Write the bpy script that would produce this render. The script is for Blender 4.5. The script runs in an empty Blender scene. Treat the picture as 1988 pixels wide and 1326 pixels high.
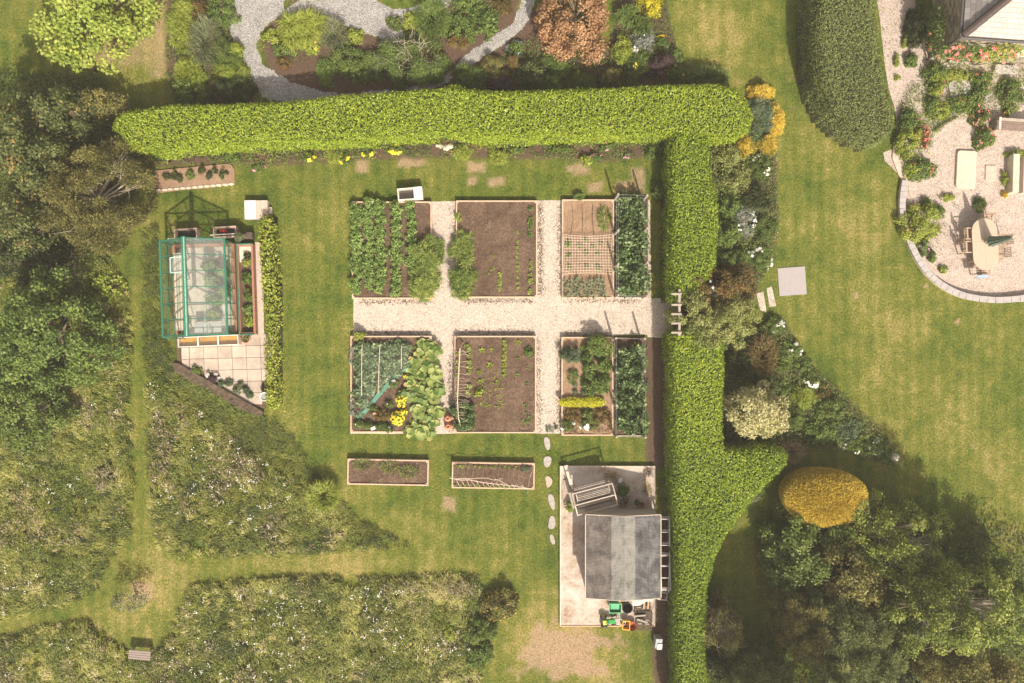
import bpy, math, random
import numpy as np
from mathutils import Vector
random.seed(7); R = np.random.default_rng(7)
C = bpy.context.scene.collection
SC = bpy.context.scene
S = 42.0; CX = 994.0; CY = 663.0; HC = 37.0      # photo pixels per metre on the ground, nadir, camera height

# ------------------------------------------------------------ camera, sky, sun, exposure
cam = bpy.data.cameras.new('camera'); co = bpy.data.objects.new('camera', cam); C.objects.link(co)
co.location = (0, 0, HC); co.rotation_euler = (0, 0, 0)
cam.sensor_fit = 'HORIZONTAL'; cam.angle = 2*math.atan((1988/S/2)/HC); cam.clip_end = 2000
SC.camera = co
SUN_EL, SUN_AZ = 46.0, 164.0
w = bpy.data.worlds.new('World'); SC.world = w; w.use_nodes = True
nt = w.node_tree; bg = nt.nodes['Background']
sky = nt.nodes.new('ShaderNodeTexSky'); sky.sky_type = 'NISHITA'; sky.sun_disc = False
sky.sun_elevation = math.radians(SUN_EL); sky.sun_rotation = math.radians(SUN_AZ); sky.dust_density = 3.0; sky.air_density = 1.0
hs = nt.nodes.new('ShaderNodeHueSaturation'); hs.inputs['Saturation'].default_value = 0.30
wm = nt.nodes.new('ShaderNodeMix'); wm.data_type = 'RGBA'; wm.blend_type = 'MULTIPLY'; wm.inputs[0].default_value = 1.0
wm.inputs[7].default_value = (1.0, 0.90, 0.80, 1)
nt.links.new(sky.outputs[0], hs.inputs['Color']); nt.links.new(hs.outputs[0], wm.inputs[6]); nt.links.new(wm.outputs[2], bg.inputs[0])
bg.inputs[1].default_value = 0.15
sl = bpy.data.lights.new('sun', 'SUN'); sl.energy = 5.0; sl.angle = math.radians(0.6); sl.color = (1.0, 0.90, 0.76)
so = bpy.data.objects.new('sun', sl); C.objects.link(so)
az = math.radians(SUN_AZ); el = math.radians(SUN_EL)
sd = Vector((math.sin(az)*math.cos(el), math.cos(az)*math.cos(el), math.sin(el)))
so.rotation_euler = sd.to_track_quat('Z', 'Y').to_euler(); so.location = (0, 0, 60)
vs = SC.view_settings; vs.view_transform = 'Standard'; vs.look = 'None'; vs.exposure = 0.43; vs.gamma = 1.0; vs.use_curve_mapping = False
SC.cycles.max_bounces = 6; SC.cycles.diffuse_bounces = 3; SC.cycles.transparent_max_bounces = 12

# ------------------------------------------------------------ helpers
def P(px, py, h=0.0):
    k = (1-h/HC)/S
    return ((px-CX)*k, -(py-CY)*k)
def PX(x, y): return x*S+CX, CY-y*S
def srgb(r, g, b):
    f = lambda c: (c/255/12.92) if c/255 <= .04045 else ((c/255+.055)/1.055)**2.4
    return (f(r), f(g), f(b))
def tag(o, label=None, cat=None, group=None, kind=None):
    if label: o['label'] = label
    if cat: o['category'] = cat
    if group: o['group'] = group
    if kind: o['kind'] = kind
    return o
def thing(name, label, cat, loc=(0, 0, 0), rz=0.0, group=None):
    o = bpy.data.objects.new(name, None); C.objects.link(o); o.location = loc; o.rotation_euler = (0, 0, rz)
    return tag(o, label, cat, group)
def dup(root, loc, rz=None, label=None, group=None, s=None):
    r = root.copy(); C.objects.link(r); r.location = loc
    if rz is not None: r.rotation_euler = (0, 0, rz)
    if s is not None: r.scale = (s, s, s)
    if label: r['label'] = label
    if group: r['group'] = group
    for ch in list(root.children):
        c = ch.copy(); C.objects.link(c); c.parent = r
        for g in ch.children:
            d = g.copy(); C.objects.link(d); d.parent = c
    return r
def link(name, me, mat, parent=None, loc=None):
    o = bpy.data.objects.new(name, me)
    for m in (mat if isinstance(mat, (list, tuple)) else [mat]): me.materials.append(m)
    C.objects.link(o)
    if parent is not None: o.parent = parent
    if loc is not None: o.location = loc
    return o
class MB:
    def __init__(s): s.v = []; s.f = []; s.m = []; s.mi = 0
    def add(s, v, f):
        n = len(s.v); s.v += [tuple(p) for p in v]; s.f += [tuple(i+n for i in q) for q in f]; s.m += [s.mi]*len(f)
    def box(s, c, d, rz=0.0, ax=None):
        x, y, z = d[0]/2, d[1]/2, d[2]/2
        vs_ = [(-x,-y,-z),(x,-y,-z),(x,y,-z),(-x,y,-z),(-x,-y,z),(x,-y,z),(x,y,z),(-x,y,z)]
        cr, sr = math.cos(rz), math.sin(rz)
        s.add([(c[0]+a*cr-b*sr, c[1]+a*sr+b*cr, c[2]+e) for a, b, e in vs_],
              [(0,3,2,1),(4,5,6,7),(0,1,5,4),(1,2,6,5),(2,3,7,6),(3,0,4,7)]); return s
    def bar(s, a, b, w, t=None):
        t = t or w; a = Vector(a); b = Vector(b); d = (b-a).normalized()
        up = Vector((0,0,1)) if abs(d.z) < .95 else Vector((0,1,0))
        u = d.cross(up).normalized()*w/2; v = u.cross(d).normalized()*t/2
        q = [a-u-v, a+u-v, a+u+v, a-u+v, b-u-v, b+u-v, b+u+v, b-u+v]
        s.add(q, [(0,3,2,1),(4,5,6,7),(0,1,5,4),(1,2,6,5),(2,3,7,6),(3,0,4,7)]); return s
    def tube(s, pts, rad, n=6, cap=True):
        pts = [Vector(p) for p in pts]
        rad = rad if isinstance(rad, (list, tuple)) else [rad]*len(pts)
        V = []; F = []
        for i, p in enumerate(pts):
            d = (pts[min(i+1, len(pts)-1)]-pts[max(i-1, 0)])
            d = d.normalized() if d.length > 1e-9 else Vector((0,0,1))
            up = Vector((0,0,1)) if abs(d.z) < .9 else Vector((1,0,0))
            u = d.cross(up).normalized(); v = u.cross(d)
            for k in range(n):
                a = 2*math.pi*k/n; V.append(p+(u*math.cos(a)+v*math.sin(a))*rad[i])
        for i in range(len(pts)-1):
            for k in range(n):
                F.append((i*n+k, i*n+(k+1)%n, (i+1)*n+(k+1)%n, (i+1)*n+k))
        if cap: F += [tuple(range(n))[::-1], tuple((len(pts)-1)*n+k for k in range(n))]
        s.add(V, F); return s
    def lathe(s, prof, c=(0,0,0), n=20, sx=1, sy=1):
        V = []; F = []
        for r, z in prof:
            for k in range(n):
                a = 2*math.pi*k/n; V.append((c[0]+r*math.cos(a)*sx, c[1]+r*math.sin(a)*sy, c[2]+z))
        for i in range(len(prof)-1):
            for k in range(n): F.append((i*n+k, i*n+(k+1)%n, (i+1)*n+(k+1)%n, (i+1)*n+k))
        s.add(V, F); return s
    def prism(s, poly, z0, z1):
        n = len(poly)
        a = sum(poly[i][0]*poly[(i+1) % n][1]-poly[(i+1) % n][0]*poly[i][1] for i in range(n))
        if a < 0: poly = poly[::-1]
        s.add([(x, y, z0) for x, y in poly]+[(x, y, z1) for x, y in poly],
              [tuple(range(n))[::-1], tuple(range(n, 2*n))]+[(i, (i+1) % n, n+(i+1) % n, n+i) for i in range(n)]); return s
    def build(s, name, mat, parent=None, loc=None, smooth=False, bevel=0):
        me = bpy.data.meshes.new(name); me.from_pydata(s.v, [], s.f)
        if any(s.m): me.polygons.foreach_set('material_index', s.m)
        if smooth: me.polygons.foreach_set('use_smooth', [True]*len(s.f))
        me.update(); o = link(name, me, mat, parent, loc)
        if bevel:
            b = o.modifiers.new('b', 'BEVEL'); b.width = bevel; b.segments = 2; b.limit_method = 'ANGLE'
        return o
def nrm(a): return a/(np.linalg.norm(a, axis=-1, keepdims=True)+1e-9)
def raw_mesh(name, V, quads, tris, attr):
    me = bpy.data.meshes.new(name); nq = len(quads); ntr = len(tris)
    me.vertices.add(len(V)); me.vertices.foreach_set('co', np.asarray(V, np.float32).ravel())
    me.loops.add(nq*4+ntr*3)
    idx = np.concatenate([np.asarray(quads).ravel(), np.asarray(tris).ravel()]).astype(np.int32)
    me.loops.foreach_set('vertex_index', idx)
    me.polygons.add(nq+ntr)
    st = np.concatenate([np.arange(nq)*4, nq*4+np.arange(ntr)*3]).astype(np.int32)
    me.polygons.foreach_set('loop_start', st)
    me.update(calc_edges=True)
    if attr is not None:
        a = me.attributes.new('v', 'FLOAT', 'FACE'); a.data.foreach_set('value', np.asarray(attr, np.float32))
    return me
def leaf_arrays(pos, ax, nr, L, W):
    ax = nrm(ax); sd_ = nrm(np.cross(nr, ax)); up = np.cross(ax, sd_)
    L = np.broadcast_to(L, (len(pos),))[:, None]; W = np.broadcast_to(W, (len(pos),))[:, None]
    v = np.stack([pos, pos+ax*L*.45+sd_*W*.5+up*L*.06, pos+ax*L-up*L*.12, pos+ax*L*.45-sd_*W*.5+up*L*.06], 1)
    return v.reshape(-1, 3)
def leaf_obj(name, pos, ax, nr, L, W, v, mat, parent=None, loc=None):
    V = leaf_arrays(pos, ax, nr, L, W); n = len(pos)
    me = raw_mesh(name, V, np.arange(4*n).reshape(-1, 4), np.zeros((0, 3), int), v)
    return link(name, me, mat, parent, loc)
def blade_obj(name, base, dxy, reach, h, wd, v, mat, parent=None, loc=None, droop=.75):
    """arched blades: base (n,3), dxy unit (n,2), reach, height of the arch"""
    n = len(base); d3 = np.concatenate([dxy, np.zeros((n, 1))], 1); sd_ = np.stack([-dxy[:, 1], dxy[:, 0], np.zeros(n)], 1)
    B = lambda a: np.broadcast_to(a, (n,))[:, None]
    reach, h, wd = B(reach), B(h), B(wd); up = np.array([[0, 0, 1.0]])
    m = base+d3*reach*.42+up*h; t = base+d3*reach+up*h*droop
    V = np.stack([base-sd_*wd*.3, base+sd_*wd*.3, m-sd_*wd*.5, m+sd_*wd*.5, t], 1).reshape(-1, 3)
    o = np.arange(n)[:, None]*5
    q = o+np.array([[0, 1, 3, 2]]); tr = o+np.array([[2, 3, 4]])
    return link(name, raw_mesh(name, V, q, tr, np.concatenate([v, v])), mat, parent, loc)
_ng = {}
def vnoise(x, y, scale, seed=0):
    """smooth value noise 0..1"""
    if seed not in _ng: _ng[seed] = np.random.default_rng(1000+seed).random((128, 128))
    g = _ng[seed]; u = np.asarray(x)/scale+500.3; v = np.asarray(y)/scale+500.7
    i = np.floor(u).astype(int); j = np.floor(v).astype(int); fu = u-i; fv = v-j
    fu = fu*fu*(3-2*fu); fv = fv*fv*(3-2*fv); i %= 128; j %= 128; i2 = (i+1) % 128; j2 = (j+1) % 128
    return (g[i, j]*(1-fu)+g[i2, j]*fu)*(1-fv)+(g[i, j2]*(1-fu)+g[i2, j2]*fu)*fv
def fbm(x, y, scale, seed=0): return .5*vnoise(x, y, scale, seed)+.3*vnoise(x, y, scale/2.1, seed+1)+.2*vnoise(x, y, scale/4.3, seed+2)
def sdist(poly, x, y):
    """signed distance, inside positive"""
    x = np.asarray(x, float); y = np.asarray(y, float); d = np.full(x.shape, 1e9); ins = np.zeros(x.shape, bool); n = len(poly)
    for i in range(n):
        ax_, ay = poly[i]; bx, by = poly[(i+1) % n]; ex, ey = bx-ax_, by-ay; L = ex*ex+ey*ey+1e-12
        t = np.clip(((x-ax_)*ex+(y-ay)*ey)/L, 0, 1)
        d = np.minimum(d, np.hypot(x-ax_-t*ex, y-ay-t*ey))
        c = ((ay > y) != (by > y)) & (x < (bx-ax_)*(y-ay)/(by-ay+1e-12)+ax_); ins ^= c
    return np.where(ins, d, -d)
def smooth_poly(poly, it=2):
    for _ in range(it):
        q = []
        for i in range(len(poly)):
            a = poly[i]; b = poly[(i+1) % len(poly)]
            q += [(a[0]*.75+b[0]*.25, a[1]*.75+b[1]*.25), (a[0]*.25+b[0]*.75, a[1]*.25+b[1]*.75)]
        poly = q
    return poly
def in_poly_pts(poly, n_per_m2):
    xs = [p[0] for p in poly]; ys = [p[1] for p in poly]
    A = (max(xs)-min(xs))*(max(ys)-min(ys)); n = int(A*n_per_m2)
    x = R.uniform(min(xs), max(xs), n); y = R.uniform(min(ys), max(ys), n); d = sdist(poly, x, y); k = d > 0
    return x[k], y[k], d[k]

# ------------------------------------------------------------ materials
def new_mat(name):
    m = bpy.data.materials.new(name); m.use_nodes = True; n = m.node_tree; p = n.nodes['Principled BSDF']
    return m, n, p
def N(n, t, **kw):
    x = n.nodes.new(t)
    for k, v in kw.items(): setattr(x, k, v)
    return x
def ramp(n, cols, fac):
    r = N(n, 'ShaderNodeValToRGB'); e = r.color_ramp.elements
    while len(e) < len(cols): e.new(.5)
    for i, (p, c) in enumerate(cols): e[i].position = p; e[i].color = (*c, 1)
    n.links.new(fac, r.inputs[0]); return r.outputs[0]
def noise(n, scale, detail=4, rough=.6, vec=None, dist=0):
    x = N(n, 'ShaderNodeTexNoise'); x.inputs['Scale'].default_value = scale; x.inputs['Detail'].default_value = detail
    x.inputs['Roughness'].default_value = rough; x.inputs['Distortion'].default_value = dist
    if vec: n.links.new(vec, x.inputs['Vector'])
    return x.outputs[0]
def mathn(n, op, a, b=None, clamp=False):
    x = N(n, 'ShaderNodeMath', operation=op, use_clamp=clamp)
    for i, q in enumerate((a, b)):
        if q is None: continue
        if isinstance(q, (int, float)): x.inputs[i].default_value = q
        else: n.links.new(q, x.inputs[i])
    return x.outputs[0]
def mixc(n, f, a, b, mode='MIX'):
    x = N(n, 'ShaderNodeMix', data_type='RGBA', blend_type=mode)
    for i, q in ((0, f), (6, a), (7, b)):
        if isinstance(q, (int, float)): x.inputs[i].default_value = q
        elif isinstance(q, tuple): x.inputs[i].default_value = (*q, 1)
        else: n.links.new(q, x.inputs[i])
    return x.outputs[2]
def bump(n, p, h, strength=.5, dist=.02):
    b = N(n, 'ShaderNodeBump'); b.inputs['Strength'].default_value = strength; b.inputs['Distance'].default_value = dist
    n.links.new(h, b.inputs['Height']); n.links.new(b.outputs[0], p.inputs['Normal'])
_mc = {}
def matte(name, col, var=.25, scale=6, rough=.8, col2=None, fine=40, metal=0, bs=.3, stretch=None, spec=.3):
    if name in _mc: return _mc[name]
    m, n, p = new_mat(name); tc = N(n, 'ShaderNodeTexCoord'); vec = tc.outputs['Object']
    if stretch:
        mp = N(n, 'ShaderNodeMapping'); mp.inputs['Scale'].default_value = stretch; n.links.new(vec, mp.inputs[0]); vec = mp.outputs[0]
    a = noise(n, scale, 5, .6, vec); b = noise(n, fine, 3, .7, vec)
    f = mathn(n, 'ADD', mathn(n, 'MULTIPLY', a, .65), mathn(n, 'MULTIPLY', b, .35))
    lo = tuple(c*(1-var) for c in (col2 or col)); hi = tuple(min(1, c*(1+var)) for c in col)
    n.links.new(ramp(n, [(.35, lo), (.65, hi)], f), p.inputs['Base Color'])
    p.inputs['Roughness'].default_value = rough; p.inputs['Metallic'].default_value = metal; p.inputs['Specular IOR Level'].default_value = spec
    if bs: bump(n, p, b, bs, .01)
    _mc[name] = m; return m
def leafm(name, dark, mid, light, accent=None, acc=.0, trans=.3, rough=.5, patch=.35, pscale=1.2):
    """foliage colour by the leaf's own random value plus patches; accent = flowers / dead leaves"""
    if name in _mc: return _mc[name]
    adj = lambda c, k=1.0: (min(.9, c[0]*1.05*k), c[1]*k, c[2]*1.18*k) if c and c[1] > c[0]*.97 and c[2] < .3 else c
    dark, mid, light = adj(dark, 1.25), adj(mid, 1.06), adj(light)
    m, n, p = new_mat(name); at = N(n, 'ShaderNodeAttribute', attribute_name='v')
    tc = N(n, 'ShaderNodeTexCoord'); oi = N(n, 'ShaderNodeObjectInfo')
    ns = noise(n, pscale, 3, .6, tc.outputs['Object'])
    f = mathn(n, 'ADD', at.outputs['Fac'], mathn(n, 'MULTIPLY', mathn(n, 'SUBTRACT', ns, .5), patch*2))
    f = mathn(n, 'ADD', f, mathn(n, 'MULTIPLY', mathn(n, 'SUBTRACT', oi.outputs['Random'], .5), .2), True)
    cols = [(0, dark), (.5, mid), (1, light)]
    if accent: cols = [(0, dark), (.45, mid), (max(.5, 1-acc-.06), light), (min(.99, 1-acc), accent)]
    c = ramp(n, cols, f)
    n.links.new(c, p.inputs['Base Color']); p.inputs['Roughness'].default_value = rough; p.inputs['Specular IOR Level'].default_value = .25
    tr = N(n, 'ShaderNodeBsdfTranslucent'); n.links.new(mixc(n, .35, c, mixc(n, 1.0, c, (1.0, 1.0, .35), 'MULTIPLY')), tr.inputs[0])
    mx = N(n, 'ShaderNodeMixShader'); mx.inputs[0].default_value = trans
    out = n.nodes['Material Output']; n.links.new(p.outputs[0], mx.inputs[1]); n.links.new(tr.outputs[0], mx.inputs[2]); n.links.new(mx.outputs[0], out.inputs[0])
    _mc[name] = m; return m
L_ = {
 'laurel': leafm('laurel_leaf', (.06,.11,.010), (.215,.31,.022), (.49,.585,.055), patch=.20, trans=.25, rough=.42),
 'laurel2': leafm('laurel_leaf_deep', (.05,.095,.012), (.175,.275,.02), (.46,.56,.045), patch=.40, trans=.25, rough=.42, pscale=.28),
 'olive': leafm('clipped_hedge_leaf', (.065,.095,.025), (.19,.235,.06), (.37,.42,.12), patch=.22, pscale=.7),
 'lime': leafm('lime_leaf', (.10,.15,.015), (.26,.33,.04), (.45,.50,.09)),
 'treelime': leafm('lime_tree_leaf', (.10,.16,.02), (.27,.36,.05), (.46,.52,.10), patch=.15, trans=.35),
 'green': leafm('green_leaf', (.035,.065,.012), (.11,.165,.028), (.25,.32,.07)),
 'mid': leafm('mid_green_leaf', (.04,.08,.015), (.12,.19,.035), (.26,.34,.07)),
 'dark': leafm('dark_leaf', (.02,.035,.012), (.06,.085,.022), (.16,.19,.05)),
 'darkolive': leafm('dark_olive_leaf', (.04,.045,.012), (.13,.13,.032), (.36,.34,.10), (.36,.27,.10), .05),
 'bronze': leafm('bronze_tree_leaf', (.03,.045,.012), (.085,.115,.028), (.22,.25,.07), (.38,.22,.07), .05),
 'bluegreen': leafm('blue_green_leaf', (.045,.085,.04), (.11,.17,.075), (.24,.30,.14)),
 'greyg': leafm('grey_green_leaf', (.06,.08,.03), (.155,.185,.075), (.31,.33,.15)),
 'pine': leafm('pine_needle', (.032,.045,.014), (.13,.165,.042), (.42,.47,.15)),
 'climb': leafm('climber_leaf', (.08,.11,.025), (.22,.26,.06), (.44,.46,.15)),
 'ystrip': leafm('golden_herb_leaf', (.20,.22,.01), (.50,.52,.02), (.74,.74,.05), patch=.1),
 'fruit': leafm('fruit_leaf', (.03,.055,.012), (.145,.195,.03), (.50,.57,.11)),
 'silver': leafm('silver_leaf', (.12,.15,.11), (.28,.31,.22), (.55,.55,.42)),
 'varieg': leafm('variegated_leaf', (.14,.14,.05), (.42,.41,.17), (.72,.68,.36), patch=.2),
 'gold': leafm('gold_leaf', (.24,.165,.015), (.62,.45,.055), (.88,.71,.15), patch=.15),
 'yellow': leafm('yellow_leaf', (.25,.22,.015), (.60,.52,.03), (.80,.70,.06), patch=.1),
 'acer': leafm('maple_leaf', (.16,.08,.035), (.42,.24,.12), (.64,.42,.24), patch=.25),
 'purple': leafm('purple_leaf', (.03,.018,.022), (.08,.05,.055), (.17,.11,.11)),
 'redbrown': leafm('red_brown_leaf', (.06,.04,.015), (.16,.12,.035), (.30,.22,.07), (.26,.09,.05), .15),
 'potato': leafm('potato_leaf', (.06,.12,.02), (.19,.30,.06), (.38,.48,.14), patch=.25),
 'brassica': leafm('brassica_leaf', (.05,.10,.035), (.16,.24,.09), (.40,.48,.25)),
 'berry': leafm('bean_leaf', (.018,.04,.012), (.08,.145,.038), (.34,.45,.17)),
 'squash': leafm('squash_leaf', (.05,.11,.015), (.17,.25,.045), (.42,.48,.14), (.50,.26,.08), .015),
 'asparagus': leafm('asparagus_fern', (.04,.08,.012), (.16,.24,.04), (.46,.52,.12)),
 'onion': leafm('onion_leaf', (.07,.10,.04), (.20,.25,.12), (.38,.40,.22)),
 'seedling': leafm('seedling_leaf', (.12,.19,.03), (.30,.40,.07), (.50,.55,.14)),
 'meadow': leafm('meadow_grass_blade', (.03,.052,.008), (.185,.215,.028), (.52,.52,.12), (.60,.50,.30), .06, patch=.24, pscale=.35),
 'meadow2': leafm('meadow_weed_leaf', (.045,.08,.010), (.14,.20,.028), (.31,.37,.07), patch=.3, pscale=.4),
 'seedhead': leafm('grass_seed_head', (.16,.12,.07), (.34,.25,.17), (.52,.42,.32)),
 'lawnblade': leafm('lawn_blade', (.07,.10,.018), (.17,.20,.04), (.30,.31,.09), patch=.3, pscale=.4),
 'white': leafm('white_petal', (.5,.5,.44), (.75,.73,.67), (.85,.84,.8), patch=0, trans=.1),
 'red': leafm('red_petal', (.4,.05,.05), (.62,.12,.12), (.75,.28,.25), patch=0, trans=.1),
 'pink': leafm('pink_petal', (.35,.10,.16), (.6,.25,.33), (.75,.45,.5), patch=0, trans=.1),
 'ygold': leafm('yellow_petal', (.55,.36,.01), (.80,.58,.02), (.88,.72,.06), patch=0, trans=.1),
 'orange': leafm('orange_petal', (.45,.2,.02), (.68,.36,.04), (.8,.5,.1), patch=0, trans=.1),
 'blue': leafm('blue_petal', (.1,.1,.3), (.25,.25,.55), (.4,.4,.7), patch=0, trans=.1),
 'tan': leafm('dry_stem', (.18,.13,.06), (.38,.30,.16), (.58,.48,.3)),
}
M_bark = matte('bark', (.16,.12,.085), .35, 12, .9)
M_twig = matte('pale_twig', (.40,.34,.27), .25, 15, .8)
M_wood = matte('new_timber', (.54,.39,.28), .15, 4, .75, fine=30, stretch=(1, 1, 1))
M_grey = matte('weathered_timber', (.36,.31,.26), .25, 6, .85)
M_pale = matte('pale_timber', (.60,.50,.41), .18, 5, .8)
M_dkwood = matte('dark_timber', (.10,.075,.055), .3, 8, .9)
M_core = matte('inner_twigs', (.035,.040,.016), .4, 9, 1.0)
M_white = matte('white_paint', (.64,.62,.58), .06, 5, .6, bs=.05)
M_terr = matte('terracotta', (.50,.24,.14), .2, 12, .85)
M_stone = matte('pale_stone', (.56,.48,.38), .2, 5, .85)
M_slate = matte('grey_slate', (.30,.28,.28), .18, 8, .7)
M_green = matte('green_metal', (.025,.16,.10), .12, 6, .4, bs=.02, spec=.5)
M_alu = matte('aluminium', (.62,.60,.58), .08, 9, .35, metal=.6, bs=.02)
M_black = matte('black_plastic', (.03,.03,.03), .25, 8, .5)
M_brick = matte('red_brick', (.36,.17,.10), .3, 14, .9)
# ------------------------------------------------------------ foliage builders
def rdir(n, zlo=-1.0, zhi=1.0):
    z = R.uniform(zlo, zhi, n); a = R.uniform(0, 2*math.pi, n); r = np.sqrt(np.maximum(0, 1-z*z))
    return np.stack([r*np.cos(a), r*np.sin(a), z], 1)
def clumps(rx, ry, h, z0, L, W, cover=3.0, rc=None, upb=.35, lobes=.22, fill=1.0, outw=.3):
    """leaves gathered in clumps over an uneven dome; returns pos, axis, normal, v, clump centres"""
    rc = rc or max(.10, .26*math.sqrt(rx*ry)); area = math.pi*rx*ry+1.2*(rx+ry)*h
    nl = int(max(40, cover*area/(L*W*.5))); nc = max(7, int(1.5*fill*area/(math.pi*rc*rc)))
    d = rdir(nc, -.15, 1.0); lb = rdir(5, -.2, .9)
    lob = 1-lobes+lobes*1.6*np.max(np.exp(-3*(1-d@lb.T)), 1)
    f = lob*R.uniform(.62, 1.0, nc)
    kx, ky, kz = max(.05, rx-rc*.6), max(.05, ry-rc*.6), max(.04, h-rc*.6)
    cc = d*np.array([kx, ky, kz])*f[:, None]; cc[:, 2] = np.maximum(cc[:, 2], 0)+z0
    i = R.integers(0, nc, nl); q = nrm(R.normal(size=(nl, 3))+d[i]*.9+np.array([0, 0, .35]))
    rr = rc*R.uniform(.45, 1.1, nl)[:, None]*R.uniform(.75, 1.2, nc)[i][:, None]
    pos = cc[i]+q*rr; pos[:, 2] = np.maximum(pos[:, 2], z0*.6+.02)
    nr = nrm(q+R.normal(size=(nl, 3))*.55+np.array([0, 0, upb]))
    ax = nrm(np.cross(nr, R.normal(size=(nl, 3)))+q*outw)
    if outw > .9: ax = nrm(q*np.array([1.3, 1.3, .35])+R.normal(size=(nl, 3))*.45); nr = nrm(np.array([0, 0, 1.0])+R.normal(size=(nl, 3))*.7)
    v = np.clip(.5+R.normal(size=nl)*.17+R.normal(size=nc)[i]*.10+q[:, 2]*.06, 0, 1)
    return pos, ax, nr, v, cc
def stems(name, cc, mat, r0, parent, n=6, z0=0, trunk_h=0):
    m = MB(); k = R.choice(len(cc), min(n, len(cc)), replace=False)
    for c in cc[k]:
        b = (R.normal()*r0, R.normal()*r0, trunk_h*.9); mid = (c[0]*.45+R.normal()*.04, c[1]*.45+R.normal()*.04, trunk_h+(c[2]-trunk_h)*.6)
        m.tube([b, mid, tuple(c)], [r0, r0*.6, r0*.2], 5)
    return m.build(name, mat, parent)
def flower_part(rx, ry, h, mat, n, size, parent, petals=6, clus=0, name='blossoms'):
    m_ = n; d = rdir(m_, .15, 1.0)
    if clus:
        cd = rdir(clus, .2, .9); d = nrm(cd[R.integers(0, clus, m_)]+R.normal(size=(m_, 3))*.16); d[:, 2] = abs(d[:, 2])
    c = d*np.array([rx, ry, h])*R.uniform(.82, 1.04, m_)[:, None]+np.array([0, 0, .03])
    i = np.repeat(np.arange(m_), petals); k = len(i); a = np.tile(np.arange(petals)*2*math.pi/petals, m_)+R.uniform(0, 6, m_)[i]
    up = nrm(d+np.array([0, 0, .9]))[i]; t = nrm(np.cross(up, np.array([1, .3, 0]))); u = np.cross(up, t)
    ax = t*np.cos(a)[:, None]+u*np.sin(a)[:, None]
    sz = size*1.25*R.uniform(.6, 1.25, m_)[i]
    return leaf_obj(name, c[i], ax+up*.25, up, sz*.5, sz*.42, R.uniform(.3, 1, k), mat, parent)
KLEAF = {'mound': (.085, .055), 'fine': (.055, .032), 'big': (.15, .10), 'feather': (.20, .024), 'conifer': (.13, .022), 'grey': (.07, .035), 'willow': (.12, .035)}
def shrub(name, cat, kind, mat, px, py, rx, ry, h, label, fl=None, group=None, rot=0, cover=None, z=0, twig=None, lobes=.22):
    k = (1-h*.6/HC)/S; rx *= k; ry *= k; x, y = P(px, py, h*.6)
    if kind == 'spiky':
        n = int(240+900*rx*ry); nb = max(1, int(rx*ry*10)); bc = R.uniform(-1, 1, (nb, 2))*np.array([rx, ry])*.5 if nb > 1 else np.zeros((1, 2))
        i = R.integers(0, nb, n); a = R.uniform(0, 2*math.pi, n); rm = .62*math.sqrt(rx*ry) if nb > 1 else min(rx, ry)
        base = np.concatenate([bc[i]+R.normal(size=(n, 2))*.05, np.zeros((n, 1))+.01], 1)
        o = blade_obj(name, base, np.stack([np.cos(a), np.sin(a)], 1), R.uniform(.4, 1.1, n)*rm, h*R.uniform(.5, 1.05, n), .035 if rm > .25 else .022,
                      np.clip(R.normal(size=n)*.2+.5, 0, 1), L_[mat], droop=.45)
    elif kind == 'grassy':
        n = int((300+1500*rx*ry)*(cover or 1)); r = np.sqrt(R.random(n)); a = R.uniform(0, 2*math.pi, n)
        base = np.stack([r*np.cos(a)*rx*.8, r*np.sin(a)*ry*.8, np.zeros(n)+.01], 1); a2 = a+R.normal(size=n)*.9
        o = blade_obj(name, base, np.stack([np.cos(a2), np.sin(a2)], 1), h*R.uniform(.2, .6, n), h*R.uniform(.5, 1.0, n), .022,
                      np.clip(R.normal(size=n)*.2+.5, 0, 1), L_[mat], droop=.9)
    else:
        L, W = KLEAF[kind]; cv = cover or {'feather': 3.6, 'conifer': 3.4}.get(kind, 2.4)
        pos, ax, nr, v, cc = clumps(rx, ry, h, 0, L, W, cv, upb=.35, lobes=lobes, outw=1.1 if kind in ('feather', 'conifer') else .3)
        if kind in ('feather', 'conifer'): pos = pos*.93
        o = leaf_obj(name, pos, ax, nr, L, W, v, L_[mat])
        if h >= .45: stems('stem', cc, twig or M_bark, .02+.012*h, o, 7)
    o.location = (x, y, z); o.rotation_euler = (0, 0, rot)
    tag(o, label, cat, group)
    if fl:
        fm, n, size, cl = fl
        if fm == 'red': size *= .72
        flower_part(rx, ry, h, L_[fm], n, size, o, clus=cl)
    return o
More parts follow.
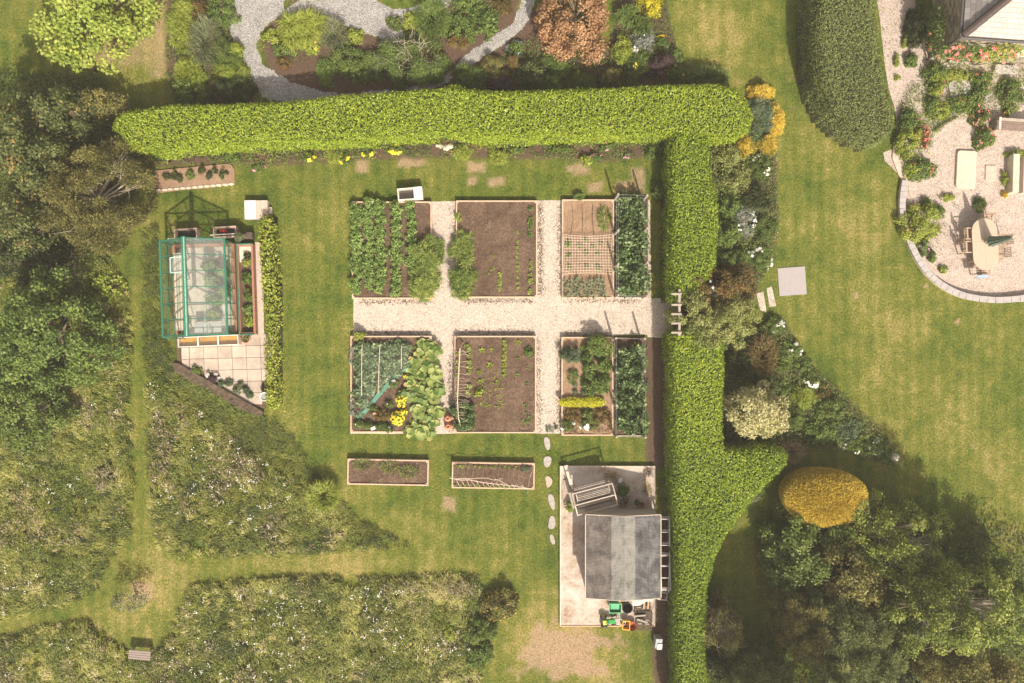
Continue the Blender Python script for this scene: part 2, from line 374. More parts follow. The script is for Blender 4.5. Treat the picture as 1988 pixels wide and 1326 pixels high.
def tree(name, cat, mat, px, py, rx, ry, h0, h1, label, leaf=(.16, .10), cover=2.2, rc=None, group=None, tr=.14, bark=None, twigs=10, lobes=.3, outw=.3):
    """crown centre is placed at its own height; trunk stands under it"""
    hm = h0+(h1-h0)*.55; k = (1-hm/HC)/S; rx *= k; ry *= k; x, y = P(px, py, hm)
    t = thing(name, label, cat, (x, y, 0), 0, group)
    pos, ax, nr, v, cc = clumps(rx, ry, h1-h0, h0, leaf[0], leaf[1], cover, rc=rc, lobes=lobes, fill=1.1, outw=outw)
    leaf_obj('crown', pos, ax, nr, leaf[0], leaf[1], v, L_[mat], t)
    bm_ = bark or M_bark; a, b = R.normal()*.12, R.normal()*.12; m = MB()
    m.tube([(0, 0, -.05), (a*.5, b*.5, h0*.5), (a, b, h0), (a*1.3, b*1.3, h0+(h1-h0)*.45)], [tr*1.5, tr*1.1, tr*.9, tr*.4], 9)
    m.build('trunk', bm_, t, smooth=True)
    m = MB()
    for c in cc[R.choice(len(cc), min(len(cc), twigs), replace=False)]:
        s0 = h0*R.uniform(.75, 1.05); mid = (a+(c[0]-a)*.5+R.normal()*.15, b+(c[1]-b)*.5+R.normal()*.15, s0+(c[2]-s0)*.55)
        m.tube([(a, b, s0), mid, tuple(c*1.02)], [tr*.45, tr*.28, tr*.07], 6)
        for _ in range(3):
            e = c+R.normal(size=3)*(rc or .4)*.9; m.tube([mid, tuple((c+e)/2), tuple(e)], [tr*.15, tr*.09, tr*.03], 4, False)
    m.build('branch', bm_, t)
    return t
def hedge(name, label, poly_px, h, mat, leaf=(.105, .046), dens=330, rr=.28, wob=.08, group=None, cat='hedge', side=260, upr=.0):
    poly = [P(x, y, h) for x, y in poly_px]; xs = [p[0] for p in poly]; ys = [p[1] for p in poly]
    cx, cy = sum(xs)/len(xs), sum(ys)/len(ys)
    def top(x, y, d): return h-np.maximum(0, rr-d)**2/rr*.9+(fbm(x, y, .9, 11)-.5)*wob*2
    x, y, d = in_poly_pts(poly, dens); n = len(x); z = top(x, y, d)+R.uniform(-.13, .03, n)
    slope = np.clip((rr-d)/rr, 0, 1)
    # outward direction near the edge from finite differences of distance
    gx = -(sdist(poly, x+.05, y)-d)/.05; gy = -(sdist(poly, x, y+.05)-d)/.05
    nr = nrm(np.stack([gx*slope, gy*slope, np.ones(n)*(1.15-slope)], 1)+R.normal(size=(n, 3))*.40)
    tan = nrm(np.cross(nr, R.normal(size=(n, 3)))); ax = nrm(tan+np.array([0, 0, .55+upr]))
    P1, A1, N1, V1 = [np.stack([x, y, z], 1)], [ax], [nr], [np.clip(.52+R.normal(size=n)*.18, 0, 1)]
    for i in range(len(poly)):
        a = np.array(poly[i]); b = np.array(poly[(i+1) % len(poly)]); L = np.linalg.norm(b-a)
        if L < .02: continue
        m = int(L*h*side); t = R.random(m); zz = R.uniform(.02, h-rr*.4, m); e = (b-a)/L; o_ = np.array([e[1], -e[0]])
        mid = (a+b)/2+o_*.05
        if sdist(poly, mid[0:1], mid[1:2])[0] > 0: o_ = -o_
        p = a+np.outer(t, b-a)+np.outer((fbm(a[0]+t*L*e[0]+zz, a[1]+t*L*e[1], .8, 21)-.55)*wob*2.0-.12*(zz > h-rr)+R.uniform(-.08, .02, m), o_)
        nn = nrm(np.column_stack([np.tile(o_, (m, 1)), np.full(m, .35)])+R.normal(size=(m, 3))*.45)
        aa = nrm(np.cross(nn, R.normal(size=(m, 3)))+np.column_stack([np.tile(o_*.4, (m, 1)), np.full(m, .3)]))
        P1.append(np.column_stack([p, zz])); A1.append(aa); N1.append(nn); V1.append(np.clip(.50+R.normal(size=m)*.17, 0, 1))
    pos = np.concatenate(P1)-np.array([cx, cy, 0]); n = len(pos)
    o = leaf_obj(name, pos, np.concatenate(A1), np.concatenate(N1), leaf[0]*R.uniform(.7, 1.25, n), leaf[1]*R.uniform(.8, 1.2, n), np.concatenate(V1), mat, loc=(cx, cy, 0))
    tag(o, label, cat, group)
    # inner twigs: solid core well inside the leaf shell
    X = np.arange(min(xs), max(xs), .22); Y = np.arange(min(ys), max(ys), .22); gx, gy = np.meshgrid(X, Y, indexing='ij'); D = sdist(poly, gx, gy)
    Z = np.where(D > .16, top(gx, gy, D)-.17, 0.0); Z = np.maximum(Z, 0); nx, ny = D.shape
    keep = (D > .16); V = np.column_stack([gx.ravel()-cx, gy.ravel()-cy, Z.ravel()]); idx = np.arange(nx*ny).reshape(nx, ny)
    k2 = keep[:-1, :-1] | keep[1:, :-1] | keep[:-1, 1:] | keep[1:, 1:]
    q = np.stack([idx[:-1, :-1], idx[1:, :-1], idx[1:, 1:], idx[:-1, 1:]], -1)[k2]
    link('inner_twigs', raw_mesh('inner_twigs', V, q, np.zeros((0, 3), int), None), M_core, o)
    return o

# ------------------------------------------------------------ ground
BED1 = [(685,391),(837,391),(837,579),(685,579)]
SOILP = [ # planting soil under borders (pixel polygons)
 smooth_poly([(325,-60),(435,-60),(440,40),(470,110),(500,160),(505,200),(420,210),(330,200),(322,100)]),
 smooth_poly([(500,60),(560,20),(640,30),(690,60),(770,85),(870,90),(960,30),(1040,10),(1080,40),(1120,110),(1190,110),(1200,-60),(1290,-60),(1300,60),(1335,140),(1400,160),(1400,200),(560,200),(520,130)]),
 smooth_poly([(850,-60),(1030,-60),(1000,40),(930,75),(880,110),(820,60)]),
 smooth_poly([(520,-60),(640,-60),(620,8),(560,15)]),
 [(1380,255),(1460,255),(1505,300),(1512,420),(1500,500),(1470,560),(1440,640),(1520,620),(1560,700),(1640,770),(1750,880),(1745,905),(1700,895),(1640,872),(1540,868),(1400,900),(1385,640),(1385,520)],
 [(285,280),(800,268),(1265,262),(1270,298),(1180,312),(960,305),(700,308),(520,322),(300,320)],
 [(1253,655),(1300,655),(1302,905),(1258,905)],
 [(1262,1000),(1310,1000),(1310,1400),(1270,1400)],
]
DRYR = [(800,312,26,9),(783,320,12,9),(703,322,14,10),(925,326,17,11),(962,352,15,8),(916,351,10,8),(1127,329,16,11),(1155,363,14,9),(1238,348,12,26),(1210,366,14,11),(872,978,11,14),(1660,570,7,5),(1862,624,6,5),(1797,552,5,7),(278,1150,20,18),(1105,330,10,7)]
DRYS = [(60,20,130,120,.25),(300,60,40,130,.9),(230,110,70,50,.7),(1075,1250,110,70,1.1),(1150,1290,90,60,.9),(1380,60,60,100,.55),(1500,300,80,100,.45),(1650,450,90,90,.6),
 (1760,620,120,70,.5),(1850,830,120,60,.5),(1700,730,80,60,.5),(1960,900,60,90,.6),(1860,470,0.1,0.1,0),(700,950,60,30,.5),(740,1010,90,30,.45),(830,1040,60,40,.35),(600,1100,240,28,.6),(275,800,22,420,.15),(270,1150,90,80,.55),
 (120,1215,120,22,.4),(560,800,30,120,.25),(640,420,50,140,.15),(960,1040,70,50,.25),(1600,240,70,60,.5),(1570,620,60,50,.5),(1910,640,90,40,.3),(200,420,60,60,.2)]
MOWN = [smooth_poly([(240,360),(300,330),(300,470),(295,700),(300,1040),(350,1085),(700,1066),(830,1050),(900,1110),(600,1120),(450,1130),(370,1150),(340,1230),(270,1275),(210,1240),(180,1212),(0,1245),(-200,1260),(-200,1210),(0,1200),(190,1150),(215,1080),(255,1040),(255,700),(240,500)])]
def ground():
    def axis(lo, hi, st, far):
        a = np.arange(lo, hi, st); out = np.array([hi+st*1.6**k for k in range(1, 18)]); inn = np.array([lo-st*1.6**k for k in range(17, 0, -1)])
        return np.concatenate([np.maximum(inn, -far*3), a, np.minimum(out, far*3)])
    X = axis(-27, 27, .11, 400); Y = axis(-19, 19, .11, 400); gx, gy = np.meshgrid(X, Y, indexing='ij')
    px, py = PX(gx, gy); nx, ny = gx.shape
    wob = (fbm(gx, gy, .6, 3)-.5)*14; wx = px+wob; wy = py+(fbm(gx, gy, .6, 7)-.5)*14
    soil = np.zeros_like(gx)
    for p in SOILP: soil = np.maximum(soil, np.clip(sdist(p, wx, wy)/8+.5, 0, 1))
    mown = np.zeros_like(gx)
    for p in MOWN: mown = np.maximum(mown, np.clip(sdist(p, px, py)/10+.5, 0, 1))
    dry = np.zeros_like(gx); bare = np.zeros_like(gx)
    for cx, cy, rx, ry, a in DRYS:
        g = np.exp(-((px-cx)/rx)**2-((py-cy)/ry)**2)*a; dry = np.maximum(dry, g)
    for cx, cy, rx, ry in DRYR:
        q = np.maximum(abs(wx-cx)/rx, abs(wy-cy)/ry) if rx > 8 else np.hypot(wx-cx, wy-cy)/rx
        bare = np.maximum(bare, np.clip((1.25-q)*1.8, 0, 1)*.72)
    big = np.exp(-((px-1090)/120)**2-((py-1270)/80)**2); bare = np.maximum(bare, np.clip((big+fbm(gx, gy, .7, 5)*1.5-1.25)*3, 0, 1)*.8)
    strip = np.exp(-((px-308)/18)**2)*(py < 150)*(py > -60); bare = np.maximum(bare, np.clip(strip*1.3-.2, 0, 1)*.5)
    tl = np.exp(-((px-245)/80)**2-((py-95)/50)**2); bare = np.maximum(bare, np.clip((tl+fbm(gx, gy, .6, 9)*.8-.9)*3, 0, 1)*.4)
    V = np.column_stack([gx.ravel(), gy.ravel(), np.zeros(gx.size)]); idx = np.arange(nx*ny).reshape(nx, ny)
    q = np.stack([idx[:-1, :-1], idx[1:, :-1], idx[1:, 1:], idx[:-1, 1:]], -1).reshape(-1, 4)
    me = raw_mesh('ground', V, q, np.zeros((0, 3), int), None)
    for nme, arr in (('soil', soil), ('dry', dry), ('bare', bare), ('mown', mown)):
        a = me.attributes.new(nme, 'FLOAT', 'POINT'); a.data.foreach_set('value', arr.ravel().astype(np.float32))
    m, n, p = new_mat('lawn_and_soil'); A = lambda s: N(n, 'ShaderNodeAttribute', attribute_name=s).outputs['Fac']
    tc = N(n, 'ShaderNodeTexCoord').outputs['Object']
    n1 = noise(n, .32, 5, .62, tc); n2 = noise(n, 1.4, 6, .72, tc, .3); n3 = noise(n, 11, 5, .9, tc); n4 = noise(n, 40, 2, .8, tc)
    f = mathn(n, 'ADD', mathn(n, 'MULTIPLY', n1, .40), mathn(n, 'MULTIPLY', n2, .38)); f = mathn(n, 'ADD', f, mathn(n, 'MULTIPLY', n3, .22)); f = mathn(n, 'SUBTRACT', f, .008)
    f = mathn(n, 'ADD', f, mathn(n, 'MULTIPLY', A('dry'), .15)); wv = N(n, 'ShaderNodeTexWave', wave_type='BANDS', bands_direction='X'); wv.inputs['Scale'].default_value = .55; wv.inputs['Distortion'].default_value = 1.2; wv.inputs['Detail Scale'].default_value = .4; n.links.new(tc, wv.inputs[0])
    f = mathn(n, 'ADD', f, mathn(n, 'MULTIPLY', mathn(n, 'SUBTRACT', wv.outputs['Fac'], .5), .036)); f = mathn(n, 'ADD', f, mathn(n, 'MULTIPLY', A('mown'), .02))
    g = ramp(n, [(.37, (.038,.060,.010)), (.455, (.082,.116,.018)), (.55, (.148,.158,.032)), (.66, (.29,.24,.085))], f)
    sp = ramp(n, [(.36, (.38,.42,.38)), (.5, (.95,.95,.95)), (.64, (1.8,1.7,1.4))], mathn(n, 'ADD', mathn(n, 'MULTIPLY', n3, .75), mathn(n, 'MULTIPLY', n4, .25)))
    g = mixc(n, 1.0, g, sp, 'MULTIPLY')
    br = ramp(n, [(.3, (.15,.09,.05)), (.52, (.38,.26,.17)), (.75, (.60,.46,.34))], n3)
    bm_ = mathn(n, 'MULTIPLY', A('bare'), mathn(n, 'ADD', .55, n2), True)
    g = mixc(n, bm_, g, br)
    s = ramp(n, [(.32, (.045,.03,.02)), (.52, (.11,.072,.05)), (.72, (.26,.18,.13))], mathn(n, 'ADD', mathn(n, 'MULTIPLY', n3, .6), mathn(n, 'MULTIPLY', n4, .4)))
    g = mixc(n, A('soil'), g, s); n.links.new(g, p.inputs['Base Color']); p.inputs['Roughness'].default_value = .95; p.inputs['Specular IOR Level'].default_value = .1
    bump(n, p, mathn(n, 'ADD', n3, n4), .6, .03)
    o = link('ground', me, m); tag(o, kind='structure'); return o
ground()
def gravel_mat(name, cols, sc=34):
    m, n, p = new_mat(name); tc = N(n, 'ShaderNodeTexCoord').outputs['Object']
    v = N(n, 'ShaderNodeTexVoronoi'); v.inputs['Scale'].default_value = sc; n.links.new(tc, v.inputs['Vector'])
    sx = N(n, 'ShaderNodeSeparateColor'); n.links.new(v.outputs['Color'], sx.inputs[0])
    b = noise(n, 1.5, 5, .7, tc); f = mathn(n, 'ADD', mathn(n, 'MULTIPLY', sx.outputs[0], .75), mathn(n, 'MULTIPLY', b, .5)); f = mathn(n, 'SUBTRACT', f, .12)
    c = ramp(n, cols, f); d = ramp(n, [(.0, (1,1,1)), (.75, (.93,.92,.91)), (1, (.62,.58,.55))], v.outputs['Distance'])
    n.links.new(mixc(n, 1.0, c, d, 'MULTIPLY'), p.inputs['Base Color']); p.inputs['Roughness'].default_value = .8; p.inputs['Specular IOR Level'].default_value = .2
    bump(n, p, mathn(n, 'SUBTRACT', 1, v.outputs['Distance']), .45, .02); return m
G_warm = gravel_mat('pale_gravel', [(.06, (.17,.13,.10)), (.26, (.43,.355,.295)), (.6, (.52,.445,.38)), (.95, (.66,.59,.52))])
G_grey = gravel_mat('grey_gravel', [(.08, (.11,.10,.095)), (.4, (.27,.26,.25)), (.7, (.36,.35,.335)), (.95, (.55,.53,.51))])
G_pink = gravel_mat('pink_gravel', [(.08, (.20,.15,.125)), (.35, (.42,.34,.295)), (.65, (.50,.42,.365)), (.95, (.64,.56,.50))])
def sheet(name, poly, z, mat, wob=0, step=.35, kind='structure'):
    """flat irregular sheet, edges broken up a little"""
    pts = []
    pl = [P(*q) for q in poly]
    for i in range(len(pl)):
        a, b = pl[i], pl[(i+1) % len(pl)]; L = math.dist(a, b); k = max(1, int(L/step))
        for j in range(k):
            x = a[0]+(b[0]-a[0])*j/k; y = a[1]+(b[1]-a[1])*j/k
            if wob: x += (fbm(x, y, .5, 31)-.5)*wob*2; y += (fbm(x, y, .5, 35)-.5)*wob*2
            pts.append((float(x), float(y), z))
    m = MB(); a = sum(pts[i][0]*pts[(i+1) % len(pts)][1]-pts[(i+1) % len(pts)][0]*pts[i][1] for i in range(len(pts)))
    m.add(pts if a > 0 else pts[::-1], [tuple(range(len(pts)))])
    o = m.build(name, mat); return tag(o, kind=kind)
# cross of gravel between the beds: one sheet with the beds standing on it
sheet('gravel_path', [(685,392),(1262,388),(1264,580),(1304,578),(1308,655),(1258,655),(1256,650),(1090,652),(1091,842),(1041,842),(1041,653),(882,653),(882,842),(838,842),(680,842),(683,655),(686,640)], .004, G_warm, .03)
sheet('gravel_terrace', smooth_poly([(1695,-80),(1760,-80),(1800,120),(2100,120),(2100,590),(1910,583),(1850,565),(1800,530),(1768,470),(1752,400),(1757,352),(1705,300),(1745,285),(1738,215),(1722,160),(1712,80)], 1), .004, G_pink, .05)
def grid_sheet(name, polys, z, mat, st=.06):
    """gravel laid as one fine sheet where any of the outlines reaches; ragged edge"""
    pl = [[P(*q) for q in p] for p in polys]; xs = [q[0] for p in pl for q in p]; ys = [q[1] for p in pl for q in p]
    gx, gy = np.meshgrid(np.arange(min(xs), max(xs), st), np.arange(min(ys), max(ys), st), indexing='ij'); wx = gx+(fbm(gx, gy, .45, 31)-.5)*.28; wy = gy+(fbm(gx, gy, .45, 35)-.5)*.28
    D = np.max([sdist(p, wx, wy) for p in pl], 0); k = (D[:-1, :-1] > 0) & (D[1:, 1:] > 0) & (D[1:, :-1] > 0) & (D[:-1, 1:] > 0); idx = np.arange(gx.size).reshape(gx.shape)
    q = np.stack([idx[:-1, :-1], idx[1:, :-1], idx[1:, 1:], idx[:-1, 1:]], -1)[k]; Z = z+.010*np.clip(D*5, 0, 1)
    o = link(name, raw_mesh(name, np.column_stack([gx.ravel(), gy.ravel(), Z.ravel()]), q, np.zeros((0, 3), int), None), mat); return tag(o, kind='structure')
grid_sheet('gravel_walk', [smooth_poly([(433,-80),(520,-80),(556,-10),(552,28),(510,55),(498,95),(515,130),(500,175),(468,110),(440,50)], 1), smooth_poly([(485,110),(530,135),(575,165),(660,182),(770,172),(870,150),(905,100),(960,65),(1010,30),(1005,-80),(1045,-80),(1040,30),(985,85),(930,115),(890,160),(800,186),(690,200),(530,202),(500,180)], 1),
    smooth_poly([(540,20),(590,-5),(640,-80),(705,-80),(722,0),(785,22),(850,-10),(870,-80),(900,-80),(885,8),(825,34),(775,48),(790,72),(775,95),(735,78),(660,46),(600,30),(550,45)], 1)], .004, G_grey)

# ------------------------------------------------------------ meadow, uncut grass
MEAD = {
 'west': [(-70,560),(0,560),(120,520),(150,480),(180,470),(225,520),(250,570),(258,640),(252,760),(258,900),(255,1040),(215,1085),(192,1145),(130,1176),(0,1203),(-70,1210)],
 'middle': [(283,440),(306,440),(312,560),(322,650),(345,715),(430,765),(505,795),(560,840),(600,895),(640,945),(690,1000),(745,1035),(822,1062),(700,1070),(480,1080),(355,1086),(308,1062),(298,1000),(292,800),(280,640)],
 'corner': [(-70,1245),(0,1243),(90,1216),(182,1210),(212,1243),(252,1270),(300,1276),(302,1400),(-70,1400)],
 'south': [(300,1276),(335,1228),(352,1180),(376,1140),(450,1130),(600,1120),(760,1124),(880,1114),(938,1124),(945,1180),(940,1230),(930,1290),(945,1400),(300,1400)],
}
MLAB = {'west': 'tall uncut meadow grass', 'middle': '', 'corner': '', 'south': ''}
def meadow(key, poly_px):
    poly = [P(*p) for p in poly_px]; tx, ty, td = in_poly_pts(poly, 34); k = fbm(tx, ty, .45, 39) > .27; tx, ty, td = tx[k], ty[k], td[k]; nt_ = len(tx)
    th = (.12+.28*fbm(tx, ty, 1.0, 41))*R.uniform(.7, 1.2, nt_)*np.clip((.85 if key == 'middle' else .6)+td*1.3, 0, 1)
    band = np.zeros(nt_)
    if key == 'middle':
        qx, qy = PX(tx, ty); band = np.clip(1-((qx-300)*.55+(770-qy)*-.8+60)/150, 0, 1)*0+np.clip((((qx-340)*.62-(qy-740)*.78)+40)/45, 0, 1); th *= 1-.5*band
    sm = np.exp(-((PX(tx, ty)[0]-850)/85)**2-((PX(tx, ty)[1]-1185)/65)**2) if key == 'south' else np.zeros(nt_)
    th *= 1-.68*sm; ta = 2.35+(fbm(tx, ty, 1.8, 44)-.5)*4.4+R.normal(size=nt_)*.35
    tv = np.clip(.43+((fbm(tx, ty, 1.2, 50)-.5)*.9+R.normal(size=nt_)*.20)*(1-.55*band)+sm*.22-band*.16, 0, .9); str_ = R.random(nt_) < .025*(1-band); tv = np.where(str_, .93, tv)
    i = np.repeat(np.arange(nt_), 26); n = len(i); a = ta[i]+R.normal(size=n)*.42; hgt = th[i]
    x = tx[i]+R.normal(size=n)*.085; y = ty[i]+R.normal(size=n)*.085; reach = hgt*R.uniform(.45, 1.25, n)
    v = np.clip(tv[i]+R.normal(size=n)*.09, 0, 1)
    o = blade_obj('meadow_grass', np.stack([x, y, np.zeros(n)], 1), np.stack([np.cos(a), np.sin(a)], 1), reach, hgt*R.uniform(.65, 1.15, n), .016+.012*R.random(n), v, L_['meadow'])
    tag(o, kind='stuff')
    # broad leaved weeds among it
    x, y, d = in_poly_pts(poly, 430); k = (fbm(x, y, .8, 56)+.35*vnoise(x, y, .3, 58) > .68) & (d > .12) & ((key != 'middle') | (((PX(x, y)[0]-340)*.62-(PX(x, y)[1]-740)*.78) < -10)); x, y, d = x[k], y[k], d[k]; n = len(x)
    hz = (.12+.34*fbm(x, y, 1.0, 41))*np.clip(.5+d*1.4, 0, 1)+R.uniform(-.06, .08, n)
    nr = nrm(R.normal(size=(n, 3))*.5+np.array([0, -.1, .8])); ax = nrm(np.cross(nr, R.normal(size=(n, 3))))
    o = leaf_obj('meadow_weeds', np.stack([x, y, hz], 1), ax, nr, R.uniform(.05, .10, n), R.uniform(.03, .05, n), np.clip(.25+.45*vnoise(x, y, .5, 59)+R.normal(size=n)*.15, 0, 1), L_['meadow2']); tag(o, kind='stuff')
    # seed heads, plumes in drifts
    x, y, d = in_poly_pts(poly, 260); k = (fbm(x, y, 1.3, 63)+.3*R.random(len(x)) > .835) & (d > .15) & ((key != 'middle') | (((PX(x, y)[0]-340)*.62-(PX(x, y)[1]-740)*.78) < -10)); x, y, d = x[k], y[k], d[k]; n = len(x)
    ax = nrm(np.column_stack([R.normal(size=n)*.5-.5, R.normal(size=n)*.5+.5, R.uniform(.1, .6, n)]))
    o = leaf_obj('seed_heads', np.stack([x, y, .24+.34*fbm(x, y, 1.0, 41)+R.uniform(-.08, .1, n)], 1), ax, nrm(R.normal(size=(n, 3))+np.array([0, 0, 1.2])), R.uniform(.08, .16, n), R.uniform(.025, .045, n), R.uniform(.1, 1, n), L_['seedhead']); tag(o, kind='stuff')
    # white umbels
    x, y, d = in_poly_pts(poly, 4.0 if key in ('middle', 'south') else 1.2); k = (vnoise(x, y, 1.8, 66)+.45*R.random(len(x)) > .80) & (d > .3) & ((key != 'middle') | (((PX(x, y)[0]-340)*.62-(PX(x, y)[1]-740)*.78) < -10)); x, y = x[k], y[k]; n = len(x)
    if n:
        ns = R.integers(2, 8, n); i = np.repeat(np.arange(n), ns); k = len(i); zz = .48+.2*R.random(n)
        pos = np.stack([x[i]+R.normal(size=k)*.05, y[i]+R.normal(size=k)*.05, zz[i]+R.normal(size=k)*.02], 1)
        up = nrm(R.normal(size=(k, 3))*.25+np.array([0, 0, 1])); ax = nrm(np.cross(up, R.normal(size=(k, 3))))
        o = leaf_obj('meadow_flowers', pos, ax, up, .05, .045, R.uniform(.2, 1, k), L_['white']); tag(o, kind='stuff')
        m = MB()
        for q in range(n): m.tube([(x[q]+.08, y[q]-.1, 0), (x[q]+.03, y[q]-.04, zz[q]*.6), (x[q], y[q], zz[q])], [.007, .006, .004], 3, False)
        tag(m.build('flower_stems', L_['mid']), kind='stuff')
for k_, p_ in MEAD.items(): meadow(k_, p_)
# short tufts that break the lawn up
x, y, d = in_poly_pts([P(-40, -40), P(2040, -40), P(2040, 1370), P(-40, 1370)], 95)
px_, py_ = PX(x, y); k = np.ones(len(x), bool)
for pl in ([(675,385),(1310,380),(1310,905),(1258,905),(1255,848),(675,846)], [(345,440),(510,440),(515,790),(345,700)], [(1085,902),(1273,902),(1273,1220),(1085,1220)],
           [(1695,-80),(1760,-80),(2100,-80),(2100,590),(1910,583),(1850,565),(1800,530),(1768,470),(1752,400),(1757,352),(1705,300),(1745,285),(1722,160)], [(435,-80),(1290,-80),(1330,170),(500,200)], [(1510,515),(1566,515),(1566,575),(1510,575)]):
    k &= sdist(pl, px_, py_) < 2
for pl in MEAD.values(): k &= sdist(pl, px_, py_) < 0
x, y = x[k], y[k]; n = len(x); a = R.uniform(0, 6.28, n)
tag(blade_obj('lawn_grass', np.stack([x, y, np.zeros(n)], 1), np.stack([np.cos(a), np.sin(a)], 1), R.uniform(.02, .06, n), R.uniform(.015, .04, n), .016, np.clip(.3+.35*fbm(x, y, 1.4, 71)+R.normal(size=n)*.2, 0, 1), L_['lawnblade']), kind='stuff')
# ------------------------------------------------------------ hedges (outlines are the tops)
hedge('laurel_hedge', 'long lime green clipped laurel hedge along the flower strip, rounded at the lawn end',
      [(214,235),(235,215),(300,205),(330,200),(410,200),(470,198),(540,196),(610,188),(660,180),(720,178),(800,172),(850,168),(882,160),(905,170),(1000,174),(1080,170),(1180,168),(1250,164),(1330,160),(1400,160),(1432,170),(1455,195),(1465,225),(1458,250),(1435,264),(1400,266),(1300,262),(1262,256),(1180,257),(1060,258),(1000,264),(940,261),(870,252),(800,257),(720,264),(600,270),(520,271),(420,277),(330,283),(275,294),(247,288),(232,272),(226,256),(214,250)],
      2.1, L_['laurel'], dens=620, side=420)
hedge('laurel_hedge', 'lime green clipped hedge block running from the long hedge down to the rose arch',
      [(1302,256),(1310,254),(1378,262),(1382,330),(1395,380),(1397,430),(1392,510),(1375,545),(1340,582),(1302,584),(1300,520),(1303,420),(1302,340)], 2.05, L_['laurel'], dens=620, side=420)
hedge('laurel_hedge', 'lime green clipped hedge passing the shed, with a curved side arm',
      [(1302,648),(1325,640),(1408,655),(1409,720),(1405,800),(1408,868),(1440,874),(1480,866),(1520,870),(1534,884),(1530,905),(1500,935),(1470,965),(1440,1000),(1410,1045),(1388,1095),(1375,1150),(1372,1230),(1374,1410),(1314,1410),(1314,1250),(1314,1170),(1313,1060),(1309,985),(1307,890),(1307,800),(1305,720)], 2.1, L_['laurel2'], dens=600, side=380)
hedge('clipped_hedge', 'broad olive green clipped hedge beside the gravel drive to the house',
      [(1592,-70),(1698,-70),(1706,0),(1714,90),(1729,165),(1742,210),(1744,238),(1736,262),(1714,270),(1686,262),(1650,242),(1618,210),(1594,165),(1584,115),(1583,40)], 2.3, L_['olive'], leaf=(.085,.038), dens=560, rr=.4, wob=.07, side=380)
hedge('low_hedge', 'narrow leafy yellow green hedge beside the greenhouse and paved patio',
      smooth_poly([(502,418),(522,412),(532,440),(534,520),(538,600),(536,690),(540,740),(536,792),(516,796),(512,740),(514,660),(506,560),(500,470)], 1), .85, leafm('young_laurel_leaf', (.08,.13,.015), (.26,.33,.035), (.52,.55,.07), patch=.25, trans=.25), leaf=(.13,.07), dens=260, rr=.25, wob=.18, side=140)
# ------------------------------------------------------------ trees
T = tree
T('tree', 'tree', 'treelime', 160, 15, 138, 92, 1.6, 4.2, 'bright lime green broadleaf tree spreading over the north lawn', (.17,.12), 2.6, rc=.5)
T('tree', 'tree', 'treelime', 142, 108, 26, 26, 1.5, 2.3, 'small low lime green sapling below the bright broadleaf tree', (.15,.11), 2.0, rc=.25, tr=.05, twigs=5)
T('tree', 'tree', 'bronze', 25, 270, 70, 130, 1.5, 5.2, 'dark tree with rusty orange leaf tips at the edge of the photo', (.15,.09), 2.1, rc=.42)
T('tree', 'tree', 'bronze', 100, 205, 60, 55, 1.2, 4.0, 'dark green tree with orange tips above the spiky brown-green shrub tree', (.14,.09), 1.7, rc=.38)
T('tree', 'tree', 'bronze', 20, 430, 55, 70, 1.2, 4.0, 'small dark tree with orange leaf clusters beside the spiky brown-green shrub tree', (.14,.09), 1.7, rc=.38)
T('tree', 'tree', 'darkolive', 165, 370, 118, 125, .9, 3.6, 'spreading brown-green thorny tree at the end of the long laurel hedge', (.12,.035), 3.0, rc=.38, outw=1.0, bark=M_twig, twigs=22)
T('tree', 'tree', 'darkolive', 175, 195, 70, 30, .6, 2.2, 'dusky brown-green bush in the shade above the thorny tree', (.10,.06), 1.8, rc=.3)
T('tree', 'tree', 'mid', 62, 640, 120, 125, 1.0, 4.4, 'bushy bright green tree standing in the meadow across the mown path from the greenhouse', (.15,.09), 2.6, rc=.45)
T('tree', 'tree', 'green', 25, 790, 90, 95, .6, 3.0, 'lower green tree merging into the meadow below the bushy bright green one', (.14,.085), 2.2, rc=.4)
T('tree', 'tree', 'dark', 35, 500, 75, 55, .4, 2.0, 'dark shaded shrubby tree between the thorny tree and the bushy green one', (.12,.07), 2.0, rc=.35)
T('maple_tree', 'tree', 'acer', 1115, 28, 84, 78, .9, 2.9, 'orange-leaved maple tree standing in the border above the long hedge', (.12,.09), 3.0, rc=.34)
T('tree', 'tree', 'acer', 1150, 100, 22, 24, 1.0, 1.7, 'small drooping orange spray below the big maple tree', (.11,.08), 2.4, rc=.2, tr=.04, twigs=4)
T('tree', 'tree', 'varieg', 1475, 803, 66, 62, 1.2, 3.2, 'pale cream variegated tree behind the curved arm of the hedge', (.12,.06), 2.6, rc=.33, outw=.6, bark=M_twig)
T('tree', 'tree', 'green', 1562, 1078, 92, 96, .6, 2.8, 'dense dark green tree below the golden dome shrub', (.13,.08), 2.6, rc=.42)
T('tree', 'tree', 'darkolive', 1660, 1138, 95, 88, 1.2, 3.8, 'dark olive tree in the middle of the wooded corner', (.14,.075), 2.2, rc=.42)
T('fruit_tree', 'tree', 'fruit', 1742, 1058, 122, 98, 1.4, 3.7, 'airy tree with yellow-green leaf tips and bare pale twigs reaching over the lawn', (.125,.06), 2.3, rc=.36, bark=M_twig, twigs=46, lobes=.4)
T('fruit_tree', 'tree', 'fruit', 1882, 1192, 122, 108, 2.8, 6.6, 'airy yellow-green tree with showing twigs towards the photo corner', (.125,.06), 2.4, rc=.38, bark=M_twig, twigs=40, lobes=.4)
T('tree', 'tree', 'green', 1800, 1180, 130, 110, .6, 3.0, 'dark undergrowth tree beneath the two airy yellow-green trees', (.15,.08), 1.8, rc=.42)
T('pine_tree', 'tree', 'pine', 1660, 1258, 120, 100, 1.8, 4.6, 'grey-green pine tree with tufted shoots in the wooded corner', (.15,.03), 4.2, rc=.30, outw=1.2)
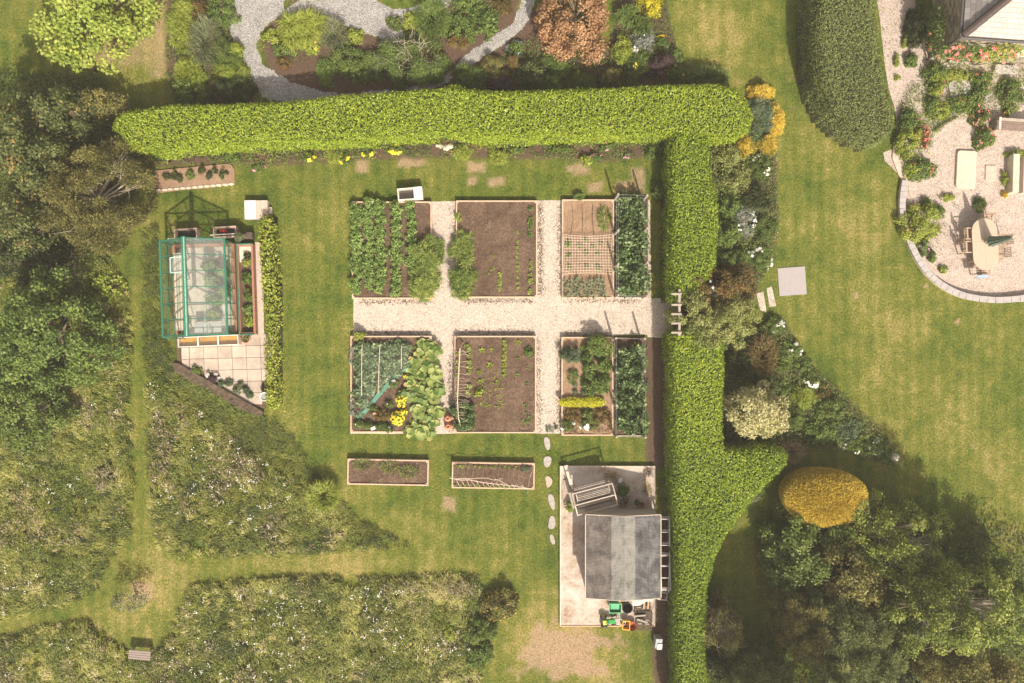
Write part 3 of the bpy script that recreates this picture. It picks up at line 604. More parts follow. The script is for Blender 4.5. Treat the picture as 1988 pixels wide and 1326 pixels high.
T('pine_tree', 'tree', 'pine', 1480, 1312, 66, 48, 1.2, 3.6, 'small pale grey-green pine tree at the bottom edge', (.13,.03), 3.4, rc=.24, outw=1.2)
T('pine_tree', 'tree', 'darkolive', 1562, 1222, 54, 66, 1.4, 4.0, 'small brown-green pine tree beside the tufted grey-green pine', (.14,.03), 3.4, rc=.26, outw=1.2)
T('tree', 'tree', 'darkolive', 1900, 1312, 115, 64, 2.0, 5.2, 'olive brown tree at the bottom edge of the wooded corner', (.13,.06), 2.4, rc=.38)
T('tree', 'tree', 'mid', 1975, 1160, 50, 90, 1.4, 4.0, 'mid green tree cut by the photo edge in the wooded corner', (.13,.07), 2.2, rc=.36)
T('tree', 'tree', 'dark', 1760, 1330, 60, 45, .8, 3.2, 'dark tree between the pine and the olive brown tree at the bottom edge', (.13,.07), 2.2, rc=.36)
T('tree', 'tree', 'darkolive', 1402, 1215, 48, 70, .8, 2.8, 'twiggy brown shrub tree against the lower end of the hedge', (.09,.035), 1.2, rc=.3, bark=M_twig, twigs=34, outw=.8)
T('tree', 'tree', 'dark', 1420, 1310, 42, 40, .6, 2.2, 'small dark shrub tree below the twiggy brown one', (.10,.05), 1.6, rc=.3, bark=M_twig, twigs=14)
T('young_tree', 'tree', 'greyg', 240, 1172, 40, 22, .7, 1.7, 'thin young tree with sparse grey-green leaves where the mown paths meet', (.10,.05), .55, rc=.2, tr=.035, bark=M_twig, twigs=9)
T('pine_tree', 'tree', 'pine', 1728, 1718, 155, 125, 4.0, 12.8, 'very tall pine tree standing beyond the bottom edge, shading the curved lawn', (.18,.04), 3.0, rc=.5, outw=1.2, tr=.25)
# ------------------------------------------------------------ shrubs and border plants
sh = shrub
# strip between the lime tree and the grey gravel
for a in [
 ('shrub','shrub','feather','lime',352,50,30,62,.7,'feathery lime green shrub beside the bare strip of lawn'),
 ('shrub','shrub','feather','lime',362,140,33,44,.7,'feathery lime green shrub just above the shaded end of the border strip'),
 ('ornamental_grass','grass clump','grassy','greyg',400,80,30,50,.8,'wispy grey-pink ornamental grass between lime shrubs and gravel'),
 ('shrub','shrub','mound','mid',425,20,35,32,.7,'mid green shrub at the top edge beside the grey gravel'),
 ('shrub','shrub','fine','green',428,98,36,34,.8,'dense dark green rounded shrub at the bend of the grey gravel'),
 ('shrub','shrub','mound','lime',456,95,18,18,.6,'small bright green rounded shrub touching the grey gravel bend'),
 ('shrub','shrub','fine','lime',445,138,42,27,.5,'low yellow-green mat shrub above the shaded dark one'),
 ('shrub','shrub','fine','dark',445,172,55,27,.9,'dark shaded shrub next to the long hedge by the gravel walk'),
 ('shrub','shrub','mound','green',365,175,40,28,.8,'shaded green shrub next to the lawn end of the long hedge'),
 ('shrub','shrub','mound','redbrown',385,20,24,26,.5,'brownish low shrub at the top edge next to the feathery lime shrub'),
 # island bed
 ('daylily','plant','spiky','lime',592,55,60,44,.7,'large arching green daylily clump in the island bed',('orange',5,.1,0)),
 ('shrub','shrub','mound','lime',527,72,24,22,.4,'small lime green leafy plant beside the daylily clump'),
 ('perennial','plant','mound','lime',603,92,17,14,.35,'yellow-flowered low plant below the daylily clump',('ygold',26,.08,3)),
 ('ornamental_grass','grass clump','grassy','greyg',648,68,26,30,.7,'soft grey-green grass clump beside the daylily'),
 ('shrub','shrub','mound','lime',686,68,19,17,.5,'lime green plant at the edge of the upper grey gravel'),
 ('shrub','shrub','mound','green',668,112,34,36,.8,'dark green bushy shrub in the bare soil of the island bed'),
 ('fern','fern','feather','mid',633,140,20,26,.4,'small green fern on the bare soil of the island bed'),
 ('perennial','plant','fine','redbrown',552,120,16,14,.3,'small orange-brown plant on the bare soil'),
 ('shrub','shrub','mound','mid',552,95,26,18,.4,'low leafy plant on the edge of the bare soil patch'),
 ('shrub','shrub','fine','green',700,135,24,30,.6,'shaded green shrub between bare soil and the twiggy grey shrub'),
 ('twiggy_shrub','shrub','grey','mid',787,108,86,60,1.4,'wide leafy green shrub with pale bare twigs showing through'),
 ('shrub','shrub','mound','green',764,42,16,15,.5,'small dark green shrub above the twiggy grey one'),
 ('shrub','shrub','mound','lime',797,38,16,20,.4,'small lime green plant beside bare soil at the gravel'),
 ('ornamental_grass','grass clump','grassy','mid',838,35,28,40,.9,'upright green-brown grass clump beside the leafy bed'),
 ('shrub','shrub','mound','mid',890,52,36,34,.6,'mid green leafy shrub left of the big-leaved clump'),
 ('hosta','plant','big','mid',938,38,36,34,.6,'big-leaved green clump at the gravel walk below the olive mat'),
 ('shrub','shrub','fine','redbrown',976,8,18,18,.5,'olive and red low shrub at the top edge by the gravel walk'),
 ('shrub','shrub','mound','mid',915,5,32,20,.6,'leafy green shrub at the top edge above the big-leaved clump'),
 ('ornamental_grass','plant','spiky','redbrown',890,80,22,22,.6,'pinkish brown spiky plant beside the twiggy grey shrub'),
 ('shrub','shrub','feather','green',908,145,34,22,.8,'shaded feathery green shrub beside the gravel walk end'),
 ('shrub','shrub','fine','darkolive',958,128,36,36,.8,'brown-green shaded shrub in the middle of the border'),
 ('shrub','shrub','mound','green',1002,92,22,16,.5,'green plant with tiny blue flowers beside the gravel walk',('blue',20,.06,4)),
 ('shrub','shrub','fine','redbrown',996,116,14,14,.7,'small round red-leaved shrub in the shaded border'),
 ('shrub','shrub','mound','dark',1040,142,40,32,.9,'dark green leafy shrub beneath the maple'),
 ('fern','fern','feather','mid',1078,122,32,26,.7,'green fern under the edge of the maple'),
 ('shrub','shrub','fine','purple',975,160,30,22,.7,'dark reddish shrub against the long hedge'),
 ('shrub','shrub','mound','green',1070,160,30,20,.8,'shaded green shrub against the long hedge below the fern'),
 ('fern','fern','feather','green',1132,160,30,22,.6,'dark fern against the long hedge below the maple spray'),
 ('shrub','shrub','fine','darkolive',1188,148,24,24,.9,'rounded olive shrub between the maple and the tall lime shoots'),
 ('iris','plant','spiky','mid',1218,25,30,32,.8,'spiky green iris clump beside the maple'),
 ('shrub','shrub','willow','lime',1210,92,20,32,.9,'upright lime green shrub with long leaves beside the maple shade'),
 ('iris','plant','spiky','green',1248,48,34,28,.8,'spiky dark green clump below the golden shrub'),
 ('golden_shrub','shrub','mound','yellow',1262,2,28,27,.7,'bright yellow-gold rounded shrub at the top edge'),
 ('shrub','shrub','willow','silver',1250,78,26,30,.7,'silvery shrub with cream flower sprays',('white',26,.10,3)),
 ('perennial','plant','fine','mid',1285,82,14,16,.4,'orange-yellow flowered plant at the lawn edge',('ygold',24,.09,3)),
 ('shrub','shrub','fine','purple',1283,122,30,24,1.0,'rounded dark purple shrub near the hedge corner'),
 ('perennial','plant','fine','green',1316,140,24,18,.5,'orange-flowered plant in the shade by the hedge corner',('orange',22,.08,4)),
 ('shrub','shrub','feather','green',1240,120,26,24,.7,'green shrub with yellow tips beside the purple shrub',('ygold',10,.07,2)),
 ('ornamental_grass','grass clump','spiky','green',1230,150,26,18,.6,'dark strappy clump against the long hedge'),
 ('ornamental_grass','grass clump','grassy','green',1375,150,44,16,.7,'dark grass clump behind the rounded end of the hedge'),
 ('shrub','shrub','mound','green',1315,110,16,20,.5,'low green plant spilling onto the lawn beside the purple shrub'),
 # east of the hedge
 ('conifer','shrub','conifer','bluegreen',1476,222,34,46,.9,'grey-green spreading conifer behind the rounded hedge end'),
 ('golden_conifer','shrub','conifer','gold',1478,178,30,16,.7,'golden conifer branch tips at the top of the spreading conifer'),
 ('golden_conifer','shrub','conifer','gold',1508,225,17,36,.7,'golden conifer strip along the lawn beside the grey-green conifer'),
 ('golden_conifer','shrub','conifer','gold',1494,282,20,22,.6,'golden conifer tuft where the border bends below the grey-green conifer'),
 ('shrub','shrub','mound','climb',1412,300,36,34,1.2,'dark shrub with yellowish tips tucked against the hedge junction'),
 ('shrub','shrub','fine','gold',1450,285,22,24,.8,'olive-yellow shrub beside the golden conifer tuft'),
 ('shrub','shrub','mound','climb',1432,345,34,34,1.1,'grey-green shrub in the upper east border'),
 ('shrub','shrub','fine','green',1478,325,26,28,.8,'green shrub with white flowers at the lawn edge',('white',14,.09,2)),
 ('cordyline','plant','spiky','dark',1474,385,34,34,1.0,'dark spiky rosette plant in the east border'),
 ('shrub','shrub','mound','mid',1420,400,28,28,1.0,'mid green shrub beside the hedge level with the spiky rosette'),
 ('shrub','shrub','grey','silver',1450,430,22,34,.8,'silvery white-flowered shrub below the spiky rosette',('white',30,.09,4)),
 ('shrub','shrub','mound','mid',1412,455,28,34,1.1,'green shrub tight against the hedge above the rose arch'),
 ('shrub','shrub','fine','green',1486,445,28,32,.7,'fine dark green shrub at the lawn edge above the slate square'),
 ('shrub','shrub','fine','green',1425,505,34,28,1.0,'dark shrub just above the climbing rose'),
 ('perennial','plant','fine','mid',1478,500,28,26,.6,'green plant with large white daisies near the slate square',('white',16,.15,3)),
 # lower border
 ('shrub','shrub','mound','dark',1438,705,36,36,1.0,'dark green shrub beneath the climbing roses against the hedge'),
 ('ornamental_grass','grass clump','grassy','redbrown',1480,690,24,38,.9,'reddish brown feathery grass in the lower border'),
 ('shrub','shrub','fine','green',1500,630,24,26,.6,'green plant just below the gravel step'),
 ('perennial','plant','fine','mid',1512,634,18,16,.5,'white-flowered plant just below the gravel step',('white',34,.09,3)),
 ('perennial','plant','fine','mid',1542,678,19,18,.5,'rounded clump covered in white flowers at the lawn edge',('white',46,.10,4)),
 ('shrub','shrub','mound','green',1518,695,30,32,.7,'mid green shrub between the red-brown grass and the white clump'),
 ('shrub','shrub','fine','green',1558,705,20,20,.5,'low green plant at the lawn edge below the white clump'),
 ('perennial','plant','fine','green',1576,738,20,20,.5,'loose white-flowered clump above the yellow-green shrub',('white',40,.10,4)),
 ('shrub','shrub','feather','lime',1558,772,26,24,.8,'yellow-green feathery shrub beside the variegated tree'),
 ('perennial','plant','fine','mid',1528,768,18,26,.5,'daisy-flowered plant against the variegated tree',('white',26,.07,4)),
 ('clipped_ball','shrub','fine','green',1548,818,19,27,.9,'dark clipped oval shrub below the yellow-green feathery one'),
 ('shrub','shrub','mound','mid',1592,838,36,28,.7,'olive green rounded shrub beside the clipped oval one'),
 ('shrub','shrub','mound','green',1618,798,34,30,.7,'dark leafy shrub at the lawn edge above the olive green one'),
 ('perennial','plant','fine','redbrown',1600,762,20,18,.4,'pinkish brown low plant at the lawn edge'),
 ('shrub','shrub','mound','bluegreen',1650,838,30,28,.6,'blue-green shrub near the pointed end of the border'),
 ('perennial','plant','fine','green',1668,862,30,22,.5,'dark plant dotted with white flowers near the border tip',('white',24,.07,5)),
 ('perennial','plant','fine','green',1704,866,26,20,.4,'green plant dotted with tiny white flowers next to the stone ball',('white',26,.06,5)),
 ('shrub','shrub','fine','mid',1726,890,26,14,.3,'low green plant around the foot of the stone ball'),
 ('ornamental_grass','grass clump','grassy','tan',1538,878,22,18,.6,'dry tan grass plumes at the tip of the hedge arm'),
 ('shrub','shrub','mound','dark',1490,740,30,26,.7,'dark shrub above the crown of the variegated tree'),
 ('shrub','shrub','greyg' and 'grey','bluegreen',1555,1150,34,48,1.2,'blue-green shrub at the dark lawn edge below the dense green tree'),
 ('shrub','shrub','fine','greyg',1448,965,34,14,1.0,'pale variegated trailing shrub along the curved arm of the hedge'),
 # south corner
 ('shrub','shrub','mound','darkolive',972,1180,40,38,1.0,'round dark shrub with orange berries beside the bare patch',('orange',40,.045,0)),
 ('shrub','shrub','mound','green',935,1225,34,28,.7,'green bushy shrub at the meadow edge below the berry shrub'),
 ('shrub','shrub','mound','mid',930,1275,32,30,.6,'lighter green leafy shrub at the meadow corner near the bottom edge'),
 ('shrub','shrub','mound','lime',868,1232,22,18,.5,'yellow-green leafy plant inside the meadow near the berry shrub'),
 ('dock_plant','plant','big','lime',205,560,34,42,.5,'broad-leaved lime green weed patch in the meadow across the path from the greenhouse'),
 ('ornamental_grass','grass clump','grassy','lime',628,962,30,26,.9,'bright green grass clump at the curved meadow edge'),
]: sh(*a[:10], fl=a[10] if len(a) > 10 else None)
m = MB()
for i in range(75):
    d_ = rdir(1, .35, 1)[0]; p_ = d_*np.array([1.75, 1.2, 1.38]); u_ = np.array([d_[0]*.6+R.normal()*.5, d_[1]*.6+R.normal()*.5, R.normal()*.12])*.42
    m.tube([tuple(p_*.93-u_), tuple(p_*1.0+R.normal(size=3)*.05), tuple(p_*1.0+u_*.8+R.normal(size=3)*.06)], [.011, .008, .003], 3, False)
m.build('branch', M_twig, bpy.data.objects['twiggy_shrub'])
# golden dome
def dome():
    x, y = P(1611, 970, 2.2); n = 36000; a = R.uniform(0, 6.283, n); tp = R.random(n) < .7; r = np.where(tp, np.sqrt(R.random(n)), 1.0); f = (1+.012*np.sin(3*a+1)+.03*vnoise(a*2.2+9, a*0, 1, 83))*R.uniform(.97, 1.0, n)
    z = np.where(tp, 2.45-.62*r**3.2+R.uniform(-.10, .02, n), R.uniform(.05, 1.85, n)); rr = r*f*np.where(tp, 1, .80+.20*np.sin(np.clip(z/1.85, 0, 1)*1.57))
    pos = np.stack([1.74*rr*np.cos(a), 1.20*rr*np.sin(a), z], 1); d = nrm(np.stack([r**2*np.cos(a), r**2*np.sin(a), np.where(tp, 1.0, .1)], 1))
    ax = nrm(d*np.array([1, 1, .45])+R.normal(size=(n, 3))*.30); o = leaf_obj('golden_shrub', pos, ax, nrm(d+np.array([0, -.2, .8])+R.normal(size=(n, 3))*.4), .13, .038, np.clip(.45+R.normal(size=n)*.2, 0, 1), L_['gold'], loc=(x, y, 0))
    tag(o, 'large golden yellow dome-shaped shrub on the shaded lawn', 'shrub'); m = MB()
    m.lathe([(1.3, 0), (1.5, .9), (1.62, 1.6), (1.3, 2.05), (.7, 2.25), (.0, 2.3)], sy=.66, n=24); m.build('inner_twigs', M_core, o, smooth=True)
dome()
# ground cover that fills the borders
def cover(poly, dens, mat, h, seed, thr=.42, L=(.05,.10), z0=0, name='ground_cover'):
    pl = [P(*p) for p in poly]; x, y, d = in_poly_pts(pl, dens); k = fbm(x, y, .7, seed) > thr; x, y = x[k], y[k]; n = len(x)
    z = R.uniform(.02, 1, n)*h*(.4+fbm(x, y, .5, seed+3)); nr = nrm(R.normal(size=(n, 3))*.5+np.array([0, 0, .9])); ax = nrm(np.cross(nr, R.normal(size=(n, 3))))
    l = R.uniform(L[0], L[1], n); tag(leaf_obj(name, np.stack([x, y, z0+z], 1), ax, nr, l, l*.55, np.clip(.25+.4*fbm(x, y, .6, seed+5)+R.normal(size=n)*.18, 0, 1), mat), kind='stuff')
cover(SOILP[0], 330, L_['mid'], .35, 101, .40)
cover(smooth_poly([(900,165),(960,120),(1050,65),(1120,110),(1200,110),(1200,-60),(1290,-60),(1300,60),(1335,140),(1400,160),(1400,200),(880,200)]), 380, L_['green'], .5, 111, .30)
cover([(850,-60),(1000,-60),(980,30),(930,70),(870,90),(830,40)], 300, L_['mid'], .3, 113, .40)
cover(smooth_poly([(520,60),(640,30),(700,70),(760,90),(720,160),(640,150),(540,120)]), 110, L_['green'], .25, 116, .50)
cover([(520,-60),(700,-60),(640,5),(560,10)], 200, L_['lime'], .3, 118, .45)
cover(SOILP[4], 460, L_['mid'], .5, 121, .25)
cover(SOILP[4], 200, L_['climb'], .6, 131, .48)
cover(SOILP[5], 420, L_['mid'], .32, 141, .44)
cover(SOILP[5], 150, L_['lime'], .35, 151, .52)
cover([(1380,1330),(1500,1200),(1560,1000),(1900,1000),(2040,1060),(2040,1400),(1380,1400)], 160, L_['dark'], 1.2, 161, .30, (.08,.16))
# dark leaf cover of the tree-covered corner left
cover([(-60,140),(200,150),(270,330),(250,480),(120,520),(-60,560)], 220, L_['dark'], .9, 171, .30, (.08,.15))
cover([(1262,1000),(1300,1000),(1305,1400),(1275,1400)], 60, L_['green'], .12, 181, .50)
# plants of the strip under the long hedge
for a in [
 ('fern','fern','feather','lime',648,302,15,13,.3,'light green fern in the strip under the long hedge between two yellow clumps'),
 ('perennial','plant','fine','mid',598,305,15,9,.35,'yellow flower clump farthest along the strip towards the greenhouse',('ygold',40,.09,3)),
 ('perennial','plant','fine','mid',670,308,12,13,.35,'small yellow flower clump beside the light green fern',('ygold',36,.09,3)),
 ('perennial','plant','fine','mid',712,294,13,10,.35,'yellow flower clump between the small one and the wide one',('ygold',36,.09,3)),
 ('perennial','plant','fine','mid',766,290,24,10,.35,'wide yellow flower clump above the bare squares of lawn',('ygold',70,.09,5)),
 ('perennial','plant','fine','mid',500,326,16,9,.25,'pink-flowered plant beside the stone-edged soil bed',('pink',14,.07,2)),
 ('fern','fern','feather','lime',896,294,16,13,.4,'light green fern beside the rounded stones'),
 ('fern','fern','feather','lime',966,303,18,14,.4,'light green fern in the middle of the strip under the long hedge'),
 ('perennial','plant','big','lime',1138,310,12,10,.4,'yellow-green leafy plant beside the pink flowers under the long hedge'),
 ('perennial','plant','fine','mid',1158,306,15,9,.4,'pink-flowered plant next to the yellow-green leafy plant',('pink',30,.08,3)),
 ('perennial','plant','fine','mid',1180,284,16,9,.5,'pink-flowered plant touching the long hedge',('pink',24,.08,3)),
 ('perennial','plant','fine','greyg',1218,300,14,8,.3,'pale lilac-flowered plant near the hedge junction',('pink',8,.06,2)),
 ('shrub','shrub','mound','green',1270,285,18,22,.8,'shaded green shrub in the inner corner of the hedges'),
 ('perennial','plant','mound','mid',450,305,18,9,.3,'green plant above the end of the stone-edged soil bed'),
 ('shrub','shrub','mound','green',1000,290,22,9,.4,'low dark green plant under the long hedge beside the middle fern'),
 ('shrub','shrub','mound','green',1090,288,26,9,.4,'low dark green plant under the long hedge near the pink flowers'),
 ('shrub','shrub','fine','redbrown',866,272,12,9,.4,'small red-leaved plant above the rounded stones'),
 ('shrub','shrub','willow','mid',1278,370,10,16,.7,'young green shoot leaning out of the hedge in the dark strip'),
]: sh(*a[:10], fl=a[10] if len(a) > 10 else None)
# ------------------------------------------------------------ raised beds
def soil_mat(name, a, b, c):
    m, n, p = new_mat(name); tc = N(n, 'ShaderNodeTexCoord').outputs['Object']
    n3 = noise(n, 11, 5, .95, tc, .4); n4 = noise(n, 45, 2, .8, tc); n5 = noise(n, 1.3, 3, .6, tc)
    f = mathn(n, 'ADD', mathn(n, 'MULTIPLY', n3, .50), mathn(n, 'MULTIPLY', n4, .34)); f = mathn(n, 'ADD', f, mathn(n, 'MULTIPLY', n5, .16))
    n.links.new(ramp(n, [(.36, a), (.50, b), (.66, c)], f), p.inputs['Base Color']); p.inputs['Roughness'].default_value = .95; p.inputs['Specular IOR Level'].default_value = .1
    bump(n, p, mathn(n, 'ADD', n3, n4), .9, .03); return m
S_dark = soil_mat('dark_soil', (.035,.022,.016), (.125,.080,.055), (.36,.255,.18))
S_pale = soil_mat('pale_soil', (.17,.10,.06), (.33,.215,.14), (.50,.36,.25))
M_strand = matte('straw', (.50,.40,.28), .3, 20, .9)
def soil_part(x0, x1, y0, y1, z, mat, parent, furrow=0):
    st = .07; X = np.linspace(x0, x1, int((x1-x0)/st)+2); Y = np.linspace(y0, y1, int((y1-y0)/st)+2); gx, gy = np.meshgrid(X, Y, indexing='ij')
    Z = z+(fbm(gx*1.0+parent.location.x, gy+parent.location.y, .3, 201)-.5)*.07+R.normal(size=gx.shape)*.008
    if furrow: Z += .02*np.cos(gx*2*math.pi/furrow)
    nx, ny = gx.shape; idx = np.arange(nx*ny).reshape(nx, ny)
    q = np.stack([idx[:-1, :-1], idx[1:, :-1], idx[1:, 1:], idx[:-1, 1:]], -1).reshape(-1, 4)
    return link('soil', raw_mesh('soil', np.column_stack([gx.ravel(), gy.ravel(), Z.ravel()]), q, np.zeros((0, 3), int), None), mat, parent)
def raised_bed(px0, py0, px1, py1, label, smat, h=.26, rz=0, wood=None, group='raised beds framed in new timber', furrow=0, t=.06):
    wood = wood or M_wood
    a = P(px0, py0, h); b = P(px1, py1, h); cx, cy = (a[0]+b[0])/2, (a[1]+b[1])/2; W, D = b[0]-a[0], a[1]-b[1]
    r = thing('raised_bed', label, 'raised bed', (cx, cy, 0), rz, group)
    for s in (-1, 1):
        MB().box((0, s*(D/2-t/2), h/2), (W, t, h)).build('side_board', wood, r, bevel=.006)
        MB().box((s*(W/2-t/2), 0, h/2-.002), (t, D-2*t, h-.004)).build('side_board', wood, r, bevel=.006)
    for sx in (-1, 1):
        for sy in (-1, 1): MB().box((sx*(W/2-t-.03), sy*(D/2-t-.03), h/2-.01), (.06, .06, h-.02)).build('corner_post', wood, r)
    soil_part(-W/2+t, W/2-t, -D/2+t, D/2-t, h-.05, smat, r, furrow)
    # straw and chips lying on the soil: part of its surface
    n = int(W*D*60); x = R.uniform(-W/2+.1, W/2-.1, n); y = R.uniform(-D/2+.1, D/2-.1, n); ax = nrm(np.column_stack([R.normal(size=(n, 2)), R.normal(size=n)*.15]))
    leaf_obj('mulch', np.stack([x, y, np.full(n, h-.02)+R.uniform(0, .015, n)], 1), ax, nrm(R.normal(size=(n, 3))*.3+np.array([0, 0, 1])), R.uniform(.03, .10, n), .014, R.random(n), L_['tan'] if smat is S_pale else L_mulch, r)['kind'] = 'stuff'
    return r
L_mulch = leafm('mulch_chip', (.05,.035,.025), (.17,.12,.085), (.48,.37,.26))
raised_bed(683, 391, 838, 580, 'raised bed planted with rows of leafy potatoes', S_dark)
raised_bed(885, 389, 1043, 578, 'raised bed of bare brown soil with short seedling rows and one feathery shrub', S_dark)
raised_bed(1091, 387, 1192, 579, 'raised bed with pale soil, a net of young plants and grassy leaves', S_pale, furrow=.38)
raised_bed(680, 652, 838, 840, 'raised bed with green netting, yellow flowers and spreading squash', S_dark)
raised_bed(882, 652, 1041, 841, 'raised bed with a stick ladder frame and scattered seedlings', S_dark)
raised_bed(1090, 654, 1191, 846, 'raised bed with currant bushes, a yellow-green strip and white roses', S_pale)
raised_bed(674, 892, 832, 942, 'low narrow raised bed of mulch with thin grassy weeds', S_dark, rz=-.018, group='narrow raised beds on the lawn')
raised_bed(877, 898, 1038, 949, 'low narrow raised bed with young beans under a stick frame', S_dark, rz=-.016, group='narrow raised beds on the lawn')
def low_bed(px0, py0, px1, py1, label):
    a = P(px0, py0, .14); b = P(px1, py1, .14); cx, cy = (a[0]+b[0])/2, (a[1]+b[1])/2; W, D = b[0]-a[0], a[1]-b[1]
    r = thing('fruit_bed', label, 'raised bed', (cx, cy, 0))
    for s in (-1, 1): MB().box((0, s*(D/2-.02), .08), (W, .04, .16)).build('side_board', M_dkwood if s > 0 else M_pale, r)
    MB().box((W/2-.02, 0, .079), (.04, D-.08, .158)).build('side_board', M_dkwood, r)
    soil_part(-W/2, W/2-.04, -D/2+.04, D/2-.04, .10, S_dark, r)
low_bed(1194, 382, 1258, 579, 'low edged bed full of dark leafy beans inside the leaning posts, against the hedge')
low_bed(1193, 655, 1254, 847, 'low edged bed of dark shaded bushes behind the currant bed')
# spilled soil along the bed feet, on the gravel
def spill(x0, y0, x1, y1, n, w=.22):
    a = np.array(P(x0, y0)); b = np.array(P(x1, y1)); t = R.random(n); o = R.normal(size=(n, 2))*w*.45; o = abs(o) if 0 else o
    p = a+np.outer(t, b-a)+o; ax = nrm(np.column_stack([R.normal(size=(n, 2)), R.normal(size=n)*.2]))
    tag(leaf_obj('spilled_soil', np.column_stack([p, np.full(n, .012)+R.random(n)*.01]), ax, nrm(R.normal(size=(n, 3))*.25+np.array([0, 0, 1])), R.uniform(.025, .07, n), .03, R.uniform(0, .7, n), L_mulch), kind='stuff')
for q in ((1048,395,1050,575,1000),(700,584,835,584,520),(900,583,1035,583,620),(877,400,880,470,120),(1045,655,1047,838,500),(690,648,830,648,620),(890,647,1035,647,800),(875,690,877,838,600),(1086,400,1087,570,420),(1086,660,1086,840,600),(1095,648,1180,648,400),(1100,582,1240,583,420),(845,470,852,560,240)): spill(*q)

# ------------------------------------------------------------ crop prototypes (built once, copied)
def plant_mesh(mat, r, h, L, W, cover, kind='mound'):
    if kind == 'tuft':
        n = int(cover); a = R.uniform(0, 6.28, n)
        o = blade_obj('plant', np.column_stack([R.normal(size=(n, 2))*.015, np.zeros(n)]), np.stack([np.cos(a), np.sin(a)], 1), R.uniform(.5, 1.1, n)*r, h*R.uniform(.5, 1, n), W, np.clip(R.normal(size=n)*.2+.55, 0, 1), L_[mat], droop=.5)
    elif kind == 'rosette':
        n = int(cover); a = np.arange(n)*2.4+R.uniform(-.2, .2, n); t = np.linspace(1, .3, n)
        ax = np.stack([np.cos(a)*t, np.sin(a)*t, .25+.8*(1-t)], 1); nr = nrm(np.stack([-np.cos(a)*.4, -np.sin(a)*.4, np.ones(n)], 1))
        o = leaf_obj('plant', np.column_stack([np.cos(a)*.02, np.sin(a)*.02, np.full(n, .02)+h*.3*(1-t)]), ax, nr, L*(.6+.4*t), W, np.clip(R.normal(size=n)*.2+.5, 0, 1), L_[mat])
    else:
        pos, ax, nr, v, cc = clumps(r, r, h, 0, L, W, cover, rc=r*.45, lobes=.3); o = leaf_obj('plant', pos, ax, nr, L, W, v, L_[mat])
    return o
def crop(name, cat, protos, spots, label, group, z=.21, s=(.85, 1.15)):
    for i, (px, py) in enumerate(spots):
        src = protos[i % len(protos)]; o = src.copy(); C.objects.link(o); o.name = name
        x, y = P(px, py, z); o.location = (x, y, z); o.rotation_euler = (0, 0, R.uniform(0, 6.28)); k = R.uniform(*s); o.scale = (k, k, k)
        tag(o, label, cat, group)
PROTO = []
def proto(*a, n=3, **k):
    r = [plant_mesh(*a, **k) for _ in range(n)]; PROTO.extend(r); return r
p_pot = proto('potato', .27, .34, .11, .075, 2.6)
G_ = 'potato plants in the first raised bed'
for lab, x, y0, y1, st in (('leafy potato plant in the row along the lawn-side board', 692, 408, 566, 15.5), ('leafy potato plant in the second row from the lawn', 716, 397, 562, 14.5),
                           ('leafy potato plant in the third row from the lawn', 738, 398, 560, 14.5), ('leafy potato plant in the fourth row from the lawn, beside the wide soil gap', 769, 398, 574, 14.5),
                           ('leafy potato plant in the row nearest the feathery shrub', 798, 402, 540, 15.5)):
    ys = np.arange(y0, y1, st)
    crop('potato_plant', 'potato plant', p_pot, [(x+R.normal()*1.5, y+R.normal()*1.5) for y in ys if not (x == 692 and 455 < y < 462)], lab, G_, s=(.82, 1.12))
for o_, q in (((825, 496, 34, 44, .95), 'tall feathery green asparagus clump leaning out of the potato bed'), ((822, 553, 30, 32, .85), 'feathery green asparagus clump at the corner of the potato bed'),
              ((896, 478, 25, 30, .85), 'smaller feathery green asparagus clump at the edge of the bare seedling bed'), ((902, 535, 32, 42, .95), 'larger feathery green asparagus clump spilling from the bare seedling bed')):
    sh('asparagus', 'asparagus', 'feather', 'asparagus', *o_, q, group='asparagus clumps between the two upper beds', z=.05, cover=3.0, lobes=.5)
sh('lettuce', 'plant', 'mound', 'seedling', 891, 422, 8, 9, .15, 'pale green leafy plant hugging the board of the bare seedling bed', z=.2)
p_seed = proto('seedling', .085, .10, .07, .045, 2.4); p_small = proto('seedling', .06, .06, .06, .03, 1.6); p_dkseed = proto('mid', .10, .12, .08, .05, 2.6)
G_ = 'seedlings in the bare raised bed'
crop('seedling', 'seedling', p_dkseed, [(1029,404),(1030,423),(1029,433),(1029,437),(1028,446),(1028,454),(1028,457)], 'dark green seedling in the upper half of the row beside the gravel', G_)
crop('seedling', 'seedling', p_seed, [(1031,511),(1031,521),(1030,533),(1030,544),(1030,547),(1029,564),(1028,567)], 'bright green seedling in the lower half of the row beside the gravel', G_, s=(1.0, 1.3))
crop('seedling', 'seedling', p_seed, [(1005,451),(1005,469),(1004,480),(1004,490),(1004,499),(1005,509),(1005,518),(1005,526),(1005,538),(1006,549),(1005,560)], 'small green seedling in the long single row one in from the gravel', G_, s=(.7, .95))
crop('seedling', 'seedling', p_seed, [(971,531),(971,537),(971,543),(971,548),(970,554),(970,560),(971,563)], 'small yellow-green seedling in the short middle row at the path end', G_, s=(.7, .95))
crop('seedling', 'seedling', p_small, [(958,520),(954,524),(950,530),(961,497)], 'sparse tiny seedling in the open middle of the bare bed', G_)
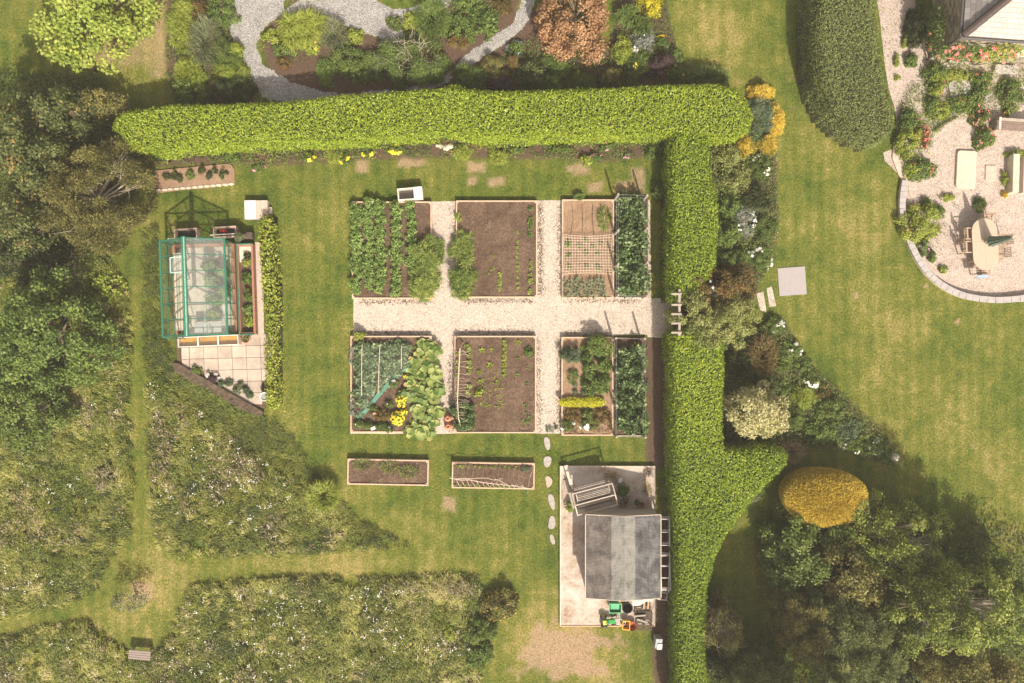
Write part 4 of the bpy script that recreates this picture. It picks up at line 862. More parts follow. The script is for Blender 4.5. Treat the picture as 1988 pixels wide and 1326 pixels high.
# third bed: netted plants, leeks
p_net = proto('potato', .13, .15, .09, .06, 2.4)
crop('young_plant', 'young plant', p_net, [(1103,474),(1125,477),(1139,466),(1151,479),(1166,472),(1104,494),(1138,491),(1160,492),(1105,519),(1139,517),(1160,517),(1163,523)], 'young leafy plant growing under the string net', 'young plants under the string net', s=(.75, 1.2))
def net():
    w0 = P(1093, 454, .5); w1 = P(1190, 532, .5); nx, ny = 17, 14
    t = thing('string_net', 'square mesh string net stretched over young plants in the pale soil bed', 'net', ((w0[0]+w1[0])/2, (w0[1]+w1[1])/2, 0)); W = w1[0]-w0[0]; D = w0[1]-w1[1]; m = MB()
    def pt(u, v): return ((u-.5)*W*(1-.06*math.sin(v*math.pi)), (v-.5)*D-(.10*math.sin(u*math.pi) if v > .5 else -.06*math.sin(u*math.pi))*(abs(v-.5)*2)**2, .30+.20*math.sin(u*math.pi)*.6+.08*math.sin(v*9)*.5)
    for i in range(nx+1): m.tube([pt(i/nx, j/10) for j in range(11)], .008, 3, False)
    for j in range(ny+1): m.tube([pt(i/12, j/ny) for i in range(13)], .008, 3, False)
    m.build('mesh', M_pale, t); m = MB()
    for u, v in ((0,0),(1,0),(0,1),(1,1)): q = pt(u, v); m.tube([(q[0], q[1], .15), (q[0], q[1], q[2]+.03)], .012, 5)
    m.build('peg', M_twig, t)
net()
p_leek = proto('onion', .22, .26, 0, .030, 16, kind='tuft', n=4)
crop('leek', 'leek', p_leek, [(1098+i*9.0+R.normal()*2, 546+j*9+R.normal()*1.5) for i in range(9) for j in range(4)], 'grey-green strappy leek in the block below the string net', 'leeks below the string net')
for i, x_ in enumerate((1110, 1130, 1151)):
    m = MB(); a = P(x_, 396, .24); b = P(x_-2+i*2, 455, .24); mid = P(x_+3-i*2, 425, .24)
    tag(m.tube([(*a, .235), (*mid, .245), (*b, .235)], .012, 5).build('drip_hose', M_dkwood), ['thin dark hose line nearest the gravel edge of the pale soil bed', 'thin dark hose line in the middle of the pale soil bed', 'thin dark hose line nearest the posts in the pale soil bed'][i], 'hose', 'hose lines on the pale soil')
sh('herb', 'plant', 'grassy', 'mid', 1124, 383, 10, 5, .25, 'wisp of grass at the top board of the pale soil bed', z=.1)
sh('herb', 'plant', 'feather', 'asparagus', 1172, 425, 12, 26, .35, 'thin feathery green growth on the pale soil beside the posts', z=.2, cover=1.0)
# bean cage
p_bean = proto('berry', .34, .62, .135, .105, 2.1, n=4)
crop('bean_plant', 'bean plant', p_bean, [(1208+i*17+R.normal()*2+(4 if j > 8 else 0), 393+j*16.5+R.normal()*2) for i in range(3) for j in range(11)], 'dark green broad-leaved bean plant inside the upper post frame', 'bean plants inside the upper post frame', z=.12, s=(.9, 1.2))
crop('bean_plant', 'bean plant', p_bean, [(1206+i*16+R.normal()*2+(3 if j > 6 else 0), 682+j*16.5+R.normal()*2) for i in range(3) for j in range(10)], 'dark green shaded bush inside the lower post frame', 'dark bushes inside the lower post frame', z=.08, s=(.8, 1.15))
sh('herb', 'plant', 'mound', 'lime', 1238, 548, 14, 20, .5, 'yellowing plant at the path end of the upper post frame', z=.1)
sh('herb', 'plant', 'mound', 'redbrown', 1236, 670, 13, 10, .5, 'rusty orange plant at the path end of the lower post frame', z=.1)
def post_frame(pts, h, label, wires):
    t = thing('post_frame', label, 'plant support', (*P(*pts[0][:2]), 0)); x0, y0 = t.location.x, t.location.y; q = []
    for px, py in pts:
        x, y = P(px, py); x -= x0; y -= y0; m = MB(); m.bar((x, y, -.1), (x, y, h), .085, .085); m.build('post', M_grey, t, bevel=.008); q.append((x, y))
    for a, b in wires:
        m = MB()
        for z in (h-.05, h*.55): m.tube([(*q[a], z), (*q[b], z)], .005, 4, False)
        m.build('wire', M_slate, t)
post_frame([(1192,389),(1246,391),(1192,456),(1246,452),(1192,519),(1246,516),(1192,577),(1246,578)], 1.55, 'grey weathered posts with wires standing around the dark bean plants', [(0,1),(0,2),(2,4),(4,6),(1,3),(3,5),(5,7),(6,7)])
post_frame([(1189,657),(1243,658),(1190,721),(1243,719),(1190,783),(1244,781),(1190,842),(1244,843)], 1.35, 'grey posts with wires standing around the shaded bushes behind the currant bed', [(0,1),(0,2),(2,4),(4,6),(1,3),(3,5),(5,7),(6,7)])
# lower first bed: netted brassicas, flowers, squash
p_bras = proto('brassica', .21, .26, .15, .11, 2.0, n=4)
NETP = [(690,664),(797,664),(796,716),(765,735),(735,765),(706,802),(689,812)]
sp = [(x+R.normal()*2, y+R.normal()*2) for x in np.arange(698, 800, 13) for y in np.arange(672, 812, 13) if sdist(NETP, np.array([x]), np.array([y]))[0] > 3]
crop('cabbage', 'cabbage', p_bras, sp, 'blue-green cabbage growing under the green netting', 'cabbages under the green netting')
def green_net():
    t = thing('crop_netting', 'fine green netting draped over hoops above the cabbages', 'net', (*P(742, 738, .3), 0)); x0, y0 = t.location.x, t.location.y
    pl = [tuple(np.array(P(a, b, .55))-np.array([x0, y0])) for a, b in NETP]
    X = np.arange(-1.6, 1.6, .06); Y = np.arange(-2.1, 2.1, .06); gx, gy = np.meshgrid(X, Y, indexing='ij'); D = sdist(pl, gx, gy)
    Z = .24+.36*np.sqrt(np.clip(D/.5, 0, 1))+.03*np.sin(gx*7)+.02*fbm(gx, gy, .3, 301); idx = np.arange(gx.size).reshape(gx.shape)
    k = (D > -.03); k2 = k[:-1, :-1] & k[1:, :-1] & k[:-1, 1:] & k[1:, 1:]
    q = np.stack([idx[:-1, :-1], idx[1:, :-1], idx[1:, 1:], idx[:-1, 1:]], -1)[k2]
    m, n, p = new_mat('green_netting'); p.inputs['Base Color'].default_value = (.32,.38,.29,1); p.inputs['Roughness'].default_value = .6
    tr = N(n, 'ShaderNodeBsdfTransparent'); mx = N(n, 'ShaderNodeMixShader'); mx.inputs[0].default_value = .09
    n.links.new(tr.outputs[0], mx.inputs[1]); n.links.new(p.outputs[0], mx.inputs[2]); n.links.new(mx.outputs[0], n.nodes['Material Output'].inputs[0])
    link('net_sheet', raw_mesh('net_sheet', np.column_stack([gx.ravel(), gy.ravel(), Z.ravel()]), q, np.zeros((0, 3), int), None), m, t)
    for px, a, b in ((703, 662, 768), (738, 662, 765), (780, 668, 716)):
        u = np.array(P(px, a, .6))-np.array([x0, y0]); v = np.array(P(px-(4 if px == 738 else 1), b, .6))-np.array([x0, y0])
        MB().tube([(*u, .25), (*(u*.93+v*.07), .62), (*(u*.5+v*.5), .66), (*v, .6)], .017, 6).build('rod', M_pale, t)
    m = MB(); pts = [(796,712),(776,720),(752,745),(732,766),(712,792),(694,810)]
    pts = [tuple(np.array(P(a, b, .2))-np.array([x0, y0])) for a, b in pts]
    for k in range(3): m.tube([(a+.03*k+.02*math.sin(i*2+k), b-.05*k, .30-.03*k) for i, (a, b) in enumerate(pts)], .035, 6)
    m.build('gathered_edge', matte('netting_fold', (.10,.26,.19), .25, 14, .7), t)
green_net()
sh('marigold', 'flowers', 'fine', 'mid', 780, 777, 11, 15, .35, 'upper clump of bright yellow flowers between netting and squash', ('ygold', 70, .085, 0), z=.2)
sh('marigold', 'flowers', 'fine', 'mid', 772, 811, 14, 15, .35, 'lower larger clump of bright yellow flowers near the bottom board', ('ygold', 95, .085, 0), z=.2)
sh('marigold', 'flowers', 'fine', 'mid', 785, 799, 7, 6, .3, 'small bright yellow flower clump joining the two larger ones', ('ygold', 26, .08, 0), z=.2)
sh('marigold', 'flowers', 'fine', 'mid', 787, 731, 4, 4, .25, 'tiny yellow flower clump at the netting corner beside the squash', ('ygold', 14, .08, 0), z=.2)
for a in [(764,745,9,9,'white-flowered plant beside the gathered netting',('white',7,.12,2)), (757,784,8,8,'pale pink-flowered plant next to the yellow clumps',('pink',5,.10,2)), (725,796,9,10,'dark plant with one crimson bloom below the netting',('red',3,.14,1)),
          (700,822,12,10,'green plant with tiny white flowers in the bed corner near the lawn',('white',5,.08,2)), (718,826,12,9,'dark leafy plant with a large white bloom',('white',2,.17,1)), (745,828,18,10,'green bushy dahlia at the bottom board',None), (756,834,7,6,'small plant with a big white bloom at the bottom board',('white',2,.19,1)),
          (742,806,16,14,'reddish brown low plant in the middle of the flower corner',None)]:
    sh('dahlia', 'flowers', 'fine', 'redbrown' if 'reddish' in a[4] else 'green', a[0], a[1], a[2], a[3], .35, a[4], a[5], z=.2)
sh('herb', 'plant', 'mound', 'lime', 697, 652, 13, 9, .45, 'bright green plant over the path-side corner of the netted bed', z=.15)
sh('herb', 'plant', 'fine', 'silver', 684, 690, 6, 22, .3, 'pale herb along the lawn-side board of the netted bed', z=.1)
sh('herb', 'plant', 'fine', 'silver', 684, 790, 6, 26, .3, 'long pale herb strip along the lower lawn-side board of the netted bed', z=.1)
def squash(spots, label, grp):
    protos = []
    for _ in range(4):
        n = 15; a = np.arange(n)*2.4+R.uniform(-.3, .3, n); r = R.uniform(.05, .34, n); hz = .42-.5*r+R.uniform(-.05, .06, n)
        t = None; V = []; m = MB()
        vals = []
        for k in range(n):
            c = np.array([r[k]*math.cos(a[k]), r[k]*math.sin(a[k]), hz[k]]); q = R.uniform(.10, .17); tl = R.normal(size=2)*.25
            lobes = [(q*(1-.16*(j % 2)))*(.72 if j == 0 else 1) for j in range(10)]
            pts = [(c[0]+lobes[j]*math.cos(j*.628+a[k]+3.14), c[1]+lobes[j]*math.sin(j*.628+a[k]+3.14), c[2]+tl[0]*lobes[j]*math.cos(j*.628)+tl[1]*lobes[j]*math.sin(j*.628)-.02) for j in range(10)]
            m.add([(c[0], c[1], c[2]-.035)]+pts, [(0, 1+j, 1+(j+1) % 10) for j in range(10)]); vals += [float(np.clip(.5+R.normal()*.23, 0, 1))]*10
        o = m.build('squash_plant', L_['squash']); at = o.data.attributes.new('v', 'FLOAT', 'FACE'); at.data.foreach_set('value', vals)
        s_ = MB()
        for k in range(n): s_.tube([(0, 0, 0), (r[k]*.5*math.cos(a[k]), r[k]*.5*math.sin(a[k]), hz[k]*.7), (r[k]*math.cos(a[k]), r[k]*math.sin(a[k]), hz[k]-.03)], [.014, .01, .008], 4, False)
        s_.build('stalk', L_['lime'], o); protos.append(o); PROTO.append(o)
    for i, (px, py) in enumerate(spots):
        src = protos[i % 4]; x, y = P(px, py, .4); k = R.uniform(.75, 1.05); dup(src, (x, y, .1), R.uniform(0, 6.28), label, grp, k)
    for o in [d for d in bpy.data.objects if d.name.startswith('squash_plant') and 'label' in d]: o['category'] = 'squash plant'
squash([(820,668),(834,672),(845,682),(816,685),(832,692),(806,704),(822,708),(838,712),(848,728),(800,720),(816,724),(832,738),(846,748),(798,740),(812,752),(828,762),(844,772),(804,770),(820,782),(838,792),(812,800),(828,812),(842,820),(806,826),(820,838),(835,843),(790,768),(800,838),(850,800),(850,760)],
       'large-leaved pale green squash plant spilling from the netted bed onto the gravel', 'squash plants in the netted bed')
# lower second bed
def stick(m, a, b, r=.014, wob=.03, n=6):
    a = np.array(a, float); b = np.array(b, float); p = [a+(b-a)*i/(n-1)+(R.normal(size=3)*wob if 0 < i < n-1 else 0) for i in range(n)]
    m.tube([tuple(q) for q in p], [r*(1-.4*i/(n-1)) for i in range(n)], 5); return m
M_stick = matte('peeled_stick', (.62,.50,.40), .15, 10, .8)
def stick_frame():
    t = thing('stick_support', 'pale stick frame like a ladder with a long ridge pole over young beans', 'plant support', (*P(900, 740), 0)); x0, y0 = t.location.x, t.location.y
    L = lambda px, py, z: (P(px, py, z)[0]-x0, P(px, py, z)[1]-y0, z)
    m = MB(); m.tube([L(899,665,.25), L(893,677,1.0), L(890,730,1.03), L(888,780,1.0), L(890,812,.95), L(896,832,.3)], [.022,.026,.025,.024,.02,.015], 6); m.build('ridge_pole', M_stick, t)
    for i, y in enumerate([682,690,702,714,725,733,739,746,753,758,763,769,775,781,787,792,800,806,811]):
        m = MB(); stick(m, L(913, y+R.normal()*1.5, .22), L(889, y, 1.04), .010); stick(m, L(886, y, 1.0), L(884.5, y+R.normal()*1.5, .22), .010); m.build('upright_stick', M_stick, t)
stick_frame()
p_beans = proto('berry', .17, .55, .09, .06, 2.4)
crop('bean_plant', 'bean plant', p_beans, [(889,787),(902,786),(913,791),(886,800),(900,800),(914,803),(890,812),(905,812),(913,818),(890,826),(902,827),(912,829),(881,795)], 'bushy bean plant climbing the lower end of the stick ladder frame', 'beans on the stick ladder frame', s=(.9, 1.15))
crop('seedling', 'bean plant', p_seed, [(906,672),(911,680),(890,686),(911,690),(888,703),(911,703),(912,713),(886,715),(911,722),(887,728),(911,750),(909,753),(889,765),(909,763)], 'small yellow-green bean seedling along the upper part of the stick ladder frame', 'bean seedlings on the stick ladder frame', s=(.9, 1.4))
p_spin = proto('lime', .10, .12, .08, .06, 2.4)
crop('seedling', 'seedling', p_spin, [(980,661),(979,669),(979,677),(981,683),(978,692),(978,698),(977,705),(979,711),(978,719),(977,727)], 'green seedling in the single dense row of the stick frame bed', 'dense seedling row in the stick frame bed', s=(.8, 1.1))
p_ros = proto('lime', .2, .12, .17, .07, 12, kind='rosette'); p_rosd = proto('mid', .2, .12, .13, .05, 9, kind='rosette')
sh('courgette', 'plant', 'big', 'lime', 929, 762, 10, 9, .22, 'single big star-shaped green plant in the stick frame bed', z=.2)
sh('courgette', 'plant', 'mound', 'mid', 1027, 684, 10, 11, .25, 'dark green leafy plant in the corner of the stick frame bed by the gravel', z=.2)
crop('young_plant', 'young plant', p_ros, [(936,680),(931,723),(932,741),(955,679),(966,740),(1007,665),(952,708),(949,712)], 'pale star-shaped young plant in the upper part of the stick frame bed', 'young plants in the stick frame bed', s=(.7, 1.1))
crop('young_plant', 'young plant', p_rosd, [(1006,697),(1004,728),(1023,746),(1020,787),(1026,713),(1023,803),(1028,812),(1016,818),(1024,822)], 'small dark star-shaped plant in the half beside the gravel', 'dark young plants beside the gravel', s=(.8, 1.3))
p_gar = proto('lime', .13, .10, 0, .028, 5, kind='tuft', n=4)
crop('garlic', 'garlic', p_gar, [(942+i*10.5+R.normal()*2, 725+j*10.5+R.normal()*2) for i in range(4) for j in range(7)]+[(925,787),(935,785),(947,786),(966,792),(973,790)], 'thin curling garlic shoot in the middle block of the stick frame bed', 'garlic shoots in the stick frame bed', s=(.8, 1.2))
# lower third bed
sh('currant_bush', 'bush', 'fine', 'bluegreen', 1110, 690, 24, 19, .75, 'fine grey-green herb bush spilling over the gravel edge of the currant bed', z=.15)
sh('currant_bush', 'bush', 'mound', 'mid', 1159, 675, 33, 29, .95, 'currant bush with mid green leaves at the path end of the bed', z=.15)
sh('currant_bush', 'bush', 'mound', 'mid', 1159, 712, 33, 27, .9, 'currant bush with reddish tips in the middle of the bed', z=.15)
sh('currant_bush', 'bush', 'mound', 'mid', 1159, 746, 32, 24, .85, 'currant bush just above the yellow-green strip', z=.15)
sh('herb', 'plant', 'fine', 'mid', 1112, 730, 12, 16, .3, 'thin low herb on the pale soil between herb bush and yellow strip', z=.2, cover=1.2)
for i, (x_, y_, q) in enumerate(((1116,746,'small green tuft on pale soil nearest the gravel'), (1132,748,'small green tuft on pale soil nearest the currants'), (1117,760,'lowest small green tuft nearest the gravel, just above the yellow strip'), (1132,761,'lowest small green tuft near the currants, just above the yellow strip'))):
    sh('seedling', 'seedling', 'fine', 'bluegreen', x_, y_, 5, 5, .15, q, group='small tufts on the pale soil', z=.2)
def strip():
    n = 2600; x, y = P(1130, 781, .4); u = R.uniform(-1, 1, n); w_ = R.uniform(-1, 1, n); e_ = .22*np.sqrt(np.maximum(0, 1-np.abs(u)**6))*(1+.25*(fbm(u*2, u*0, .5, 601)-.5)); top = .30-.12*w_**2+.05*fbm(u*2, w_, .3, 602)
    pos = np.column_stack([u*1.04, w_*e_, top*R.uniform(.55, 1, n)]); nr = nrm(R.normal(size=(n, 3))*.5+np.array([0, -.1, .9])); o = leaf_obj('golden_marjoram', pos, nrm(np.cross(nr, R.normal(size=(n, 3)))), nr, .06, .04, np.clip(.5+R.normal(size=n)*.2, 0, 1), L_['ystrip'], loc=(x, y, .2))
    tag(o, 'bright yellow-green low herb strip across the currant bed', 'herb strip')
strip()
cover([(1096,796),(1187,796),(1187,840),(1096,840)], 380, L_['redbrown'], .18, 611, .35, (.05,.09), .22)
sh('rose_bush', 'rose', 'fine', 'redbrown', 1115, 806, 24, 16, .35, 'pinkish brown leafy plant just below the yellow-green strip', z=.18)
sh('rose_bush', 'rose', 'fine', 'redbrown', 1165, 806, 24, 16, .35, 'brown-green leafy plant below the strip on the post side', z=.18)
sh('rose_bush', 'rose', 'fine', 'green', 1102, 826, 14, 14, .4, 'rose bush with white blooms in the bed corner by the gravel', ('white', 9, .12, 3), z=.18)
sh('rose_bush', 'rose', 'fine', 'green', 1145, 823, 20, 15, .4, 'rose bush with white blooms in the middle of the bottom board', ('white', 8, .15, 4), z=.18)
sh('rose_bush', 'rose', 'mound', 'green', 1140, 805, 12, 14, .45, 'dark green round plant between the two brownish ones', z=.18)
sh('herb', 'plant', 'fine', 'bluegreen', 1070, 833, 13, 10, .15, 'low sparse plant growing in the gravel at the lawn end', cover=.8)
# narrow beds
for a in ((707,900,26,12,'thin grassy weeds at the lawn end of the narrow mulch bed'), (757,905,20,14,'thin grassy weeds in the middle of the narrow mulch bed'), (795,915,26,14,'thin sparse weeds at the far end of the narrow mulch bed')):
    sh('weed_tuft', 'weeds', 'grassy', 'asparagus', a[0], a[1], a[2], a[3], .26, a[4], z=.18, cover=.30)
def bean_rows():
    t = thing('stick_support', 'pale crossed stick frame leaning over the narrow bed of young beans', 'plant support', (*P(957, 925), 0)); x0, y0 = t.location.x, t.location.y
    L = lambda px, py, z: (P(px, py, z)[0]-x0, P(px, py, z)[1]-y0, z)
    for i in range(14):
        x_ = 887+i*9.8; m = MB(); stick(m, L(x_+4, 905+i*.25, .24), L(x_-2+i*.2, 931+i*.9, 1.0), .011, .012); m.build('upright_stick', M_stick, t)
        m = MB(); stick(m, L(x_+5, 943+i*.4, .24), L(x_-2, 929+i*.95, 1.05), .011, .012); m.build('upright_stick', M_stick, t)
    m = MB(); stick(m, L(873,928,1.0), L(1030,949,.98), .02, .03, 9); m.build('ridge_pole', M_stick, t)
    m = MB(); stick(m, L(884,930,1.02), L(975,929,1.04), .016, .03, 7); m.build('ridge_pole', M_stick, t)
    m = MB(); stick(m, L(960,930,1.04), L(1024,950,1.0), .014, .03, 6); m.build('ridge_pole', M_stick, t)
    m = MB(); stick(m, L(1033,906,.25), L(1024,958,1.1), .016, .02, 6); m.build('end_pole', M_stick, t)
bean_rows()
crop('seedling', 'bean plant', p_seed, [(882+i*9.8+R.normal(), 905+i*.2) for i in range(13)], 'bean seedling at a stick foot along the board nearer the big beds', 'bean seedlings in the narrow bed', s=(.6, .9))
crop('seedling', 'bean plant', p_seed, [(884+i*9.8+R.normal(), 942+i*.3) for i in range(12)], 'bean seedling at a stick foot along the board away from the big beds', 'bean seedlings in the narrow bed', s=(.6, .9))
sh('herb', 'plant', 'fine', 'bluegreen', 1020, 908, 12, 5, .2, 'blue-green leafy plant in the corner of the narrow bean bed', z=.2)
# stone edged soil bed beneath the hedge end
def soil_bed():
    t = thing('flower_bed', 'soil bed edged with pale stones below the end of the long hedge', 'flower bed', (*P(376, 346), 0), .05); 
    m = MB(); pl = [(-1.85,.42),(1.75,.58),(1.92,.30),(1.9,-.38),(.6,-.50),(-.6,-.52),(-1.7,-.62),(-1.75,-.1)]; m.prism(pl, 0, .07); m.build('soil', S_pale, t)
    for i in range(13):
        x_ = -1.62+i*.28; MB().prism([(x_+.13*math.cos(a)*R.uniform(.9, 1.1), -.50+.010*i+.06*math.sin(a)*R.uniform(.8, 1.2)) for a in np.arange(0, 6.28, .8)], .01, .10).build('edging_stone', M_stone, t)
soil_bed()
for x_, y_, r_, q, m_ in ((322,341,7,'dark round plant at the tree end of the stone-edged bed','dark'), (336,339,8,'dark plant second from the tree end of the stone-edged bed','dark'), (347,344,7,'dark plant close beside the bright green one','dark'), (369,339,9,'bright green plant in the middle of the stone-edged bed','mid'),
                      (391,331,7,'dark plant above the centre of the stone-edged bed','dark'), (406,340,7,'dark plant between the two small dark ones','dark'), (417,330,5,'smallest dark plant at the hedge side of the stone-edged bed','dark'), (434,338,9,'dark spiky plant at the patio end of the stone-edged bed','dark')):
    sh('perennial', 'plant', 'fine', m_, x_, y_, r_, r_+1, .28, q, z=.06)
for o in PROTO:
    for c in list(o.children): bpy.data.objects.remove(c)
    bpy.data.objects.remove(o)
# ------------------------------------------------------------ glass
def glass_mat(name, tint, alpha, milky=0.0):
    m, n, p = new_mat(name); out = n.nodes['Material Output']; n.nodes.remove(p)
    tr = N(n, 'ShaderNodeBsdfTransparent'); tr.inputs[0].default_value = (*tint, 1); gl = N(n, 'ShaderNodeBsdfGlossy'); gl.inputs['Roughness'].default_value = .08
    df = N(n, 'ShaderNodeBsdfDiffuse'); df.inputs[0].default_value = (.80,.80,.78,1)
    mx = N(n, 'ShaderNodeMixShader'); mx.inputs[0].default_value = alpha; n.links.new(tr.outputs[0], mx.inputs[1]); n.links.new(gl.outputs[0], mx.inputs[2])
    m2 = N(n, 'ShaderNodeMixShader'); tc = N(n, 'ShaderNodeTexCoord').outputs['Object']; ns = noise(n, 1.2, 5, .7, tc)
    n.links.new(mathn(n, 'MULTIPLY', ns, milky*1.5), m2.inputs[0]); n.links.new(mx.outputs[0], m2.inputs[1]); n.links.new(df.outputs[0], m2.inputs[2]); n.links.new(m2.outputs[0], out.inputs[0]); return m
Gl_clear = glass_mat('clear_glass', (.88,.94,.91), .06, .03); Gl_milk = glass_mat('whitewashed_glass', (.82,.91,.88), .08, .15)
Gl_amber = glass_mat('old_glass', (.92,.85,.66), .06, .08)
def tube_obj(name, pts, r, mat, parent=None, n=6): return MB().tube(pts, r, n).build(name, mat, parent)

# ------------------------------------------------------------ patio and greenhouse
def patio():
    tag(MB().prism([P(*q) for q in [(342,655),(400,640),(512,640),(516,793),(500,790),(430,748),(385,722),(345,708)]], -.02, .012).build('patio_base', S_dark), kind='structure')
    m = MB(); m_slab = []; st = 27.6; region = [(346,652),(512,650),(514,788),(492,780),(430,746),(388,722),(350,704)]
    mats = [matte('paving_a', (.43,.35,.285), .20, 3, .85), matte('paving_b', (.385,.315,.26), .20, 3, .85), matte('paving_c', (.47,.385,.32), .18, 3, .85)]
    for j in range(-1, 7):
        for i in range(-1, 7):
            x = 368+i*st+j*.9; y = 674+j*22.8-i*.7; w = st; 
            if i == -1: x = 353+7+j*.9; w = 15
            c = (x+w/2 if i > -1 else x, y+11.4)
            if sdist(region, np.array([c[0]]), np.array([c[1]]))[0] < -9: continue
            h = .028+R.uniform(-.003, .003); a = P(*c); m.mi = int(R.integers(0, 3)); m.box((a[0], a[1], h/2+.004), (w/S-.018, 22.8/S-.018, h), rz=.02)
    me_o = m.build('patio_paving', mats, bevel=.004); tag(me_o, kind='structure')
    t = tag(MB().prism([P(*q) for q in [(338,704),(350,706),(392,730),(440,757),(498,790),(514,800),(506,808),(470,795),(420,764),(370,738),(342,722)]], 0, .16).build('bank_wall', matte('earthy_stone', (.10,.07,.05), .55, 5, .95, fine=18, bs=1.0)), 'low dark earthy stone bank along the slanting edge of the paving', 'wall')
    sheet('concrete_strip', [(495,470),(506,470),(512,560),(513,655),(500,655)], .02, matte('old_concrete', (.48,.39,.33), .2, 8, .9))
patio()
GX, GY = P(402.5, 563); GR = .033; GW, GD, GE, GT = 2.85, 4.2, 1.6, 2.5
def greenhouse():
    t = thing('greenhouse', 'green metal framed greenhouse with whitewashed roof glass on one slope', 'greenhouse', (GX, GY, 0), GR)
    w, d = GW/2, GD/2; fr = M_green
    m = MB()
    for sy in (-1, 1): m.box((0, sy*(d-.06), .17), (2*w, .12, .34))
    for sx in (-1, 1): m.box((sx*(w-.06), 0, .169), (.12, 2*d-.24, .338))
    m.build('brick_base', M_brick, t)
    MB().box((0, 0, .015), (2*w-.26, 2*d-.26, .03)).build('paved_floor', matte('greenhouse_floor', (.52,.42,.36), .25, 3, .9), t)
    for sx in (-1, 1):
        for sy in (-1, 1): MB().box((sx*(w-.03), sy*(d-.03), (GE+.34)/2), (.06, .06, GE-.34)).build('corner_post', fr, t)
        tube_obj('gutter', [(sx*w, -d-.04, GE), (sx*w, d+.04, GE)], .055, fr, t, 8)
        m = MB()
        for k in range(7):
            y = -d+k*GD/6; m.bar((sx*w, y, GE), (sx*.05, y, GT), .03, .045); m.bar((sx*(w-.03), y, .34), (sx*(w-.03), y, GE), .03, .03)
        m.bar((sx*(w-.03), -d, 1.0), (sx*(w-.03), d, 1.0), .025)
        m.bar((sx*w*.5, -d, (GE+GT)/2), (sx*w*.5, d, (GE+GT)/2), .02, .02)
        m.build('glazing_bars', fr, t)
        g = MB(); g.add([(sx*w, -d, GE+.028), (sx*w, d, GE+.028), (sx*.04, d, GT+.02), (sx*.04, -d, GT+.02)], [(0,1,2,3)]); g.build('roof_glass', Gl_milk if sx > 0 else Gl_clear, t)
        g = MB(); g.add([(sx*w, -d, .34), (sx*w, d, .34), (sx*w, d, GE-.05), (sx*w, -d, GE-.05)], [(0,1,2,3)]); g.build('side_glass', Gl_clear, t)
    MB().box((0, 0, GT+.02), (.19, 2*d+.10, .07)).build('ridge_beam', fr, t, bevel=.01)
    MB().box((.02, 0, GT+.062), (.05, 2*d+.08, .012)).build('ridge_cap', matte('worn_green_paint', (.25,.42,.33), .4, 12, .6), t)
    for sy in (-1, 1):
        m = MB(); y = sy*d
        for sx in (-1, 1): m.bar((sx*w, y, GE), (0, y, GT), .05, .06)
        m.bar((-w, y, GE), (w, y, GE), .05); m.bar((-w, y, 1.0), (w, y, 1.0), .03)
        for x in (-.95, -.42, .42, .95): m.bar((x, y, .34), (x, y, GT-.9*abs(x)/w*1.0), .035)
        m.bar((-.42, y, .34), (.42, y, 1.0), .02); m.build('gable_frame', fr, t)
        g = MB(); g.add([(-w, y, .34), (w, y, .34), (w, y, GE), (0, y, GT), (-w, y, GE)], [(0,1,2,3,4)]); g.build('gable_glass', Gl_clear, t)
    m = MB(); m.tube([(0, d, GT+.03), (0, d+.04, GT+.12), (0, d+.02, GT+.26)], [.03, .035, .004], 6); m.build('finial', fr, t)
    # roof vent standing slightly open on the clear slope
    v = MB(); a, b = -.10, -.72
    z = lambda x: GT-(GT-GE)*abs(x)/w; q = [(a, .62, z(a)+.05), (a, 1.28, z(a)+.05), (b, 1.28, z(b)+.20), (b, .62, z(b)+.20)]
    for i in range(4): v.bar(q[i], q[(i+1) % 4], .035)
    o = v.build('roof_vent', matte('pale_green_paint', (.45,.62,.58), .1, 8, .5), t); g = MB(); g.add(q, [(0,1,2,3)]); g.build('vent_glass', Gl_milk, o)
    tube_obj('downpipe', [(-w-.02, -d-.03, GE), (-w+.25, -d-.12, GE-.10), (-w+.45, -d-.10, 1.0), (-w+.45, -d-.10, .05)], .03, fr, t)
    # gear inside that belongs to the house: slatted bench along the left wall
    m = MB()
    for k in range(4): m.box((-w+.30+.12*k, -.1, .80), (.09, 3.5, .025))
    for y in (-1.7, -.6, .5, 1.5): m.box((-w+.28, y, .40), (.05, .05, .78)); m.box((-w+.66, y, .40), (.05, .05, .78))
    m.build('slatted_bench', M_pale, t)
    return t
greenhouse()
def gpt(lx, ly): c, s = math.cos(GR), math.sin(GR); return GX+lx*c-ly*s, GY+lx*s+ly*c
def gsh(name, mat, lx, ly, r, h, label, fl=None, kind='mound', z=.05, grp=None):
    x, y = gpt(lx, ly); k = (1-h*.6/HC)/S; px, py = PX(x/(1-h*.6/HC), y/(1-h*.6/HC))
    return sh(name, 'plant', kind, mat, px, py, r/k, r/k, h, label, fl, z=z, group=grp, cover=2.2)
for i, (lx, ly, r, h, q) in enumerate(((.30, 1.05, .33, 1.25, 'tomato plant at the far end inside the greenhouse under the whitewashed glass'), (.42, .35, .36, 1.3, 'large tomato plant in the middle of the greenhouse under the whitewashed glass'),
                          (.50, -.45, .36, 1.25, 'bushy tomato plant inside the greenhouse towards the patio end'), (.35, -1.15, .30, 1.0, 'yellowish tomato plant inside the greenhouse nearest the patio'), (-.95, -1.4, .18, .5, 'small plant on the floor in the patio corner of the greenhouse'), (.85, .75, .26, 1.1, 'slim tomato plant along the outer wall at the far half of the greenhouse'), (.95, -.1, .26, 1.1, 'slim tomato plant along the outer wall in the middle of the greenhouse'))):
    gsh('tomato_plant', 'potato' if i != 3 else 'lime', lx, ly, r, h, q)
